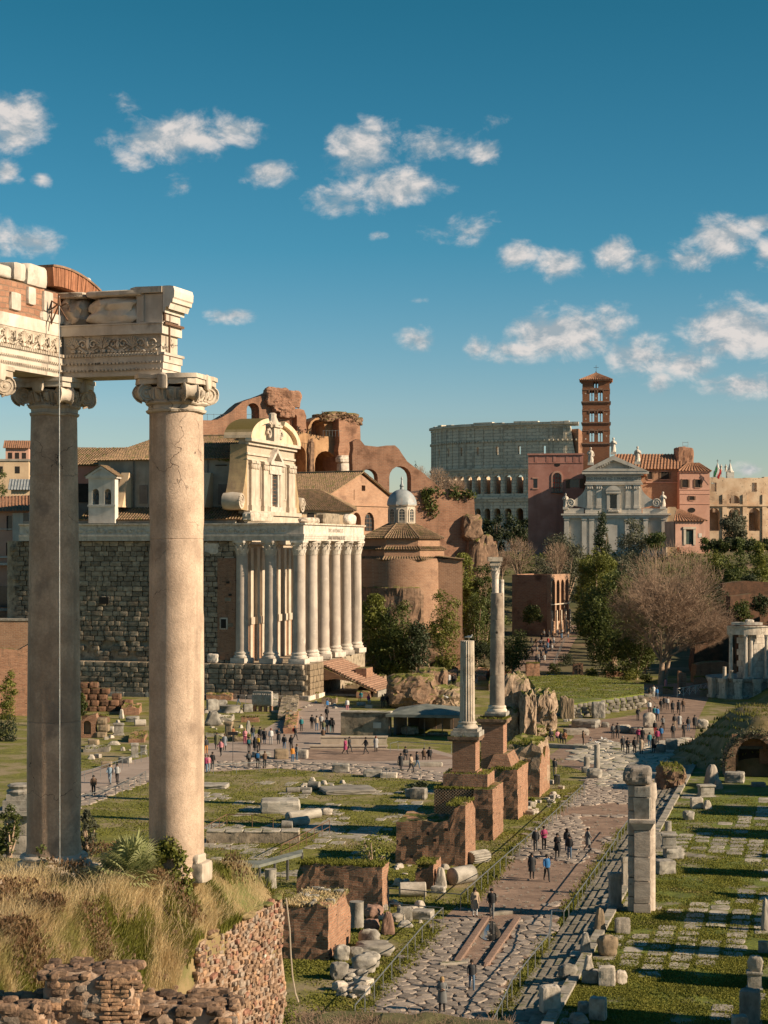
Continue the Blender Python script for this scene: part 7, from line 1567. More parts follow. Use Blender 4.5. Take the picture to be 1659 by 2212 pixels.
q = MB(); q.box(ua-.1,-.15,zb+.05,ub+.1,1.3,zb+.18); q.build('coping',mt['slab'],she); q = MB(); fbox(q,SH,806,1561,823,1573,-.16,-.05); q.build('notice_plate',mt['plaster_white'],she)
apx = SH.uz(920,1520,4); el_ = SH.uz(833,1543,-.5); er_ = SH.uz(1000,1545,-.5)
q = MB(); q.add([(el_[0],-.5,el_[1]),(er_[0],-.5,er_[1]),(apx[0],4,apx[1]),(el_[0],9,el_[1]),(er_[0],9,er_[1])],[(0,1,2),(0,2,3),(1,4,2),(3,2,4)]); q.add([(el_[0],-.5,el_[1]-.12),(er_[0],-.5,er_[1]-.12),(apx[0],4,apx[1]-.15),(el_[0],9,el_[1]-.12),(er_[0],9,er_[1]-.12)],[(0,2,1),(0,3,2),(1,2,4),(3,4,2)]); q.box(el_[0],-.52,el_[1]-.3,er_[0],-.42,el_[1]-.0); q.build('roof',mt['roof_sheet'],she)
q = MB()
for k in range(5): u = el_[0]+(er_[0]-el_[0])*(.04+.23*k); q.tube((u,-.2,0),(u,-.2,el_[1]-.1),.06,n=5); q.tube((u,8.5,0),(u,8.5,el_[1]-.1),.06,n=5)
for k in range(4): u = el_[0]+(er_[0]-el_[0])*(.04+.23*k); q.tube((u,-.2,el_[1]-.3),(apx[0],4,apx[1]-.3),.05,n=4)
q.build('timber_frame',mt['wood'],she); q = MB(); q.box(el_[0]+1,8.6,0,er_[0],8.9,el_[1]-.3); q.box(el_[0]+.6,1.2,0,el_[0]+.9,8.6,el_[1]-.3); q.build('back_wall',mt['plaster_dark'],she)
for k,(x,w_,yt) in enumerate(((885,38,1568),(912,30,1585),(945,44,1580),(872,26,1588))): u,z = SH.uz(x,yt,1.5); q = MB(); q.rock(w_*.05,1.4,z,5,.14,6,seed=k+3,M=Matrix.Translation((u,1.6+.4*(k % 2),0))); q.build('altar_mass',mt['concrete_core'],she)
for k,(xa,xb,yy,h) in enumerate(((668,838,1619,.42),(690,838,1610,.85))):
 a = G(xa,yy); b_ = G(xb,yy); t = thing('stone_bench',('long low pale stone bench on the reddish earth before the shelter wall' if k == 0 else 'upper backrest tier of the long pale stone bench by the shelter wall'),'bench',(a.x,a.y+k*.9,0)); L_ = b_.x-a.x; q = MB()
 q.box(0,0,h-.14,L_,.75,h); q.build('seat',mt['slab_pale'],t); q = MB(); q.box(.1,.08,0,L_-.1,.6,h-.142); q.build('base',mt['slab_pale'],t)
p = G(1356,1971,FLOORZ); PF = Fr(1356,p.y,FLOORZ,-9); pil = fthing(PF,'travertine_pier','tall banded travertine pier with an engaged pilaster and a broken capital on the basilica floor','pier')
W_ = PF.uz(1407,1971)[0]; hz = lambda y: PF.uz(1380,y)[1]
ys_ = [1971,1938,1896,1850,1805,1752,1722,1697]
for k in range(7): q = MB(); q.rock(W_,1.35,hz(ys_[k+1])-hz(ys_[k])-.015,20,.010,5,seed=k,M=Matrix.Translation((W_/2,.70,hz(ys_[k])))); q.build('block',mt['trav_pier'],pil)
ua,ub = PF.uz(1370,1900)[0],PF.uz(1405,1900)[0]
for k,(ya,yb) in enumerate(((1971,1950),(1950,1902),(1902,1850),(1850,1792))): q = MB(); q.rock(ub-ua+(.06 if k == 0 else 0),.34,hz(yb)-hz(ya)-.012,20,.012,4,seed=k+9,M=Matrix.Translation(((ua+ub)/2,-.08,hz(ya)))); q.build('pilaster_block',mt['trav_pier'],pil)
q = MB(); q.add([(ua,-.25,hz(1792)),(ub,-.25,hz(1792)),(ub+.22,-.45,hz(1776)),(ua-.22,-.45,hz(1776)),(ua,.1,hz(1792)),(ub,.1,hz(1792)),(ub+.22,.1,hz(1776)),(ua-.22,.1,hz(1776))],[(0,1,2,3),(1,5,6,2),(4,0,3,7)]); q.box(ua-.26,-.5,hz(1776)+.002,ub+.26,.2,hz(1769)); q.build('pilaster_moulding',mt['trav_pier'],pil)
q = MB(); q.add([(ua+.05,-.06,hz(1769)),(ub-.05,-.06,hz(1769)),(ub-.05,-.38,hz(1722)),(ua-.05,-.38,hz(1722)),(ua,.1,hz(1769)),(ub,.1,hz(1769)),(ub,.1,hz(1722)),(ua,.1,hz(1722))],[(0,1,2,3),(3,2,6,7),(1,5,6,2),(4,0,3,7)]); q.rock(ub-ua,.5,hz(1698)-hz(1720),14,.02,4,M=Matrix.Translation(((ua+ub)/2,-.15,hz(1720)))); q.build('upper_block',mt['marble_grey'],pil)
q = MB(); q.rock(W_*1.15,1.7,hz(1656)-hz(1696),5,.10,9,seed=5,M=Matrix.Translation((W_*.42,.5,hz(1696)))); q.rock(W_*.5,.6,.7,3,.2,5,seed=8,M=Matrix.Translation((.05,-.1,hz(1690)))); q.build('capital',mt['marble_cap'],pil)
q = MB(); u0 = W_-.02; q.lathe([(.36,0),(.36,hz(1735)),(.44,hz(1727)),(.46,hz(1720)),(.4,hz(1694))],20,c=(u0-.12,.75,0)); q.build('engaged_column',mt['trav_pier'],pil,smooth=40)
for k,(Y,off,h,w_) in enumerate(((84,22,7.0,2.6),(91,19,6.0,1.8),(98,23,7.5,2.8),(105.5,20.5,5.5,1.6),(112,24,8.0,2.4),(119.5,22,5.0,1.5),(127,27,9.0,4.0),(138,28,9,5.5),(150,29,10,7),(76,20,8,3.4),(69,22,7,3))):
 t = thing('floor_pier','plain brick pier past the far edge of the basilica floor','pier',(fx(Y)+off,Y,FLOORZ),AXA-PI/2,'brick piers beyond the floor edge'); q = MB(); rbox(q,-w_/2,w_/2,-w_/2,w_/2,0,h,.8,.06,k,ragged_=.5); q.build('shaft',mt['brick'],t)
# ================================================================== trees, shrubs, palm, ivy
def leaves(name,blobs,n,size,mat,parent,seed=1,asp=.55,clump=1.0,thr=-.12,shell=.42):
 """blobs: (x, y, z, rx, ry, rz); small leaf faces spread through their volumes, in clumps with gaps"""
 g = np.random.default_rng(seed); w_ = np.array([b[3]*b[4]*b[5] for b in blobs])**.8; w_ /= w_.sum(); out = []; need = n; tries = 0
 B = np.array(blobs); off = Vector((seed*1.3,seed*2.1,seed*.7)); mr_ = float(np.mean(B[:,3:])); fq = clump*2.2/max(.6,mr_)
 while need > 0 and tries < 12:
  k = g.choice(len(blobs),need*2,p=w_); d = g.normal(size=(need*2,3)); d /= np.linalg.norm(d,axis=1)[:,None]; r = g.uniform(0,1,need*2)**shell
  P = B[k,:3]+d*r[:,None]*B[k,3:]
  keep = [i for i in range(len(P)) if noise.noise(Vector(P[i])*fq+off)+.5*noise.noise(Vector(P[i])*fq*2.6+off) > thr+.22*(r[i]-.6)]
  P = P[keep][:need]; dd = d[keep][:need]; out.append((P,dd)); need -= len(P); tries += 1
 P = np.concatenate([o[0] for o in out]); D = np.concatenate([o[1] for o in out]); n = len(P)
 u = g.normal(size=(n,3)); u /= np.linalg.norm(u,axis=1)[:,None]; nn = D*.7+g.normal(size=(n,3))*.6; v = np.cross(nn,u); v /= np.linalg.norm(v,axis=1)[:,None]+1e-6; u = np.cross(v,nn); u /= np.linalg.norm(u,axis=1)[:,None]+1e-6
 s = (size*g.uniform(.5,1.25,n))[:,None]; V = np.empty((n,4,3),np.float32); V[:,0] = P-u*s; V[:,1] = P-v*s*asp; V[:,2] = P+u*s; V[:,3] = P+v*s*asp
 F = np.arange(n)[:,None]*4+np.array([[0,1,2,3]]); return npmesh(name,V.reshape(-1,3),F,mat,parent)
def tubes(name,segs,mat,parent=None,n=4):
 """segs: (p0, p1, r0, r1) many tapered twigs as one mesh"""
 A = np.array([s[0] for s in segs],np.float32); B_ = np.array([s[1] for s in segs],np.float32); r0 = np.array([s[2] for s in segs]); r1 = np.array([s[3] for s in segs]); d = B_-A; d /= np.linalg.norm(d,axis=1)[:,None]+1e-9
 ref = np.where(np.abs(d[:,2:3]) > .9,np.array([[1.,0,0]]),np.array([[0,0,1.]])); u = np.cross(d,ref); u /= np.linalg.norm(u,axis=1)[:,None]+1e-9; v = np.cross(d,u); m = len(segs); V = np.empty((m,2*n,3),np.float32)
 for k in range(n): c,s_ = math.cos(2*PI*k/n),math.sin(2*PI*k/n); o = u*c+v*s_; V[:,k] = A+o*r0[:,None]; V[:,n+k] = B_+o*r1[:,None]
 F = np.concatenate([np.arange(m)[:,None]*2*n+np.array([[k,(k+1) % n,n+(k+1) % n,n+k]]) for k in range(n)]); return npmesh(name,V.reshape(-1,3),F,mat,parent,smooth=True)
def branch(segs,twigs,p,d,L,r,lev,maxlev,g,up=.12,spread=.6,tw=.02):
 n = 3 if lev < 3 else 2; q = Vector(p); dd = Vector(d)
 for k in range(n):
  dd = (dd+Vector((g.gauss(0,.13),g.gauss(0,.13),g.gauss(0,.07)+up*.4))).normalized(); e = q+dd*(L/n); ra,rb = r*(1-.35*k/n),r*(1-.35*(k+1)/n); (twigs if lev >= maxlev-1 else segs).append((tuple(q),tuple(e),ra,rb)); q = e
  if lev < maxlev and k < n-1 and lev >= 1:
   for _ in range(1 if lev < 3 else 2):
    sd = (dd+Vector((g.gauss(0,spread),g.gauss(0,spread),g.gauss(0,spread*.6)+up))).normalized(); branch(segs,twigs,q,sd,L*g.uniform(.55,.8),rb*.6,lev+1,maxlev,g,up,spread,tw)
 if lev < maxlev:
  for _ in range(g.choice((2,3)) if lev < maxlev-1 else 3):
   sd = (dd+Vector((g.gauss(0,spread),g.gauss(0,spread),g.gauss(0,spread*.55)+up))).normalized(); branch(segs,twigs,q,sd,L*g.uniform(.62,.85),r*.60,lev+1,maxlev,g,up,spread,tw)
bp = G(1428,1479); tree = thing('bare_tree','great leafless tree with a huge rounded crown of fine brown twigs standing on the earth','tree',(bp.x,bp.y,0))
g = random.Random(4); segs = []; twg = []
tr = [(0,0,-.2),(.05,0,1.6),(.15,.1,3.4)]
for a,b_,r0,r1 in ((0,1,.55,.46),(1,2,.46,.42)): segs.append((tr[a],tr[b_],r0,r1))
segs2 = []
for (dx,dy,dz,L,r) in ((-.55,-.1,.85,5.2,.26),(-.22,.25,1.0,5.6,.28),(.18,-.15,1.0,5.6,.28),(.62,.1,.78,5.6,.26),(.35,.4,.9,5.2,.22),(-.1,-.45,.95,5.0,.22),(.75,-.25,.62,5.2,.2)): branch(segs,twg,tr[2],Vector((dx,dy,dz)).normalized(),L,r,1,5,g,.10,.55)
cx_,cz_ = (1448-CX)/FX*bp.y-bp.x,CAMZ-(1312-HY)/FX*bp.y
def tuck(p,rad):
 q = Vector((p[0]-cx_,p[1],p[2]-cz_)); e = math.sqrt((q.x/9.0)**2+(q.y/8.5)**2+(q.z/(10.2 if q.z > 0 else 7.2))**2)
 if e > 1: q = q*((1+.10*math.tanh((e-1)*1.5))/e)
 return (q.x+cx_,q.y,q.z+cz_)
segs = [(tuck(a,0) if a[2] > 4 else a,tuck(b_,0) if b_[2] > 4 else b_,r0,r1) for a,b_,r0,r1 in segs]
ex = []
for a,b_,r0,r1 in twg:
 A,B_ = Vector(tuck(a,0)),Vector(tuck(b_,0)); ex.append((tuple(A),tuple(B_),max(.016,min(r0,.05)),.014))
gg = random.Random(8); fine = []
for a,b_,r0,r1 in ex:
 for _ in range(2):
  B_ = Vector(b_).lerp(Vector(a),gg.random()); q = B_-Vector((cx_,0,cz_)); d = (q.normalized()*.8+Vector((gg.gauss(0,.55),gg.gauss(0,.55),gg.gauss(0,.45)+.25))).normalized(); L_ = gg.uniform(.5,1.3); m_ = B_+d*L_*.5; e = m_+(d+Vector((gg.gauss(0,.3),gg.gauss(0,.3),.15))).normalized()*L_*.5; fine += [(tuple(B_),tuple(m_),.016,.013),(tuple(m_),tuple(e),.013,.008)]
for _ in range(3000):
 v = Vector((gg.gauss(0,1),gg.gauss(0,1),gg.gauss(0,1))).normalized(); r_ = gg.uniform(.55,1.0)**.6; p = Vector((v.x*8.9*r_+cx_,v.y*8.4*r_,v.z*(10.0 if v.z > 0 else 7.0)*r_+cz_))
 if p.z < 5.5: continue
 d = (v*.9+Vector((gg.gauss(0,.35),gg.gauss(0,.35),.3+gg.gauss(0,.3)))).normalized(); L_ = gg.uniform(.7,1.9); q0 = p-d*L_*.7; m_ = p; e = p+(d+Vector((gg.gauss(0,.25),gg.gauss(0,.25),.1))).normalized()*L_*.4; fine += [(tuple(q0),tuple(m_),.022,.016),(tuple(m_),tuple(e),.015,.008)]
tubes('trunk',segs,mt['bark'],tree,7); tubes('crown',ex+fine,mt['twig'],tree,3)
q = MB(); q2 = G(1437,1479); q.tube((q2.x-bp.x,.6,0),(q2.x-bp.x+1.4,.8,7.5),.34,.22,8); q.tube((q2.x-bp.x+1.4,.8,7.5),(q2.x-bp.x+2.0,.8,11),.22,.12,7); q.build('second_trunk',mt['bark'],tree,smooth=60)
def bare(x,yb,yt,w_,Y,label,seed,z=None):
 zb = hgt((x-CX)/FX*Y,Y) if z is None else z; p = Vector(((x-CX)/FX*Y,Y,zb)); t = thing('bare_tree',label,'tree',(p.x,p.y,p.z),0,'small bare trees on the slope'); zt = CAMZ-(yt-HY)*Y/FX-zb; zc = CAMZ-(yb-HY)*Y/FX-zb; rw = w_*Y/FX/2; g = random.Random(seed); segs = []; tw = []
 hh = max(1.2,zc); segs.append(((0,0,-.3),(0,0,hh),.2,.16))
 cz = (zt+max(0,zc))/2; rz = (zt-max(0,zc))/2
 for _ in range(900):
  v = Vector((g.gauss(0,1),g.gauss(0,1),g.gauss(0,1))).normalized(); r_ = g.uniform(.2,1)**.6; p2 = Vector((v.x*rw*r_,v.y*rw*r_,v.z*rz*r_+cz)); d = (v+Vector((g.gauss(0,.3),g.gauss(0,.3),.6))).normalized(); L_ = g.uniform(.5,1.6); tw.append((tuple(p2-d*L_*.6),tuple(p2+d*L_*.4),.03,.012))
 for _ in range(16):
  v = Vector((g.gauss(0,1),g.gauss(0,1),abs(g.gauss(0,1))+.3)).normalized(); segs.append(((0,0,hh*.9),(v.x*rw*.7,v.y*rw*.7,cz+v.z*rz*.5),.10,.04))
 tubes('trunk',segs,mt['bark'],t,5); tubes('crown',tw,mt['twig'],t,3); return t
bare(1120,1240,1158,84,424,'small leafless tree to one side of the arcaded brick ruin, before the pink house',1); bare(1204,1240,1168,66,430,'small leafless tree directly behind the roof of the arcaded brick ruin',2); bare(1084,1235,1190,50,420,'thin leafless shrub between the far columns and the arcaded ruin',3)
bare(946,1075,1008,62,440,'leafless tree in front of the amphitheatre at the foot of the ruined wall',5,8); bare(905,1070,1005,40,470,'leafless tree seen through the larger ruined arch',6,8); bare(985,1075,1030,50,445,'low leafless shrub by the amphitheatre arches',7,8)
def tree_(x,yb,yt,w_,Y,mat,n,size,label,seed,name='evergreen_tree',blobs=None,trunk=True,group=None,zb=None,clump=1.0,thr=-.12):
 X = (x-CX)/FX*Y; zb = hgt(X,Y) if zb is None else zb; w_ *= 1.12; zt = CAMZ-(yt-HY)*Y/FX; zl = CAMZ-(yb-HY)*Y/FX; rw = w_*Y/FX/2; t = thing(name,label,'tree' if 'tree' in name or 'cypress' in name else 'shrub',(X,Y,zb),0,group); g = random.Random(seed); H = zt-zl; B = []
 if zl-zb > 2.5 and H > 6: zl = zb+.6; H = zt-zl; n = int(n*1.7)
 if blobs == 'cone':
  for k in range(7): f = k/6; B.append((g.uniform(-.1,.1)*rw,g.uniform(-.1,.1)*rw,zl-zb+H*(.08+.86*f),rw*(1.0-.72*f),rw*(1.0-.72*f),H*.13))
 else:
  B.append((0,0,zl-zb+H*.46,rw*.74,rw*.7,H*.44))
  for k in range(14): a = g.uniform(0,2*PI); e = g.uniform(.03,.98); rr_ = rw*.62*math.sqrt(max(.05,1-(2*e-1)**2)); s_ = rw*g.uniform(.28,.48); B.append((rr_*math.cos(a),rr_*math.sin(a),zl-zb+H*e*.92,s_,s_,s_*g.uniform(.7,1.1)))
 leaves('crown',B,n,size,mt[mat],t,seed,clump=clump,thr=thr)
 if trunk:
  q = MB(); c = (0,0,max(.5,zl-zb)); r_ = max(.12,rw*.07); q.tube((0,0,-.4),c,r_*1.3,r_,7)
  for k in range(6): a = g.uniform(0,2*PI); q.tube(c,(rw*.5*math.cos(a),rw*.5*math.sin(a),zl-zb+H*g.uniform(.3,.75)),r_*.7,r_*.25,5)
  q.build('trunk',mt['bark'],t)
 return t
E = 'evergreens on the slope'
tree_(1318,1470,1240,146,302,'leaf',15000,.22,'large dark glossy evergreen beside the bare tree, over the shaded ground',11)
tree_(1374,1456,1330,112,292,'leaf',8000,.20,'rounded evergreen just under the spreading bare branches',12)
tree_(1290,1290,1152,96,372,'leaf_bright',6000,.24,'tall yellow green laurel tree below the white church',13); tree_(1315,1300,1205,74,362,'leaf_bright',4000,.23,'shorter yellow green laurel tree close against the bare crown',14); tree_(1276,1310,1215,62,385,'leaf',3500,.24,'dark green tree behind the arcaded brick ruin',15); tree_(1284,1400,1290,66,340,'leaf_dark',4000,.22,'very dark shaded evergreen beside the path with the crowd',16)
tree_(1300,1200,1106,62,470,'leaf_dark',4500,.28,'dark dense conifer in front of the white church pilasters',17,'cypress_tree','cone')
tree_(1222,1190,1128,104,455,'leaf_olive',4500,.28,'silvery olive tree between the pink house and the white church',18,'olive_tree'); tree_(1372,1190,1112,88,462,'leaf_olive',4200,.28,'grey green olive tree under the white church window',19,'olive_tree'); tree_(1416,1190,1142,46,458,'leaf',2000,.26,'small green tree at the white church corner',20); tree_(1345,1230,1165,74,440,'leaf_olive',2600,.26,'dull olive tree in the gap over the bare crown',21,'olive_tree')
tree_(1556,1262,1176,86,402,'leaf_bright',4200,.25,'bushy green tree on the slope nearest the bare crown',22); tree_(1603,1262,1172,62,396,'leaf',3600,.25,'pointed green tree on the slope, second from the bare crown',23,blobs='cone'); tree_(1646,1240,1158,58,400,'leaf_bright',3000,.25,'green tree cut by the edge of the view below the golden arches',24)
for k in range(9): tree_(1526+k*17,1192,1160+(k*7) % 9,34,470,'leaf_dark' if k % 2 else 'leaf',900,.3,'dark clipped shrub in the row below the golden arches',30+k,'hedge_shrub',trunk=False,group='row of dark shrubs below the arches')
tree_(1588,1150,1098,66,600,'leaf_olive',3800,.36,'round olive tree standing before the golden arches of the amphitheatre',41,'olive_tree',zb=19.2)
tree_(1008,1310,1176,70,352,'leaf_bright',4500,.22,'bright green bush climbing the foot of the overgrown wall',42); tree_(1046,1300,1196,60,345,'leaf',3200,.22,'green bush behind the far pale columns',43); tree_(1030,1335,1262,60,330,'leaf',2600,.2,'green bush below the overgrown wall',48)
tree_(962,1345,1258,80,306,'leaf_bright',3800,.19,'ivy bush hanging over the rotunda base',44,'ivy_bush',trunk=False)
tree_(806,1420,1262,74,290,'leaf_bright',5200,.2,'tall bright shrub right against the temple columns',45,'evergreen_shrub'); tree_(856,1425,1285,100,288,'leaf',6500,.2,'broad green shrub below the rotunda',46,'evergreen_shrub'); tree_(905,1420,1330,70,286,'leaf_dark',3800,.2,'dark shrub at the edge of the green mass below the rotunda',47,'evergreen_shrub')
tree_(1108,1450,1362,92,292,'leaf',5000,.18,'leafy green tree standing behind the plain column',49); tree_(1150,1345,1310,50,380,'leaf',2000,.22,'ivy patch beneath the arcaded ruin',50,'ivy_bush',trunk=False); tree_(1030,1440,1380,70,300,'leaf_dark',2600,.19,'dark shrub in the hollow between the two standing columns',51,'evergreen_shrub',trunk=False)
for k,(x,yb,yt,w_) in enumerate(((1072,1190,1108,50),(1108,1188,1100,46),(1132,1195,1118,40),(1050,1180,1120,40))): tree_(x,yb,yt,w_,610,'leaf_dark',1800,.4,'dark pine in the shade at the foot of the amphitheatre',52+k,'pine_tree',group='dark pines below the amphitheatre',zb=19)
tree_(897,1065,1008,30,460,'leaf_dark',1500,.25,'dark cypress seen through the larger ruined arch',57,'cypress_tree','cone',zb=8)
for k in range(11): tree_(1504+k*12.5,1560,1512+(k*5) % 7,26,252,'leaf_bright' if k % 3 else 'leaf',900,.14,'leafy shrub of the green hedge in front of the round temple',60+k,'hedge_shrub',trunk=False,group='hedge before the round temple',zb=0)
tree_(8,1110,1005,60,330,'leaf',3500,.18,'green pine boughs at the very edge of the view over the palazzo roof',72,'pine_tree',zb=0); tree_(2,1050,958,44,340,'leaf',2200,.18,'upper pine boughs at the very edge of the view against the hill houses',73,'pine_tree',zb=0)
tree_(18,1590,1440,40,225,'leaf_bright',3000,.13,'ivy curtain spilling down the sunlit brick wall',74,'ivy_bush',trunk=False,zb=0); tree_(14,1620,1545,60,200,'leaf_dark',2000,.13,'dark shrub at the foot of the ivy wall',75,'evergreen_shrub',trunk=False,zb=0)
tree_(192,1850,1745,46,64,'leaf_olive',2600,.045,'grey green bush behind the shaded column',76,'evergreen_shrub',zb=4); tree_(20,1850,1735,56,60,'leaf',2600,.045,'dark green bush between the nearest column and the shaded one',77,'evergreen_shrub',zb=4)
tree_(806,1882,1796,88,113,'leaf_bright',1500,.085,'airy sapling growing out of the broken wall',78,'sapling_shrub',zb=0,thr=.0)
tree_(178,1545,1495,26,215,'leaf',1200,.12,'shrub on the red tuff ruin beside the shaded column',79,'evergreen_shrub',trunk=False,zb=0)
for k,(x,yb,yt,w_,Y) in enumerate(((1522,1345,1290,44,330),(1555,1330,1262,60,345),(1600,1345,1300,50,322),(1640,1330,1280,44,330),(1500,1320,1270,40,350),(1580,1300,1262,70,368))): tree_(x,yb,yt,w_,Y,'leaf_dark' if k % 2 else 'leaf',1500,.22,'shaded shrub on the dark slope behind the round temple',80+k,'evergreen_shrub',trunk=False,group='shrubs on the shaded slope')
for k,(x0,x1,yt,yb,Y) in enumerate(((1578,1672,1282,1345,338),(1545,1640,1318,1380,322),(1500,1560,1345,1420,308),(1600,1680,1345,1440,300),(1505,1590,1430,1500,285),(1560,1670,1255,1300,362))):
 Fq = Fr(x0,Y,0,5); t = fthing(Fq,'slope_wall',('ruined brown wall on the shaded slope behind the round temple, %s' % ('under the dark shrubs','second from the top','beside the bare crown','just behind the temple top','with a reddish face','highest up')[k]),'wall'); rplate(Fq,t,'body','tuff_red' if k != 4 else 'brick',[(x0,yb+60),(x0,yt+6),((x0+x1)/2,yt),(x1,yt+4),(x1,yb+60)],[],0,3,20+k,.25,1.3)  # mostly dark tuff, chosen to put the hill's shade into the wall colour
g = np.random.default_rng(12); U = []
for _ in range(700):
 Y = g.uniform(405,515); X = g.uniform(6,.215*Y+3); xd,yd = toD(X,Y,hgt(X,Y))
 if 1090 < xd < 1255 and yd > 1230: continue
 U.append((X,Y,hgt(X,Y)+.6,g.uniform(1.2,2.8),g.uniform(1.2,2.8),g.uniform(.8,2.4)))
stuff(leaves('undergrowth',U,30000,.38,mt['leaf'],None,99))
for k,(x,yb,yt,w_,Y,m_) in enumerate(((1330,1420,1300,80,325,'leaf'),(1268,1300,1195,60,400,'leaf_bright'),(1300,1250,1165,70,410,'leaf'),(1345,1330,1240,70,345,'leaf_bright'),(1395,1440,1370,60,305,'leaf'),(1170,1260,1185,60,440,'leaf_olive'),(1062,1330,1250,50,350,'leaf'),(1130,1250,1190,50,450,'leaf'),(1520,1260,1195,56,420,'leaf'),(1625,1300,1230,60,380,'leaf_dark'),(1575,1280,1225,50,385,'leaf'))): tree_(x,yb,yt,w_,Y,m_,3200,.23,'evergreen in the thick green slope, %s' % ('deepest under the bare crown','beside the arcaded ruin roof','just under the conifer','hugging the bare crown edge','lowest by the trunks','in front of the pink house','left of the path behind the columns'.replace('left of','near'),'below the pink house corner','first past the bare crown','by the dark slope walls','between the pointed tree and the bare crown')[k],110+k)
for k,(x,y,w_,m_) in enumerate(((1015,1442,30,'leaf'),(1042,1455,26,'leaf_bright'),(1070,1440,34,'leaf'),(1122,1470,20,'leaf_bright'),(1200,1452,30,'leaf'),(1222,1440,36,'leaf_dark'),(1188,1466,18,'leaf_bright'),(950,1455,30,'leaf'),(975,1440,40,'leaf_dark'),(925,1450,30,'leaf_bright'),(1280,1470,30,'leaf'),(1320,1466,40,'leaf'),(1362,1470,34,'leaf_bright'),(1395,1474,26,'leaf'),(1180,1552,20,'leaf'),(1020,1520,24,'leaf_bright'),(1275,1462,24,'leaf_bright'),(1140,1720,22,'leaf'),(1150,1738,18,'leaf_bright'),(905,1716,40,'leaf_dark'),(1065,1640,24,'leaf_bright'))):
 tree_(x,y,y-w_*.75,w_,GZ(x,y).y,m_,900,.13,'small garden shrub among the ruins, %s' % ('at the hollow edge','behind the fluted column foot','between the standing columns','by the turf block','beside the hill path foot','under the arcaded ruin path','near the turf block corner','over the turf capped ruin','in the dark hollow','beside the masonry fang','at the ramp head','under the evergreen trunks','next to the bare trunk','touching the bare trunk','beside the dark rubble ruin','behind the craggy ruin','by the braced post','at the ivy pier foot','on the verge below the brick facing','dark and low on the lawn by the holed block','on the second brick pier')[k],140+k,'garden_shrub',trunk=False,zb=None)
iv = thing('ivy','green ivy climbing the broken foot of the sunlit column','ivy',(RC.x,RC.y,12))
B = [((Wp(x,y,RC.y-.9).x-RC.x),-.85,CAMZ-(y-HY)*(RC.y-.9)/FX-12,r*.013,.28,r*.013) for x,y,r in ((350,1840,26),(362,1830,26),(372,1868,30),(388,1895,30),(398,1920,22),(360,1895,26),(345,1870,20),(385,1850,20))]
leaves('foliage',B,1500,.055,mt['leaf_bright'],iv,3,asp=.8,thr=-.3)
iv2 = thing('ivy','small ivy strand on the base of the shaded column','ivy',(LC.x,LC.y,12)); leaves('foliage',[(.0+dx,-1.0,z,.16,.15,.25) for dx,z in ((-.2,.9),(-.1,.5),(.05,.2),(-.25,.2))],260,.05,mt['leaf'],iv2,4,asp=.8,thr=-.3)
for k,(x,y,Y,s_,m_,lab) in enumerate(((362,2010,43.0,.62,'leaf_bright','leafy green weed bush amid the dry grass above the rubble wall'),(195,2110,38.0,.5,'leaf','low green weeds in the dry grass near the brick stub'),(340,1965,45,.4,'leaf','small dark green bush under the ivy'),(60,2090,37.5,.4,'leaf_bright','patch of green weeds at the edge of the dry grass'))):
 p = Wp(x,y,Y); zt_ = terr(p.x,p.y); t = thing('weed_bush',lab,'shrub',(p.x,p.y,zt_)); leaves('foliage',[(rr.uniform(-1,1)*s_*.8,rr.uniform(-.5,.5)*s_,s_*rr.uniform(.15,.8),s_*.4,s_*.4,s_*.4) for _ in range(7)],1100,.035,mt[m_],t,5+k,thr=-.2)
 q = MB(); [q.tube((0,0,-.1),(rr.uniform(-.6,.6)*s_,rr.uniform(-.4,.4)*s_,s_*.8),.012,.005,4) for _ in range(12)]; q.build('stem',mt['wood'],t)
pp = Wp(282,1925,48.0); palm = thing('fan_palm','bushy fan palm with stiff radiating green leaves at the foot of the columns','palm',(pp.x,pp.y,terr(pp.x,pp.y)-.1)); g = random.Random(3)
q = MB(); q.lathe([(.22,0),(.25,.2),(.18,.45)],8); q.build('stem',mt['wood'],palm)
for k in range(58):
 a = g.uniform(0,2*PI); e = math.radians(g.uniform(4,84)); d = Vector((math.cos(a)*math.cos(e),math.sin(a)*math.cos(e),math.sin(e))); L_ = g.uniform(.42,.82); c = Vector((0,0,.35))+d*L_; q = MB(); q.tube((0,0,.3),c,.014,.009,4)
 side = d.cross(Vector((0,0,1))); side = side.normalized() if side.length > .05 else Vector((1,0,0)); up = side.cross(d).normalized(); nb = 17; R_ = g.uniform(.48,.78)
 for j in range(nb):
  t_ = (j/(nb-1)-.5)*2; an = t_*1.85; dr = (d*math.cos(an)+side*math.sin(an)).normalized(); fold = up*(.05*(1-abs(t_))); tip = c+dr*R_*(1-.22*abs(t_))-Vector((0,0,.10+.06*abs(t_)))+fold; mid = c+dr*R_*.55+fold; pw = dr.cross(up).normalized()*.030
  q.add([tuple(c+fold*.3),tuple(mid-pw),tuple(tip),tuple(mid+pw)],[(0,1,2,3)])
 q.build('leaf',mt['palm'],palm)
bw = thing('brush_wall','old wall top overgrown with brown dead brush along the lower edge of the view','wall',(0,66,0)); q = MB(); rbox(q,-5.2,4.6,-1.2,1.2,0,lambda u,v: 4.2-.045*(u+5),.5,.1,3,ragged_=.2); q.build('core',mt['hill'],bw)
tw = []
for k in range(9000): x,y = rr.uniform(-5.2,4.6),rr.uniform(-1.4,1.2); z = 4.15+rr.uniform(-.5,.05)-.045*(x+5); d = Vector((rr.gauss(0,.8),rr.gauss(0,.5),rr.uniform(-.3,.9))).normalized()*rr.uniform(.15,.5); tw.append(((x,y,z),(x+d.x,y+d.y,z+d.z),.010,.005))
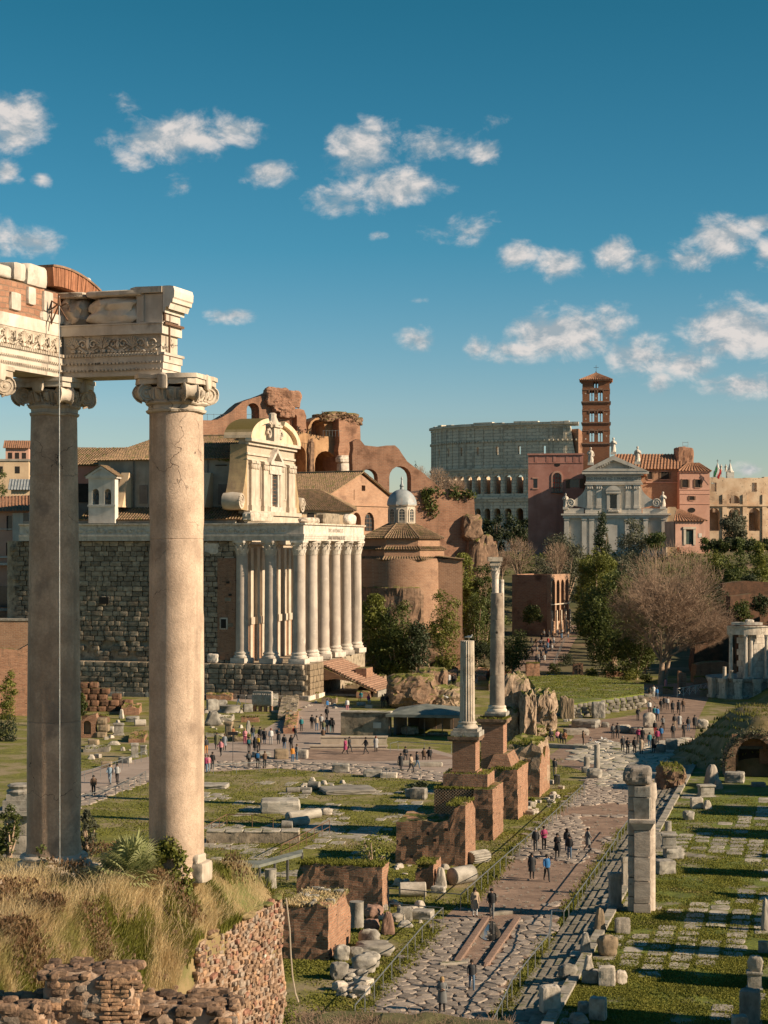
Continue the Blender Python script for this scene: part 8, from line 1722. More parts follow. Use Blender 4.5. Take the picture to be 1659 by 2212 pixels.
stuff(tubes('dead_brush',tw,mt['twig'],bw,3)); leaves('weeds',[(-4.6,-.8,4.7,.8,.6,.45),(-3.4,-1,4.5,.5,.4,.4),(-4,-1.3,4.2,.8,.4,.5)],1300,.06,mt['leaf_bright'],bw,9)
gp = [(rr.uniform(-6.5,-1.5),rr.uniform(58,66),0) for _ in range(5000)]; gp = [(x,y,max(-.3,4.6-(y-52)*.17-max(0,x+1)*.14)) for x,y,_ in gp]; stuff(blades('bank_grass',gp,.42,mt['grass'],None,.03,.8,77))
for (F_,par,xs_,y,v,n,nm) in ((B4,gwl,(905,1022),1062,1,2600,'hanging_weeds'),):
 B = []
 for k in range(14): u,z = F_.uz(rr.uniform(*xs_),y+rr.uniform(-3,10),-.2); B.append((u,rr.uniform(-.6,.6),z,1.3,.8,rr.uniform(.6,1.6)))
 for x,yy in ((925,1085),(935,1100),(1030,1165),(1045,1175)): u,z = F_.uz(x,yy,-.4); B.append((u,-.4,z,1.6,.7,2.0))
 leaves(nm,B,n,.28,mt['leaf'],par,7)
B = []
for k in range(22): a = PI*k/21; u,z = VF.uz(1628+60*math.cos(a),1655-72*math.sin(a)); B.append((u,-.1,z,.7,.4,.6))
leaves('hanging_weeds',B,1500,.12,mt['leaf_olive'],vc,33)
B = []
for x,y in ((600,852),(615,858),(625,872),(603,872),(592,850),(700,900),(740,898),(760,903)): u,z = B1.uz(x,y,-.3); B.append((u,0,z,1.8,1,1.1))
leaves('hanging_weeds',B,1300,.26,mt['leaf_dry'],bas,8)
leaves('hanging_weeds',[(4.6,sy(xx,992,4.6)[0],zE-.1,.4,1.6,.35) for xx in (505,498,490,512)],260,.16,mt['leaf_bright'],ch,9)
q_ = pier1[0]; leaves('ivy',[(-.3,-.1,4.6,.5,.2,.5),(-.1,.6,4.4,.2,.7,.8)],500,.07,mt['leaf_bright'],ped,10)
# ================================================================== loose stones, railings, people, birds
_rk = {}
def frag(x,yb,w_,h,kind,label,mat='marble_grey',z=0.0,rz=None,name=None,group=None,zb=None):
 p = G(x,yb,z); s_ = p.y/FX; W_,H = w_*s_,h*s_*1.03; sd = int(x*7+yb*3) % 11; k = (kind,sd % 5,mat); g = random.Random(int(x*13+yb)); dp = W_*g.uniform(.65,1.0)
 if kind == 'drum': dp = H
 if k not in _rk:
  q = MB()
  if kind == 'block': q.rock(1,1,1,11,.07,6,seed=sd)
  elif kind == 'boulder': q.rock(1,1,1,3.6,.19,9,seed=sd)
  elif kind == 'shard': q.add(*(lambda V,F: ([(x_*(1-.55*z_),y_*(1-.4*z_),z_) for x_,y_,z_ in V],F))(*rock_geo(1,1,1,5,.13,6,sd)))
  elif kind == 'drum': q.lathe([(.0,-.5),(.40,-.5),(.48,-.46),(.5,-.1),(.49,.3),(.5,.47),(.46,.5),(0,.5)],20,M=Matrix.Translation((0,0,.5)) @ Matrix.Rotation(PI/2,4,'Y'),rfun=lambda a,zz_: 1-.05*max(0,noise.noise(Vector((math.cos(a)*1.5,math.sin(a)*1.5,zz_*3+sd)))),cap=False)
  elif kind == 'fluted': q.lathe([(0,-.5),(.46,-.5),(.5,-.4),(.49,.4),(.47,.5),(0,.5)],64,M=Matrix.Translation((0,0,.5)) @ Matrix.Rotation(PI/2,4,'Y'),rfun=fluted(16,.16),cap=False)
  elif kind == 'post': q.lathe([(.5,0),(.48,.1),(.44,.5),(.45,.9),(.47,1.0),(0,1.0)],18,rfun=lambda a,zz_: 1+.06*noise.noise(Vector((math.cos(a)*1.5,math.sin(a)*1.5,zz_*2+sd))))
  elif kind == 'altar': q.rock(1,1,.16,14,.02,3); q.rock(.84,.84,.72,14,.03,4,M=Matrix.Translation((0,0,.14))); q.rock(1,1,.18,12,.03,3,M=Matrix.Translation((0,0,.83)))
  me = bpy.data.meshes.new('stone'); me.from_pydata(q.V,[],q.F); me.materials.append(mt[mat]);
  if kind in ('drum','post','fluted','boulder'): me.polygons.foreach_set('use_smooth',[True]*len(me.polygons)); me.set_sharp_from_angle(angle=math.radians(38))
  _rk[k] = me
 nm = name or {'block': 'stone_block','boulder': 'boulder','shard': 'stone_shard','drum': 'column_drum','fluted': 'fluted_drum','post': 'column_stump','altar': 'stone_altar'}[kind]
 o = link(nm,_rk[k],None,(p.x,p.y+dp*.4,(z if zb is None else zb)-.04),(g.uniform(-.35,.35) if rz is None else rz)); o.scale = (W_,dp,H); return tag(o,label,'stone',group)
FR = '''1297,2015,26,52,shard,tall jagged pale shard standing before the travertine pier|1346,2017,32,33,block,squarish pale block in front of the travertine pier|1266,2064,27,48,shard,upright carved stone leaning toward the stone steps|1314,2067,40,44,boulder,rounded brown boulder below the jagged shard|1227,2116,38,32,boulder,dark craggy boulder lying on the stone steps|1277,2126,35,30,block,dark stone under a little pointed shard|1312,2132,36,43,block,clean cube of stone between a shard and a boulder|1342,2127,25,30,boulder,lumpy small boulder touching the clean stone cube|1189,2189,41,57,block,tallest plain pale block at the foot of the stone steps|1263,2192,27,28,boulder,low rounded stone beside the capped block|1293,2206,36,50,block,capped upright block on the near floor slabs|1252,2214,50,22,shard,broken low stones at the bottom edge by the steps|1330,1964,30,76,altar,tall dark altar close to the travertine pier base|1351,1919,17,66,altar,pale narrow altar just behind the travertine pier|1457,1856,40,24,block,wide flat stone carrying a dark capital|1436,1889,42,30,block,big slanted block beside the travertine pier shaft|1444,1796,16,22,post,small upright column stub beyond the dark capital|1420,1835,30,36,block,dark cracked block half hidden by the travertine pier|1506,1747,26,24,block,dark block in pair with a pale sloping stone on the green floor|1529,1749,22,20,shard,pale sloping stone in pair with a dark block|1489,1772,24,20,boulder,isolated angular boulder at the edge of the green floor|1527,1722,38,26,altar,wide dark pedestal before the grassy mound|1540,1700,34,47,shard,tall pale slab with a hole before the grassy mound|1590,1668,36,34,shard,large pale curved fragment by the cellar door|1590,1692,42,23,block,rough block under the large curved fragment|1553,1705,22,20,shard,tilted stone leaning against the tall pale slab|1623,2212,43,72,block,tall pitted block cut by the lower corner of the floor|1632,2139,36,40,altar,weathered pedestal at the floor edge above the pitted block|1650,2060,24,26,post,short fluted stump at the floor edge|1655,2012,20,70,shard,tall battered stone at the floor edge past the pier|1600,2235,34,40,block,low dark block beside the pitted corner block|1268,1573,56,17,block,long grey block at the lawn edge near the seated group|1308,1572,16,12,boulder,grey boulder at the end of the long grey block|1246,1588,52,13,block,long pale kerb block behind the seated group|1389,1586,45,14,slab,pale slab under the ornate capital|1349,1583,26,17,fluted,fluted pale drum lying near the ornate capital|1429,1628,22,20,boulder,grey boulder beside the group in the slabbed square|1452,1622,26,25,block,dark tilted block at the mound foot|1519,1575,24,21,boulder,pale boulder by the hedge end|1290,1660,14,50,post,slender broken column stub with gulls in the road square|1268,1657,15,22,post,short thick stump beside the slender column stub|1286,1683,32,22,boulder,heap like boulder under the slender column stub|1265,1670,16,14,boulder,small boulder in front of the short stump|998,1911,62,38,drum,big grey fallen column drum between the brick walls|1034,1866,50,28,fluted,fallen fluted column piece by the railing|952,1922,30,46,shard,leaning pale slab against the fallen grey drum|891,1939,58,32,drum,pale fallen shaft lying crosswise behind the railing|947,1930,30,15,block,low flat stone under the leaning slab|797,1962,26,24,block,red granite block on top of the stacked stones|807,1987,40,30,boulder,red granite lump in the middle of the stack|802,2014,33,28,boulder,red granite lump at the bottom of the stack|838,2020,34,48,shard,tall red granite shard at the stack side|770,2006,34,56,post,thick granite drum leaning between two brick walls|874,1990,32,30,block,grey cubic block by the railing corner|914,1987,45,20,block,long weathered stone behind the railing corner|875,2004,40,14,shard,flat broken slab before the grey cubic block|797,2047,43,38,boulder,dark carved capital topping the boulder heap|808,2068,78,28,boulder,long dark boulder beneath the carved capital|737,2077,33,34,boulder,grey boulder against the nearest brick stub|768,2072,32,25,boulder,small grey boulder in the heart of the heap|799,2092,40,34,boulder,round grey boulder at the roadward side of the heap|786,2104,50,38,boulder,biggest grey boulder of the heap|733,2117,38,37,boulder,round boulder at the near corner of the heap|780,2116,26,22,boulder,small round stone in front of the biggest boulder|757,2117,24,16,boulder,flat little stone between two round boulders|720,2110,14,22,boulder,dark stone tucked beside the round corner boulder|584,1921,28,42,post,grey column stump behind the rubble retaining wall|655,1772,90,22,drum,long fallen cracked column on the lawn|645,1785,50,20,drum,shorter fallen column in front of the long cracked one|620,1790,24,18,drum,rounded end piece of the fallen columns|705,1761,24,15,boulder,pale broken lump at the end of the fallen columns|604,1757,84,28,block,broad flat grey plinth slab on the lawn|632,1713,28,13,drum,grey log like drum in the lawn row|655,1712,36,12,drum,longest log like drum in the lawn row|678,1707,26,19,drum,fattest log like drum in the lawn row|662,1716,20,10,drum,smallest log like drum in the lawn row|750,1716,116,11,block,very long low stone beam lying on the lawn|463,1704,56,9,block,long thin beam near the sunlit column|736,1669,36,19,block,dark square block at the pavement edge|805,1679,40,15,block,grey block at the pavement edge in a row|840,1681,36,12,block,flat pale block ending the pavement row|905,1727,34,24,block,dark block with a hole below the brick pedestal|888,1724,26,20,boulder,dark rounded stone beside the holed block|607,1640,30,21,block,brown stone seat beside the orange jacket|653,1639,24,19,block,pale stone seat behind the orange jacket|564,1636,36,11,slab,low table like stone on the plaza|568,1537,46,43,relief,large upright marble relief panel on brick feet|459,1568,40,31,shard,gabled sarcophagus lid on the grass|495,1540,50,15,post,big round disc base lying on the grass|458,1536,24,25,block,dark block behind the sarcophagus lid|478,1535,24,22,block,second dark block behind the sarcophagus lid|535,1538,20,17,block,dark cube near the walking visitor|494,1598,18,38,altar,narrow standing pillar beside the orange brown coat|536,1588,13,31,shard,thin leaning slab beside the pink dressed visitor|255,1589,24,26,altar,moulded altar among the ruins between the columns|290,1637,18,31,altar,slim waisted pedestal on the grass between the columns|309,1630,14,20,altar,small pedestal touching the sunlit column outline|269,1649,26,13,block,mossy block against the path railing|229,1658,23,13,block,brown block against the path railing, nearer the shaded column|201,1614,22,16,block,tan cube in front of the tuff arches|302,1569,24,15,drum,pale drum fallen beside the tuff ruin|262,1553,12,21,shard,white upright fragment by the tuff ruin|196,1641,18,11,shard,pale pointed stone on the grass near the path|230,1583,30,14,drum,short drum in the row before the tuff arches|285,1560,26,12,block,flat grey block behind the slim pedestal|245,1610,30,9,shard,scatter of pale slabs before the moulded altar|1640,1700,30,10,block,low stone at the cellar threshold'''
for r in FR.split('|'):
 x,yb,w_,h,kind,lab = r.split(',',5); x,yb,w_,h = map(float,(x,yb,w_,h)); zf = FLOORZ if (x > 1180 and yb > 1715) or (x > 1480 and yb > 1660) else 0
 if kind == 'slab': kind = 'block'
 m_ = 'marble_grey'
 if 'pale' in lab or 'white' in lab or 'marble' in lab or 'clean' in lab: m_ = 'frag_pale'
 if 'red granite' in lab: m_ = 'red_granite'
 if 'brown' in lab or 'tan' in lab: m_ = 'tuff_lit'
 if kind == 'relief':
  p = G(x,yb); s_ = p.y/FX; t = thing('relief_panel',lab,'stone',(p.x,p.y,0),-.35); q = MB(); q.rock(46*s_,.5,33*s_,14,.03,6,seed=3,M=Matrix.Translation((0,0,.7)));
  for k in range(9): q.rock(.35,.3,1.5,4,.1,4,seed=k,M=Matrix.Translation((-1.2+k*.3,-.25,.8)))
  q.build('panel',mt['frag_pale'],t); q = MB(); [q.box(-1.3+k*.75,-.2,0,-.95+k*.75,.2,.7) for k in range(4)]; q.build('brick_foot',mt['brick_new'],t); continue
 big_d = {'998': 1,'1034': 1,'655': 1,'645': 1}
 frag(x,yb,w_,h,kind,lab.replace(',',''),m_,zf,rz=(.75 if str(int(x)) in big_d and kind in ('drum','fluted') and yb > 1740 else None))
for x,yb,w_,h,kind,lab,bx,by,bh in ((1272,2101,22,32,'shard','little pointed pale shard on a dark stone',1277,2126,30),(1447,1834,35,30,'altar','dark capital balanced on a wide flat stone',1457,1856,24),(1403,1573,26,31,'boulder','ornate pale capital on a slab in the road square',1389,1586,14),(1634,2102,32,34,'boulder','carved white fragment on the weathered pedestal',1632,2139,40)):
 zf = FLOORZ if by > 1715 else 0; p = G(bx,by,zf); frag(x,by,w_,h,kind,lab,'frag_pale' if 'pale' in lab or 'white' in lab else 'marble_grey',zf,zb=zf+bh*p.y/FX)
for k,(x,yb,w_,h,nm,lab) in enumerate(((215,1537,92,54,'tuff','broad dark red tuff ruin stepping down beside the shaded column'),(262,1536,44,34,'tuff','smaller dark red tuff ruin beside the broad one'),(190,1594,34,52,'brick','brick arch fragment in front of the red tuff ruin'),(222,1594,34,44,'tuff_lit','sunlit stack of tan tuff blocks in front of the red tuff ruin'))):
 p = G(x,yb); s_ = p.y/FX; t = thing('tuff_ruin',lab,'ruin',(p.x,p.y,0))
 if k in (0,1,3):
  n_ = 0
  for r in range(int(h*s_/.75)+1):
   for c in range(int(w_*s_/1.2)-(r//2 if k != 3 else r//3)): q = MB(); q.rock(1.16,1.6,.78,7,.09,4,seed=k*50+r*9+c); q.build('block',mt['tuff_red' if k < 2 else 'tuff_lit'],t,(-w_*s_/2+.6+c*1.2+(r % 2)*.3,.6+r*.12,r*.75-.1))
 else: W2,H2 = w_*s_,h*s_; q = MB(); q.plate(ragged([(-W2/2,0),(W2/2,0),(W2/2,H2),(0,H2*.9),(-W2/2,H2*.7),(-W2/2,0)],.12,.5,3)[:-1],[arch(-.1,W2*.5,.4,H2*.72)],0,1.5); q.build('arch_wall',mt['brick'],t); q = MB(); q.box(-W2*.4,.5,0,W2*.35,.7,H2*.75); q.build('infill',mt['tuff_lit'],t)
g = random.Random(17)
for k in range(230):
 zone = g.choice(((690,1700,60,14,'near the log row on the lawn'),(1175,1712,60,28,'below the grassy topped ruin'),(230,1600,70,40,'on the grass between the columns'),(480,1560,60,30,'around the sarcophagus lid'),(640,1525,90,16,'at the temple podium'),(1240,1560,60,30,'before the green terrace'),(860,1975,50,20,'by the railing corner'),(1160,1745,40,20,'on the verge under the ivy pier'),(760,2130,30,30,'at the foot of the boulder heap'),(905,1900,60,30,'among the fallen columns'),(1350,1500,80,20,'on the ramp kerb'),(1560,1490,60,14,'by the round temple podium')))
 x,y = zone[0]+g.uniform(-1,1)*zone[2],zone[1]+g.uniform(-1,1)*zone[3]
 if inpoly(x,y,ROAD) or inpoly(x,y,PLAZA): continue
 p = G(x,y); s_ = p.y/FX; w_ = g.uniform(.25,.8)/s_; frag(x,y,w_,w_*g.uniform(.35,.7),g.choice(('boulder','block','shard')),'small loose pale stone lying '+zone[4],'frag_pale',0,g.uniform(0,3),'loose_stone','small loose stones '+zone[4])
def rail(label,P,top=.95,mat='steel',step=1.9,mid=False,z0=0.0):
 Q = [G(x,y,z0+top) for x,y in P]; o = Q[0]; t = thing('railing',label,'railing',(o.x,o.y,z0)); L_ = [Vector((q.x-o.x,q.y-o.y,top)) for q in Q]; post = None
 q = MB(); q.path(L_,.032,5); q.build('rail',mt[mat],t)
 if mid: q = MB(); q.path([v-Vector((0,0,top*.5)) for v in L_],.022,4); q.build('rail',mt[mat],t)
 for a,b_ in zip(L_[:-1],L_[1:]):
  n = max(1,int((b_-a).length/step))
  for k in range(n+1):
   c = a.lerp(b_,k/n)
   if post is None: q = MB(); q.tube((0,0,-.1),(0,0,top),.026,n=5); post = q.build('post',mt[mat],t,(c.x,c.y,0))
   elif k: copy_part(post,t,(c.x,c.y,0))
 return t
rail('grey railing running the whole length of the road beside the stone steps',[(1050,2235),(1106,2117),(1186,2017),(1192,1967),(1218,1969),(1276,1890),(1333,1809),(1335,1800),(1356,1772)]); rail('short grey railing at the corner of the slabbed square by the mound',[(1413,1690),(1443,1635),(1480,1636)])
rail('grey railing along the nearest boulder heap beside the road',[(767,2171),(912,2002),(957,1961),(842,1952)]); rail('grey railing following the grass under the brick piers',[(840,1919),(995,1932),(1093,1846),(1149,1799),(1261,1694),(1263,1702)])
rail('low grey railing between the lawn and the old pavement',[(461,1652),(560,1646),(640,1650),(760,1655),(835,1660),(908,1664)]); rail('grey railing on the lawn side of the path between the columns',[(165,1722),(250,1700),(315,1666)]); rail('grey railing on the far side of the path between the columns',[(165,1672),(250,1645),(318,1620)])
rail('thin grey railing on the footpath under the temple podium',[(436,1500),(515,1504),(562,1514),(640,1520)],step=2.5); rail('railing sloping up behind the tuff ruin by the podium',[(170,1455),(240,1470),(318,1492)],step=2.5); rail('rusty pipe railing around the sunken pit on the lawn',[(440,1787),(490,1759),(545,1760),(590,1768)],mat='rust',mid=True); rail('rusty pipe railing sloping beside the sunken pit',[(607,1826),(712,1772)],mat='rust',mid=True); rail('thin grey railing in front of the shelter',[(843,1606),(860,1602),(975,1608)],step=2.2)
rail('slim railing along the earth path under the bare tree',[(1300,1476),(1350,1482),(1395,1500),(1418,1522)],step=3); rail('railing climbing beside the crowded path',[(1195,1430),(1213,1390),(1238,1352)],step=3,z0=.6)
t = thing('pit_wall','low dark retaining wall with a pale stone lip at the sunken pit on the lawn','wall',G(445,1822)); a = G(660,1826); q = MB(); rbox(q,0,6.6,0,1.5,-.2,.75,.4,.08,3,ragged_=.1); q.build('body',mt['tuff'],t); q = MB(); [q.rock(1.3,1.2,.16,9,.05,3,seed=k,M=Matrix.Translation((.65+k*1.32,.55,.74))) for k in range(5)]; q.build('lip',mt['slab'],t)
wk = thing('walkway','grey boarded walkway on dark posts passing behind the rubble retaining wall','walkway',G(520,1930)); A = [Wp(x,y,Y)-wk.location for x,y,Y in ((430,1868,112),(560,1868,113),(652,1843,118))]; q = MB()
for a,b_ in zip(A[:-1],A[1:]): n_ = Vector((0,1.6,0)); q.add([tuple(a),tuple(b_),tuple(b_+n_),tuple(a+n_)]+[tuple(v-Vector((0,0,.18))) for v in (a,b_,b_+n_,a+n_)],[(0,1,2,3),(7,6,5,4),(0,4,5,1),(2,6,7,3)])
q.build('deck',mt['roof_sheet'],wk); q = MB(); [q.tube((c.x,c.y+.2,-.1),(c.x,c.y+.2,c.z),.09,n=6) for c in (A[1].lerp(A[2],f) for f in (.0,.35,.65,1))]; q.build('post',mt['iron'],wk)
kb_ = thing('timber_kerb','reddish kerb beams framing a sunken strip with a puddle in the middle of the road','kerb',G(1030,2040))
for k,(a,b_) in enumerate((((985,2085),(1052,1985)),((1048,2090),(1120,1985)),((948,2088),(1010,2084)),((1060,1978),(1125,1972)))): A,B_ = G(*a)-kb_.location,G(*b_)-kb_.location; m_ = (A+B_)/2; q = MB(); q.rock((B_-A).length,.34,.2,14,.02,3,seed=k); q.build('beam',mt['red_beam' if k < 2 else 'slab'],kb_,m_,math.atan2(B_.y-A.y,B_.x-A.x))
pd = [G(1058+22*math.cos(a)*(1+.2*math.sin(3*a)),2012+22*math.sin(a)) for a in np.linspace(0,2*PI,22)[:-1]]; me = bpy.data.meshes.new('puddle'); me.from_pydata([(p.x,p.y,.03) for p in pd],[],[tuple(range(21))[::-1]]); me.materials.append(mt['water']); setting(link('puddle',me))
def skin_body(J,E,reg):
 """one continuous body: joints grown into a surface"""
 me = bpy.data.meshes.new('body'); me.from_pydata([j[0] for j in J],E,[]); o = bpy.data.objects.new('body',me); C.objects.link(o); m = o.modifiers.new('s','SKIN'); m.use_smooth_shade = True
 sk = me.skin_vertices[0].data
 for v,j in zip(sk,J): v.radius = j[1]
 sk[0].use_root = True; o.modifiers.new('u','SUBSURF').levels = 1; bpy.context.view_layer.update()
 r = bpy.data.meshes.new_from_object(o.evaluated_get(bpy.context.evaluated_depsgraph_get())); bpy.data.objects.remove(o); r.name = 'body'
 segs = [(Vector(J[a][0]),Vector(J[b_][0]),reg[k]) for k,(a,b_) in enumerate(E)]
 b = MB(); b.V = [tuple(v.co) for v in r.vertices]
 for p in r.polygons:
  c = p.center; best = min(segs,key=lambda s: (c-(s[0]+(s[1]-s[0])*min(1,max(0,(c-s[0]).dot(s[1]-s[0])/max(1e-6,(s[1]-s[0]).length_squared))))).length)
  b.F.append(tuple(p.vertices)); b.I.append(best[2])
 return b
def person_proto(pose):
 P = {'pel': (0,0,.94),'wai': (0,0,1.10),'che': (0,.0,1.30),'nek': (0,0,1.47),'hd': (0,-.02,1.57),'top': (0,-.01,1.67)}
 arms = {1: [(.17,0,1.41),(.235,.03,1.16),(.25,-.05,.93),(.25,-.08,.86)],-1: [(-.17,0,1.41),(-.235,.03,1.16),(-.25,-.05,.93),(-.25,-.08,.86)]}; legs = {s: [(.09*s,0,.90),(.10*s,-.02,.50),(.10*s,.03,.09),(.11*s,-.13,.045)] for s in (1,-1)}; dz = 0
 if pose == 'walk': legs = {1: [(.09,0,.90),(.10,-.16,.53),(.10,-.22,.10),(.11,-.37,.06)],-1: [(-.09,0,.90),(-.09,.08,.50),(-.09,.34,.17),(-.09,.25,.05)]}; arms[1] = [(.17,0,1.41),(.23,.14,1.18),(.24,.16,.95),(.24,.14,.88)]; arms[-1] = [(-.17,0,1.41),(-.23,-.10,1.17),(-.23,-.26,1.0),(-.22,-.32,.95)]
 if pose == 'hold': arms[1] = [(.17,0,1.41),(.24,-.04,1.15),(.10,-.26,1.16),(.04,-.29,1.20)]; arms[-1] = [(-.17,0,1.41),(-.24,-.04,1.15),(-.10,-.26,1.14),(-.03,-.30,1.18)]
 if pose == 'raise': arms[1] = [(.17,0,1.41),(.26,-.16,1.28),(.12,-.26,1.50),(.07,-.28,1.56)]
 if pose == 'sit': legs = {s: [(.09*s,0,.90),(.12*s,-.42,.92),(.13*s,-.44,.50),(.13*s,-.60,.46)] for s in (1,-1)}; dz =-.44; arms[1] = [(.17,0,1.41),(.24,-.08,1.17),(.14,-.30,1.08),(.09,-.34,1.07)]; arms[-1] = [(-.17,0,1.41),(-.24,-.08,1.17),(-.14,-.30,1.06),(-.09,-.34,1.05)]
 J = [(P['pel'],(.155,.115)),(P['wai'],(.135,.10)),(P['che'],(.165,.115)),(P['nek'],(.062,.062)),(P['hd'],(.078,.092)),(P['top'],(.078,.088))]; E = [(0,1),(1,2),(2,3),(3,4),(4,5)]; R = [1,1,1,0,0]
 for s in (1,-1):
  n = len(J); J += [(arms[s][0],(.068,.068)),(arms[s][1],(.052,.052)),(arms[s][2],(.036,.036)),(arms[s][3],(.040,.024))]; E += [(2,n),(n,n+1),(n+1,n+2),(n+2,n+3)]; R += [1,1,1,0]
 for s in (1,-1):
  n = len(J); J += [(legs[s][0],(.10,.10)),(legs[s][1],(.066,.068)),(legs[s][2],(.044,.048)),(legs[s][3],(.045,.035))]; E += [(0,n),(n,n+1),(n+1,n+2),(n+2,n+3)]; R += [2,2,2,3]
 b = skin_body(J,E,R)
 for s in (1,-1):      # fingers, thumb, eyes; then the nose
  w_,h_ = Vector(arms[s][2]),Vector(arms[s][3]); d = (h_-w_).normalized(); sd = d.cross(Vector((0,1,0)) if abs(d.y) < .8 else Vector((1,0,0))).normalized()
  for k,l in enumerate((.055,.068,.072,.062)): a = h_+sd*(.016*(k-1.5))+d*.02; m_ = a+d*l*.6; b.tube(a,m_,.009,.008,5,0); b.tube(m_,m_+(d+Vector((0,-.5,0))).normalized()*l*.5,.008,.006,5,0)
  a = w_.lerp(h_,.6); b.tube(a,a+(d*.6+sd*s*.7).normalized()*.06,.011,.008,5,0); b.rock(.022,.012,.016,2,0,2,mi=4,M=Matrix.Translation((.034*s,-.112,1.585)))
 b.tube((0,-.105,1.585),(0,-.132,1.55),.010,.016,5,0); b.cbox(0,-.108,1.515,.045,.012,.010,4)
 b.V = [(x,y,z+dz) for x,y,z in b.V]; return b,dz
PROT = {}
ph_m = plain((.42,.26,.18),.6,0,'skin')
for pose in ('stand','walk','hold','raise','sit'):
 b,dz = person_proto(pose); me = bpy.data.meshes.new('body'); me.from_pydata(b.V,[],b.F)
 for _ in range(5): me.materials.append(ph_m)
 me.polygons.foreach_set('material_index',b.I); me.polygons.foreach_set('use_smooth',[True]*len(me.polygons)); PROT[pose] = (me,dz)
def hair_me(long):
 q = MB(); q.lathe([(.0,.115),(.06,.105),(.098,.06),(.108,0),(.103,-.05),(.07,-.075)],14,c=(0,.012,1.625),cap=False)
 if long: q.rock(.22,.11,.34,3.5,.08,5,seed=2,M=Matrix.Translation((0,.075,1.36)))
 me = bpy.data.meshes.new('hair'); me.from_pydata(q.V,[],q.F); me.materials.append(ph_m); return me
HAIR = {0: hair_me(0),1: hair_me(1)}
q = MB(); q.lathe([(1,.52),(1.02,.62),(.92,.85),(.80,1.08),(.86,1.28),(.80,1.40),(.45,1.47)],18,M=Matrix.Diagonal((.235,.19,1,1)),rfun=lambda a,z: 1+.03*math.sin(5*a),cap=False); COAT = bpy.data.meshes.new('coat'); COAT.from_pydata(q.V,[],q.F); COAT.materials.append(ph_m); COAT.polygons.foreach_set('use_smooth',[True]*len(COAT.polygons))
q = MB(); q.lathe([(1.02,.92),(1.0,1.08),(1.0,1.28),(.92,1.40),(.4,1.475)],18,M=Matrix.Diagonal((.205,.16,1,1)),cap=False); JACK = bpy.data.meshes.new('jacket'); JACK.from_pydata(q.V,[],q.F); JACK.materials.append(ph_m); JACK.polygons.foreach_set('use_smooth',[True]*len(JACK.polygons))
q = MB(); q.rock(.30,.20,.42,5,.05,5,M=Matrix.Translation((0,.24,1.02))); [q.tube((s*.11,.16,1.40),(s*.12,-.15,1.36),.018,n=4) or q.tube((s*.12,-.15,1.36),(s*.12,-.12,1.08),.018,n=4) for s in (1,-1)]; PACK = bpy.data.meshes.new('backpack'); PACK.from_pydata(q.V,[],q.F); PACK.materials.append(ph_m)
COL = {'black': (.022,.022,.024),'dark': (.04,.042,.045),'grey': (.17,.17,.165),'light grey': (.42,.41,.39),'white': (.68,.67,.64),'beige': (.45,.34,.24),'brown': (.13,.075,.045),'orange': (.55,.22,.03),'rust': (.30,.12,.05),'pink': (.62,.26,.28),'magenta': (.34,.045,.12),'red': (.38,.03,.03),'blue': (.03,.16,.38),'teal': (.03,.20,.22),'denim': (.09,.16,.25),'pale denim': (.26,.35,.42),'olive': (.13,.13,.07),'yellow': (.55,.36,.05),'plaid': (.25,.27,.29)}
HC = {'d': (.02,.014,.01),'b': (.09,.05,.025),'y': (.42,.27,.12),'g': (.30,.29,.27),'r': (.20,.05,.02)}
seen = {}
def person(x,y,pose,top,leg,hair,garm,facing,place,pack=None,h=None,zb=None):
 p = GZ(x,y); z = p.z if zb is None else zb
 if pose == 'sit' and zb is None: z += .42
 if pose == 'sit': z -= .0
 base = f"{'seated person' if pose == 'sit' else 'person walking' if pose == 'walk' else 'person'} in {top} {garm} and {leg} {'skirt' if garm == 'top with' else 'trousers'}"
 lab = base+(f" with {pack} backpack" if pack else '')+' '+place
 n_ = seen.get(lab,0); seen[lab] = n_+1
 if n_: lab = ' '.join((lab+f", {('nearer','farther','closest','rearmost','innermost','outermost','topmost','last')[min(n_-1,7)]} of those alike").split()[:16])
 t = thing('person',' '.join(lab.split()[:16]),'person',(p.x,p.y,z),math.radians(facing)); s_ = (h or rr.uniform(1.62,1.80))/1.74; t.scale = (s_,)*3; me,dz = PROT[pose]
 def ov(o,cols):
  for i,c in enumerate(cols): sl_ = o.material_slots[i]; sl_.link = 'OBJECT'; sl_.material = c
 tc_ = plain(COL[top]); o = link('body',me,t); ov(o,[plain((.40,.25,.175),.6,0,'skin'),tc_,plain(COL[leg]),plain(COL['white' if n_ % 2 else 'black']),plain((.02,.015,.012))])
 o = link('hair',HAIR[1 if hair.isupper() else 0],t,(0,0,dz)); ov(o,[plain(HC[hair.lower()],.5,0,'hair')])
 o = link('coat' if garm == 'coat' else 'jacket',COAT if garm == 'coat' and pose != 'sit' else JACK,t,(0,0,dz)); ov(o,[tc_])
 if pack: o = link('backpack',PACK,t,(0,0,dz)); ov(o,[plain(COL[pack])])
 return t
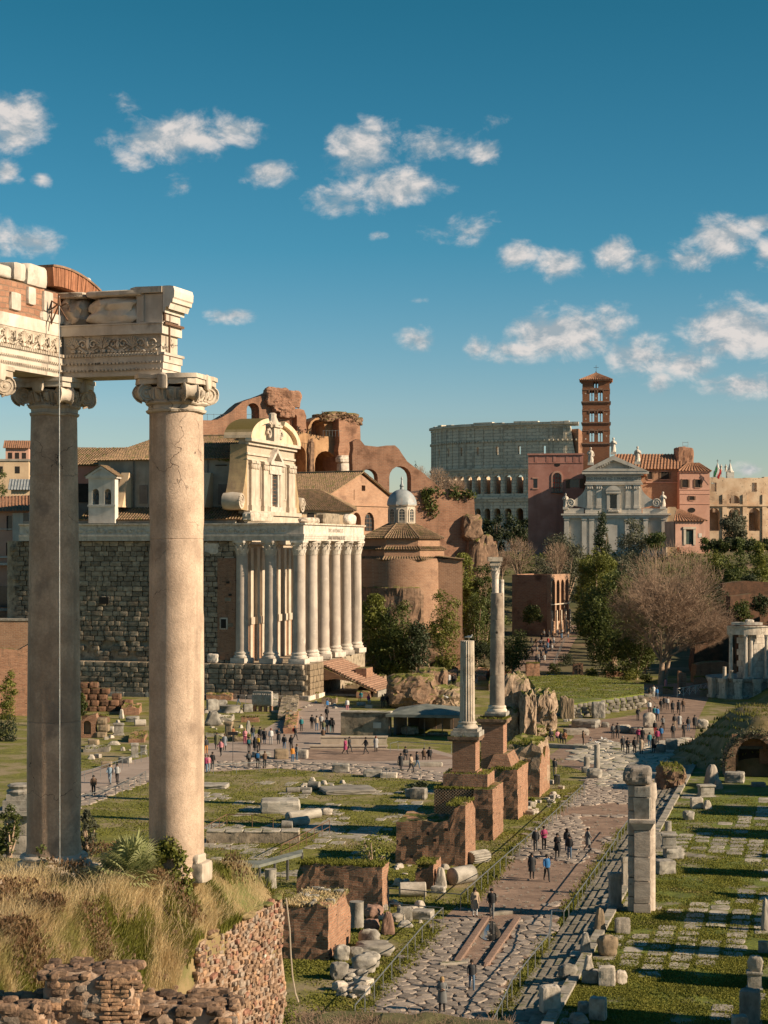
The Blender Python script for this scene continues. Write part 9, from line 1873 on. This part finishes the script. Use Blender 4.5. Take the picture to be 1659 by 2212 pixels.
PEOPLE = '''955,2189,hold,grey,black,Y,coat,0,on the paving stones near the bottom edge,,1.66|1019,2141,walk,dark,denim,d,jacket,0,a boy on the paving beside the kerb beams,,1.5|1026,1981,stand,beige,white,D,coat,10,in the sun on the earth strip,,1.68|1062,1985,walk,black,grey,d,jacket,-8,beside the white trousered one,,1.74|1149,1899,stand,dark,black,D,coat,0,on the earth strip by the railing,,1.66|1181,1905,walk,blue,dark,d,jacket,10,on the sunlit earth strip,,1.74|1157,1842,stand,dark,grey,g,vest,-20,by the railing next to the magenta jacket|1175,1838,hold,magenta,black,d,jacket,20,by the road railing|1204,1854,hold,black,black,d,coat,0,in the middle of the road|1225,1840,stand,dark,denim,D,jacket,160,half hidden in the road group|1230,1857,stand,black,denim,d,jacket,-30,over a white shirt in the road|1270,1839,walk,grey,dark,d,coat,100,alone on the far side of the road
445,1630,stand,dark,orange,d,jacket,20,beside the sunlit column,white|468,1619,stand,olive,dark,d,coat,0,near the sunlit column|485,1621,stand,plaid,black,b,coat,0,near the sunlit column|477,1634,walk,pink,black,D,jacket,-20,on the plaza|504,1603,hold,rust,black,d,jacket,60,leaning at the narrow pillar|529,1608,hold,pink,magenta,Y,top,0,on the plaza|546,1600,stand,dark,denim,d,jacket,180,on the plaza|562,1605,stand,black,dark,d,jacket,0,in the plaza row|571,1608,walk,dark,denim,b,coat,0,in the plaza row|585,1609,stand,white,light grey,r,jacket,0,in the plaza row|602,1608,hold,dark,dark,b,coat,0,holding papers on the plaza|538,1626,stand,black,dark,d,jacket,180,on the plaza,teal|551,1626,stand,black,black,D,coat,160,on the plaza|559,1625,stand,dark,black,b,jacket,170,on the plaza,yellow|638,1600,walk,black,dark,g,jacket,80,across the plaza,red|614,1621,stand,dark,denim,d,jacket,180,behind the brown stone seat|629,1622,raise,black,black,D,jacket,0,behind the orange jacket|632,1648,stand,orange,denim,b,jacket,40,by the stone seats|641,1644,hold,grey,denim,b,jacket,-60,by the stone seats|538,1659,walk,black,dark,d,jacket,180,at the lawn railing,grey|557,1661,stand,dark,black,d,jacket,180,at the lawn railing,blue|572,1660,hold,brown,black,b,jacket,-150,at the lawn railing|444,1670,stand,magenta,denim,b,jacket,160,at the lawn railing|450,1668,stand,pink,pale denim,b,jacket,180,at the lawn railing|459,1663,stand,black,dark,d,jacket,180,at the lawn railing,black|651,1580,stand,teal,dark,g,jacket,0,on the shaded path|674,1575,stand,black,dark,d,jacket,180,on the shaded path|684,1579,stand,beige,denim,d,hoodie,180,on the shaded path|694,1576,stand,light grey,dark,d,jacket,0,on the shaded path|699,1588,hold,olive,pale denim,b,jacket,180,on the shaded path|706,1584,stand,grey,dark,d,jacket,170,on the shaded path|715,1583,stand,black,teal,d,jacket,180,on the shaded path|719,1583,stand,dark,black,D,jacket,150,on the shaded path|707,1538,stand,blue,dark,d,jacket,60,on the footpath by the podium|706,1556,stand,black,black,d,jacket,180,on the shaded path|515,1523,walk,black,denim,d,jacket,-80,on the footpath under the podium,dark|746,1630,walk,magenta,black,d,coat,60,by the long bench|755,1626,walk,dark,dark,d,jacket,60,by the long bench|790,1630,walk,black,dark,d,jacket,-70,by the long bench|812,1625,stand,light grey,black,R,coat,10,by the long bench|866,1666,walk,dark,black,d,coat,170,on the pavement by the pedestal|888,1670,walk,beige,black,d,jacket,60,on the pavement by the pedestal|901,1662,walk,dark,denim,D,jacket,80,on the pavement by the pedestal|826,1530,raise,black,dark,d,jacket,0,by the temple stair|838,1527,stand,black,black,d,jacket,180,by the temple stair|845,1522,stand,dark,denim,D,jacket,30,by the temple stair|831,1527,stand,grey,black,b,jacket,90,by the temple stair|750,1538,stand,white,pink,b,jacket,0,near the temple stair
237,1693,walk,pale denim,pale denim,d,jacket,0,on the path between the columns|253,1693,walk,light grey,black,d,jacket,0,on the path between the columns|202,1720,walk,brown,black,d,jacket,10,on the path by the shaded column|278,1494,stand,black,black,d,coat,0,above the tuff ruin|285,1490,stand,black,dark,D,jacket,0,above the tuff ruin|290,1485,stand,dark,beige,d,jacket,0,above the tuff ruin
1260,1611,stand,brown,black,D,top,90,in the sun on the road square|1324,1596,stand,grey,dark,d,jacket,0,on the road square|1334,1596,walk,dark,dark,d,jacket,0,on the road square|1378,1557,raise,dark,dark,d,jacket,0,behind the ornate capital|1356,1498,stand,light grey,grey,b,jacket,60,at the bare tree path|1404,1510,stand,dark,beige,d,jacket,0,on the path under the bare tree|1419,1511,walk,blue,denim,b,jacket,0,on the path under the bare tree|1412,1507,stand,white,white,b,jacket,0,on the path under the bare tree|1438,1489,stand,pink,beige,b,coat,180,under the bare tree|1435,1531,stand,dark,black,d,jacket,0,on the wide earth path|1442,1533,stand,light grey,dark,b,jacket,0,on the wide earth path|1453,1541,stand,dark,dark,D,coat,0,on the wide earth path|1466,1542,walk,black,black,d,coat,180,on the wide earth path|1476,1538,stand,brown,dark,b,jacket,0,on the wide earth path|1403,1542,stand,white,black,d,shirt,0,on the wide earth path|1428,1537,stand,black,dark,d,jacket,0,on the wide earth path|1420,1558,walk,blue,dark,d,jacket,0,on the wide earth path|1414,1556,stand,teal,dark,d,jacket,20,on the wide earth path|1432,1578,walk,grey,black,d,jacket,0,on the wide earth path,red|1457,1573,stand,dark,beige,d,jacket,180,on the wide earth path|1468,1574,stand,light grey,light grey,b,coat,180,on the wide earth path|1487,1580,stand,dark,denim,D,jacket,0,by the mound foot|1501,1577,stand,dark,black,d,coat,0,by the mound foot|1415,1588,stand,black,red,g,jacket,0,behind the square group|1454,1597,stand,dark,dark,d,jacket,180,on the slabbed square|1477,1594,raise,black,black,d,jacket,30,on the slabbed square|1345,1626,walk,dark,dark,g,jacket,0,in front of the square group|1356,1630,hold,black,black,d,jacket,0,in front of the square group|1371,1629,stand,black,black,d,jacket,0,in front of the square group|1385,1631,raise,beige,black,d,coat,170,in front of the square group|1379,1605,raise,magenta,dark,d,jacket,0,behind the square group|1388,1606,stand,black,dark,d,coat,150,behind the square group|1403,1616,stand,teal,denim,d,jacket,180,in the square group|1412,1627,walk,black,dark,d,coat,170,in the square group|1420,1610,stand,magenta,dark,d,jacket,180,in the square group|1428,1602,stand,blue,dark,d,jacket,170,in the square group|1198,1677,raise,dark,beige,d,shirt,160,at the litter bin
970,1479,stand,white,light grey,b,coat,0,in the gap by the fluted column|979,1480,stand,black,black,d,coat,0,in the gap by the fluted column|1029,1478,stand,dark,denim,d,jacket,0,between the two standing columns'''
for ln in PEOPLE.replace('\n','|').split('|'):
 f = ln.split(','); pk = f[9] if len(f) > 9 and f[9] else None; hh = float(f[10]) if len(f) > 10 and f[10] else None
 person(float(f[0]),float(f[1]),f[2],f[3],f[4],f[5],f[6],float(f[7]),f[8],pk,hh)
for (x,y,top,leg,hr,fc_,pl,zs_) in ((698,1606,'brown','dark','d',180,'on the long stone bench',.44),(916,1652,'brown','black','d',180,'on the stone edge by the pedestal',.4),(928,1652,'black','black','d',180,'on the stone edge by the pedestal',.4),(876,1650,'dark','dark','d',0,'on the stone edge by the shelter',.4),(796,1526,'magenta','pale denim','d',20,'on a stone by the temple stair',.4),(780,1520,'teal','dark','d',-20,'on a stone by the temple stair',.4),(1190,1609,'black','dark','g',10,'on the kerb block in the sun',.4),(1204,1611,'pink','dark','D',20,'on the kerb block in the sun',.4),(1212,1613,'dark','black','d',0,'on the kerb block in the sun',.4),(1220,1614,'rust','black','d',-10,'on the kerb block in the sun',.4)):
 person(x,y,'sit',top,leg,hr,'jacket',fc_,pl,zb=zs_)
for (x,y,L_,lab) in ((796,1530,1.0,'low stone seat by the temple stair'),(780,1524,1.2,'wide stone seat by the temple stair'),(1205,1616,7.5,'long pale kerb block used as a bench by the road square'),(920,1656,3.2,'pale stone edge used as a bench beside the pedestal'),(876,1653,1.6,'short stone edge used as a bench before the shelter')): p = G(x,y); o = MB().rock(L_,.7,.42,12,.03,4).build('kerb_block',mt['slab'],None,(p.x,p.y+.15,0),0 if y != 1616 else -.5); tag(o,lab,'stone')
g = random.Random(31); tops = ['black','dark','black','grey','red','dark','white','denim','beige','black','brown','light grey']; used = set()
crowd = [(1148,1390),(1158,1394),(1167,1397),(1160,1412),(1169,1421),(1163,1428),(1175,1376),(1178,1412),(1186,1377),(1189,1397),(1194,1379),(1174,1399),(1183,1402),(1199,1368),(1207,1366),(1214,1372),(1213,1381),(1219,1360),(1227,1377),(1150,1418),(1170,1384),(1158,1432),(1165,1440),(1180,1420),(1176,1430),(1192,1408),(1205,1374),(1222,1366),(1184,1392),(1196,1390)]
for k,(x,y) in enumerate(crowd):
 for _ in range(60):
  a,b_,hr = g.choice(tops),g.choice(['black','dark','denim','grey','beige']),g.choice('dbDyg')
  if (a,b_) not in used: break
 used.add((a,b_)); t = person(x,y+2,g.choice(['stand','walk','walk']),a,b_,hr,'coat' if k % 4 == 0 else 'jacket',g.choice((0,10,170,180)),'in the crowd climbing the far path'); t['group'] = 'crowd on the far path'
def gull(x,y,Y,label,fly=False,z=None,rz=0.0):
 p = Wp(x,y,Y) if z is None else G(x,y,z); t = thing('gull',label,'bird',p,rz); q = MB(); q.rock(.42,.16,.17,2.2,.03,5,M=Matrix.Translation((0,0,.16))); q.tube((-.16,0,.26),(-.24,0,.36),.05,.045,6); q.rock(.10,.09,.09,2,0,4,M=Matrix.Translation((-.25,0,.33))); q.tube((.18,0,.24),(.36,0,.22),.05,.02,5); q.build('body',mt['bird'],t,smooth=60)
 q = MB(); q.tube((-.29,0,.37),(-.36,0,.355),.014,.006,5); q.build('beak',plain((.6,.35,.05)),t)
 if fly:
  for s in (1,-1): q = MB(); q.add([(-.10,s*.06,.26),(.10,s*.06,.25),(.06,s*.42,.46),(-.10,s*.42,.48),(.14,s*.85,.36),(.06,s*.86,.37)],[(0,1,2,3),(3,2,4,5)]); q.add([(-.10,s*.06,.24),(.10,s*.06,.23),(.06,s*.42,.44),(-.10,s*.42,.46),(.14,s*.85,.35),(.06,s*.86,.36)],[(3,2,1,0),(5,4,2,3)]); q.build('wing',plain((.55,.56,.57)),t)
 else: q = MB(); q.rock(.34,.19,.12,2.4,.03,4,M=Matrix.Translation((.04,0,.20))); q.build('wing',plain((.42,.44,.46)),t); q = MB(); [q.tube((0,s*.04,.18),(0,s*.04,0),.010,n=4) for s in (1,-1)]; q.build('leg',plain((.5,.35,.2)),t)
 return t
gull(1013,1383,fc.location.y,'gull standing on the broken top of the fluted column',rz=2.6); gull(966,1512,178,'grey white gull flying over the shelter roof',True,rz=1.2); gull(1303,1602,196,'gull with spread wings above the slender column stub',True,rz=.3); gull(1275,1604,0,'gull standing on the sunlit earth near the dark skirted visitor',z=0.0,rz=2.4); gull(1319,1607,0,'gull standing on the sunlit earth beyond the slender column stub',z=0.0); gull(1290,1609,180,'gull perched on the slender column stub',rz=.4)
p = G(503,1655); t = thing('direction_sign','small black direction sign on a slim post at the lawn railing','sign',p); q = MB(); q.tube((0,0,0),(0,0,3.3),.03,n=5); q.build('post',mt['iron'],t); q = MB(); q.box(-.48,-.03,2.95,.48,.03,3.28); q.build('panel',plain((.02,.02,.022)),t)
p = G(1203,1695); t = thing('litter_bin','dark slatted litter bin at the end of the road railing','bin',p); q = MB(); [q.box(.24*math.cos(a)-.03,.24*math.sin(a)-.03,.05,.24*math.cos(a)+.03,.24*math.sin(a)+.03,.8) for a in np.linspace(0,2*PI,13)[:-1]]; q.build('slat',mt['iron'],t); q = MB(); q.lathe([(.3,.8),(.3,.86),(.2,.9)],14); q.build('rim',mt['iron'],t)
A,B_ = G(1463,1507),G(1527,1495); t = thing('lattice_gate','white crossed lattice barrier beside the round temple podium','gate',A); d = B_-A
for k in range(5): c,e = d*(k/5),d*((k+1)/5); q = MB(); q.tube(c,c+Vector((0,0,1.3)),.05,n=5); q.tube(c+Vector((0,0,1.25)),e+Vector((0,0,1.25)),.04,n=5); q.tube(c+Vector((0,0,.15)),e+Vector((0,0,1.2)),.035,n=4); q.tube(c+Vector((0,0,1.2)),e+Vector((0,0,.15)),.035,n=4); q.build('lattice_panel',mt['plaster_white'],t)
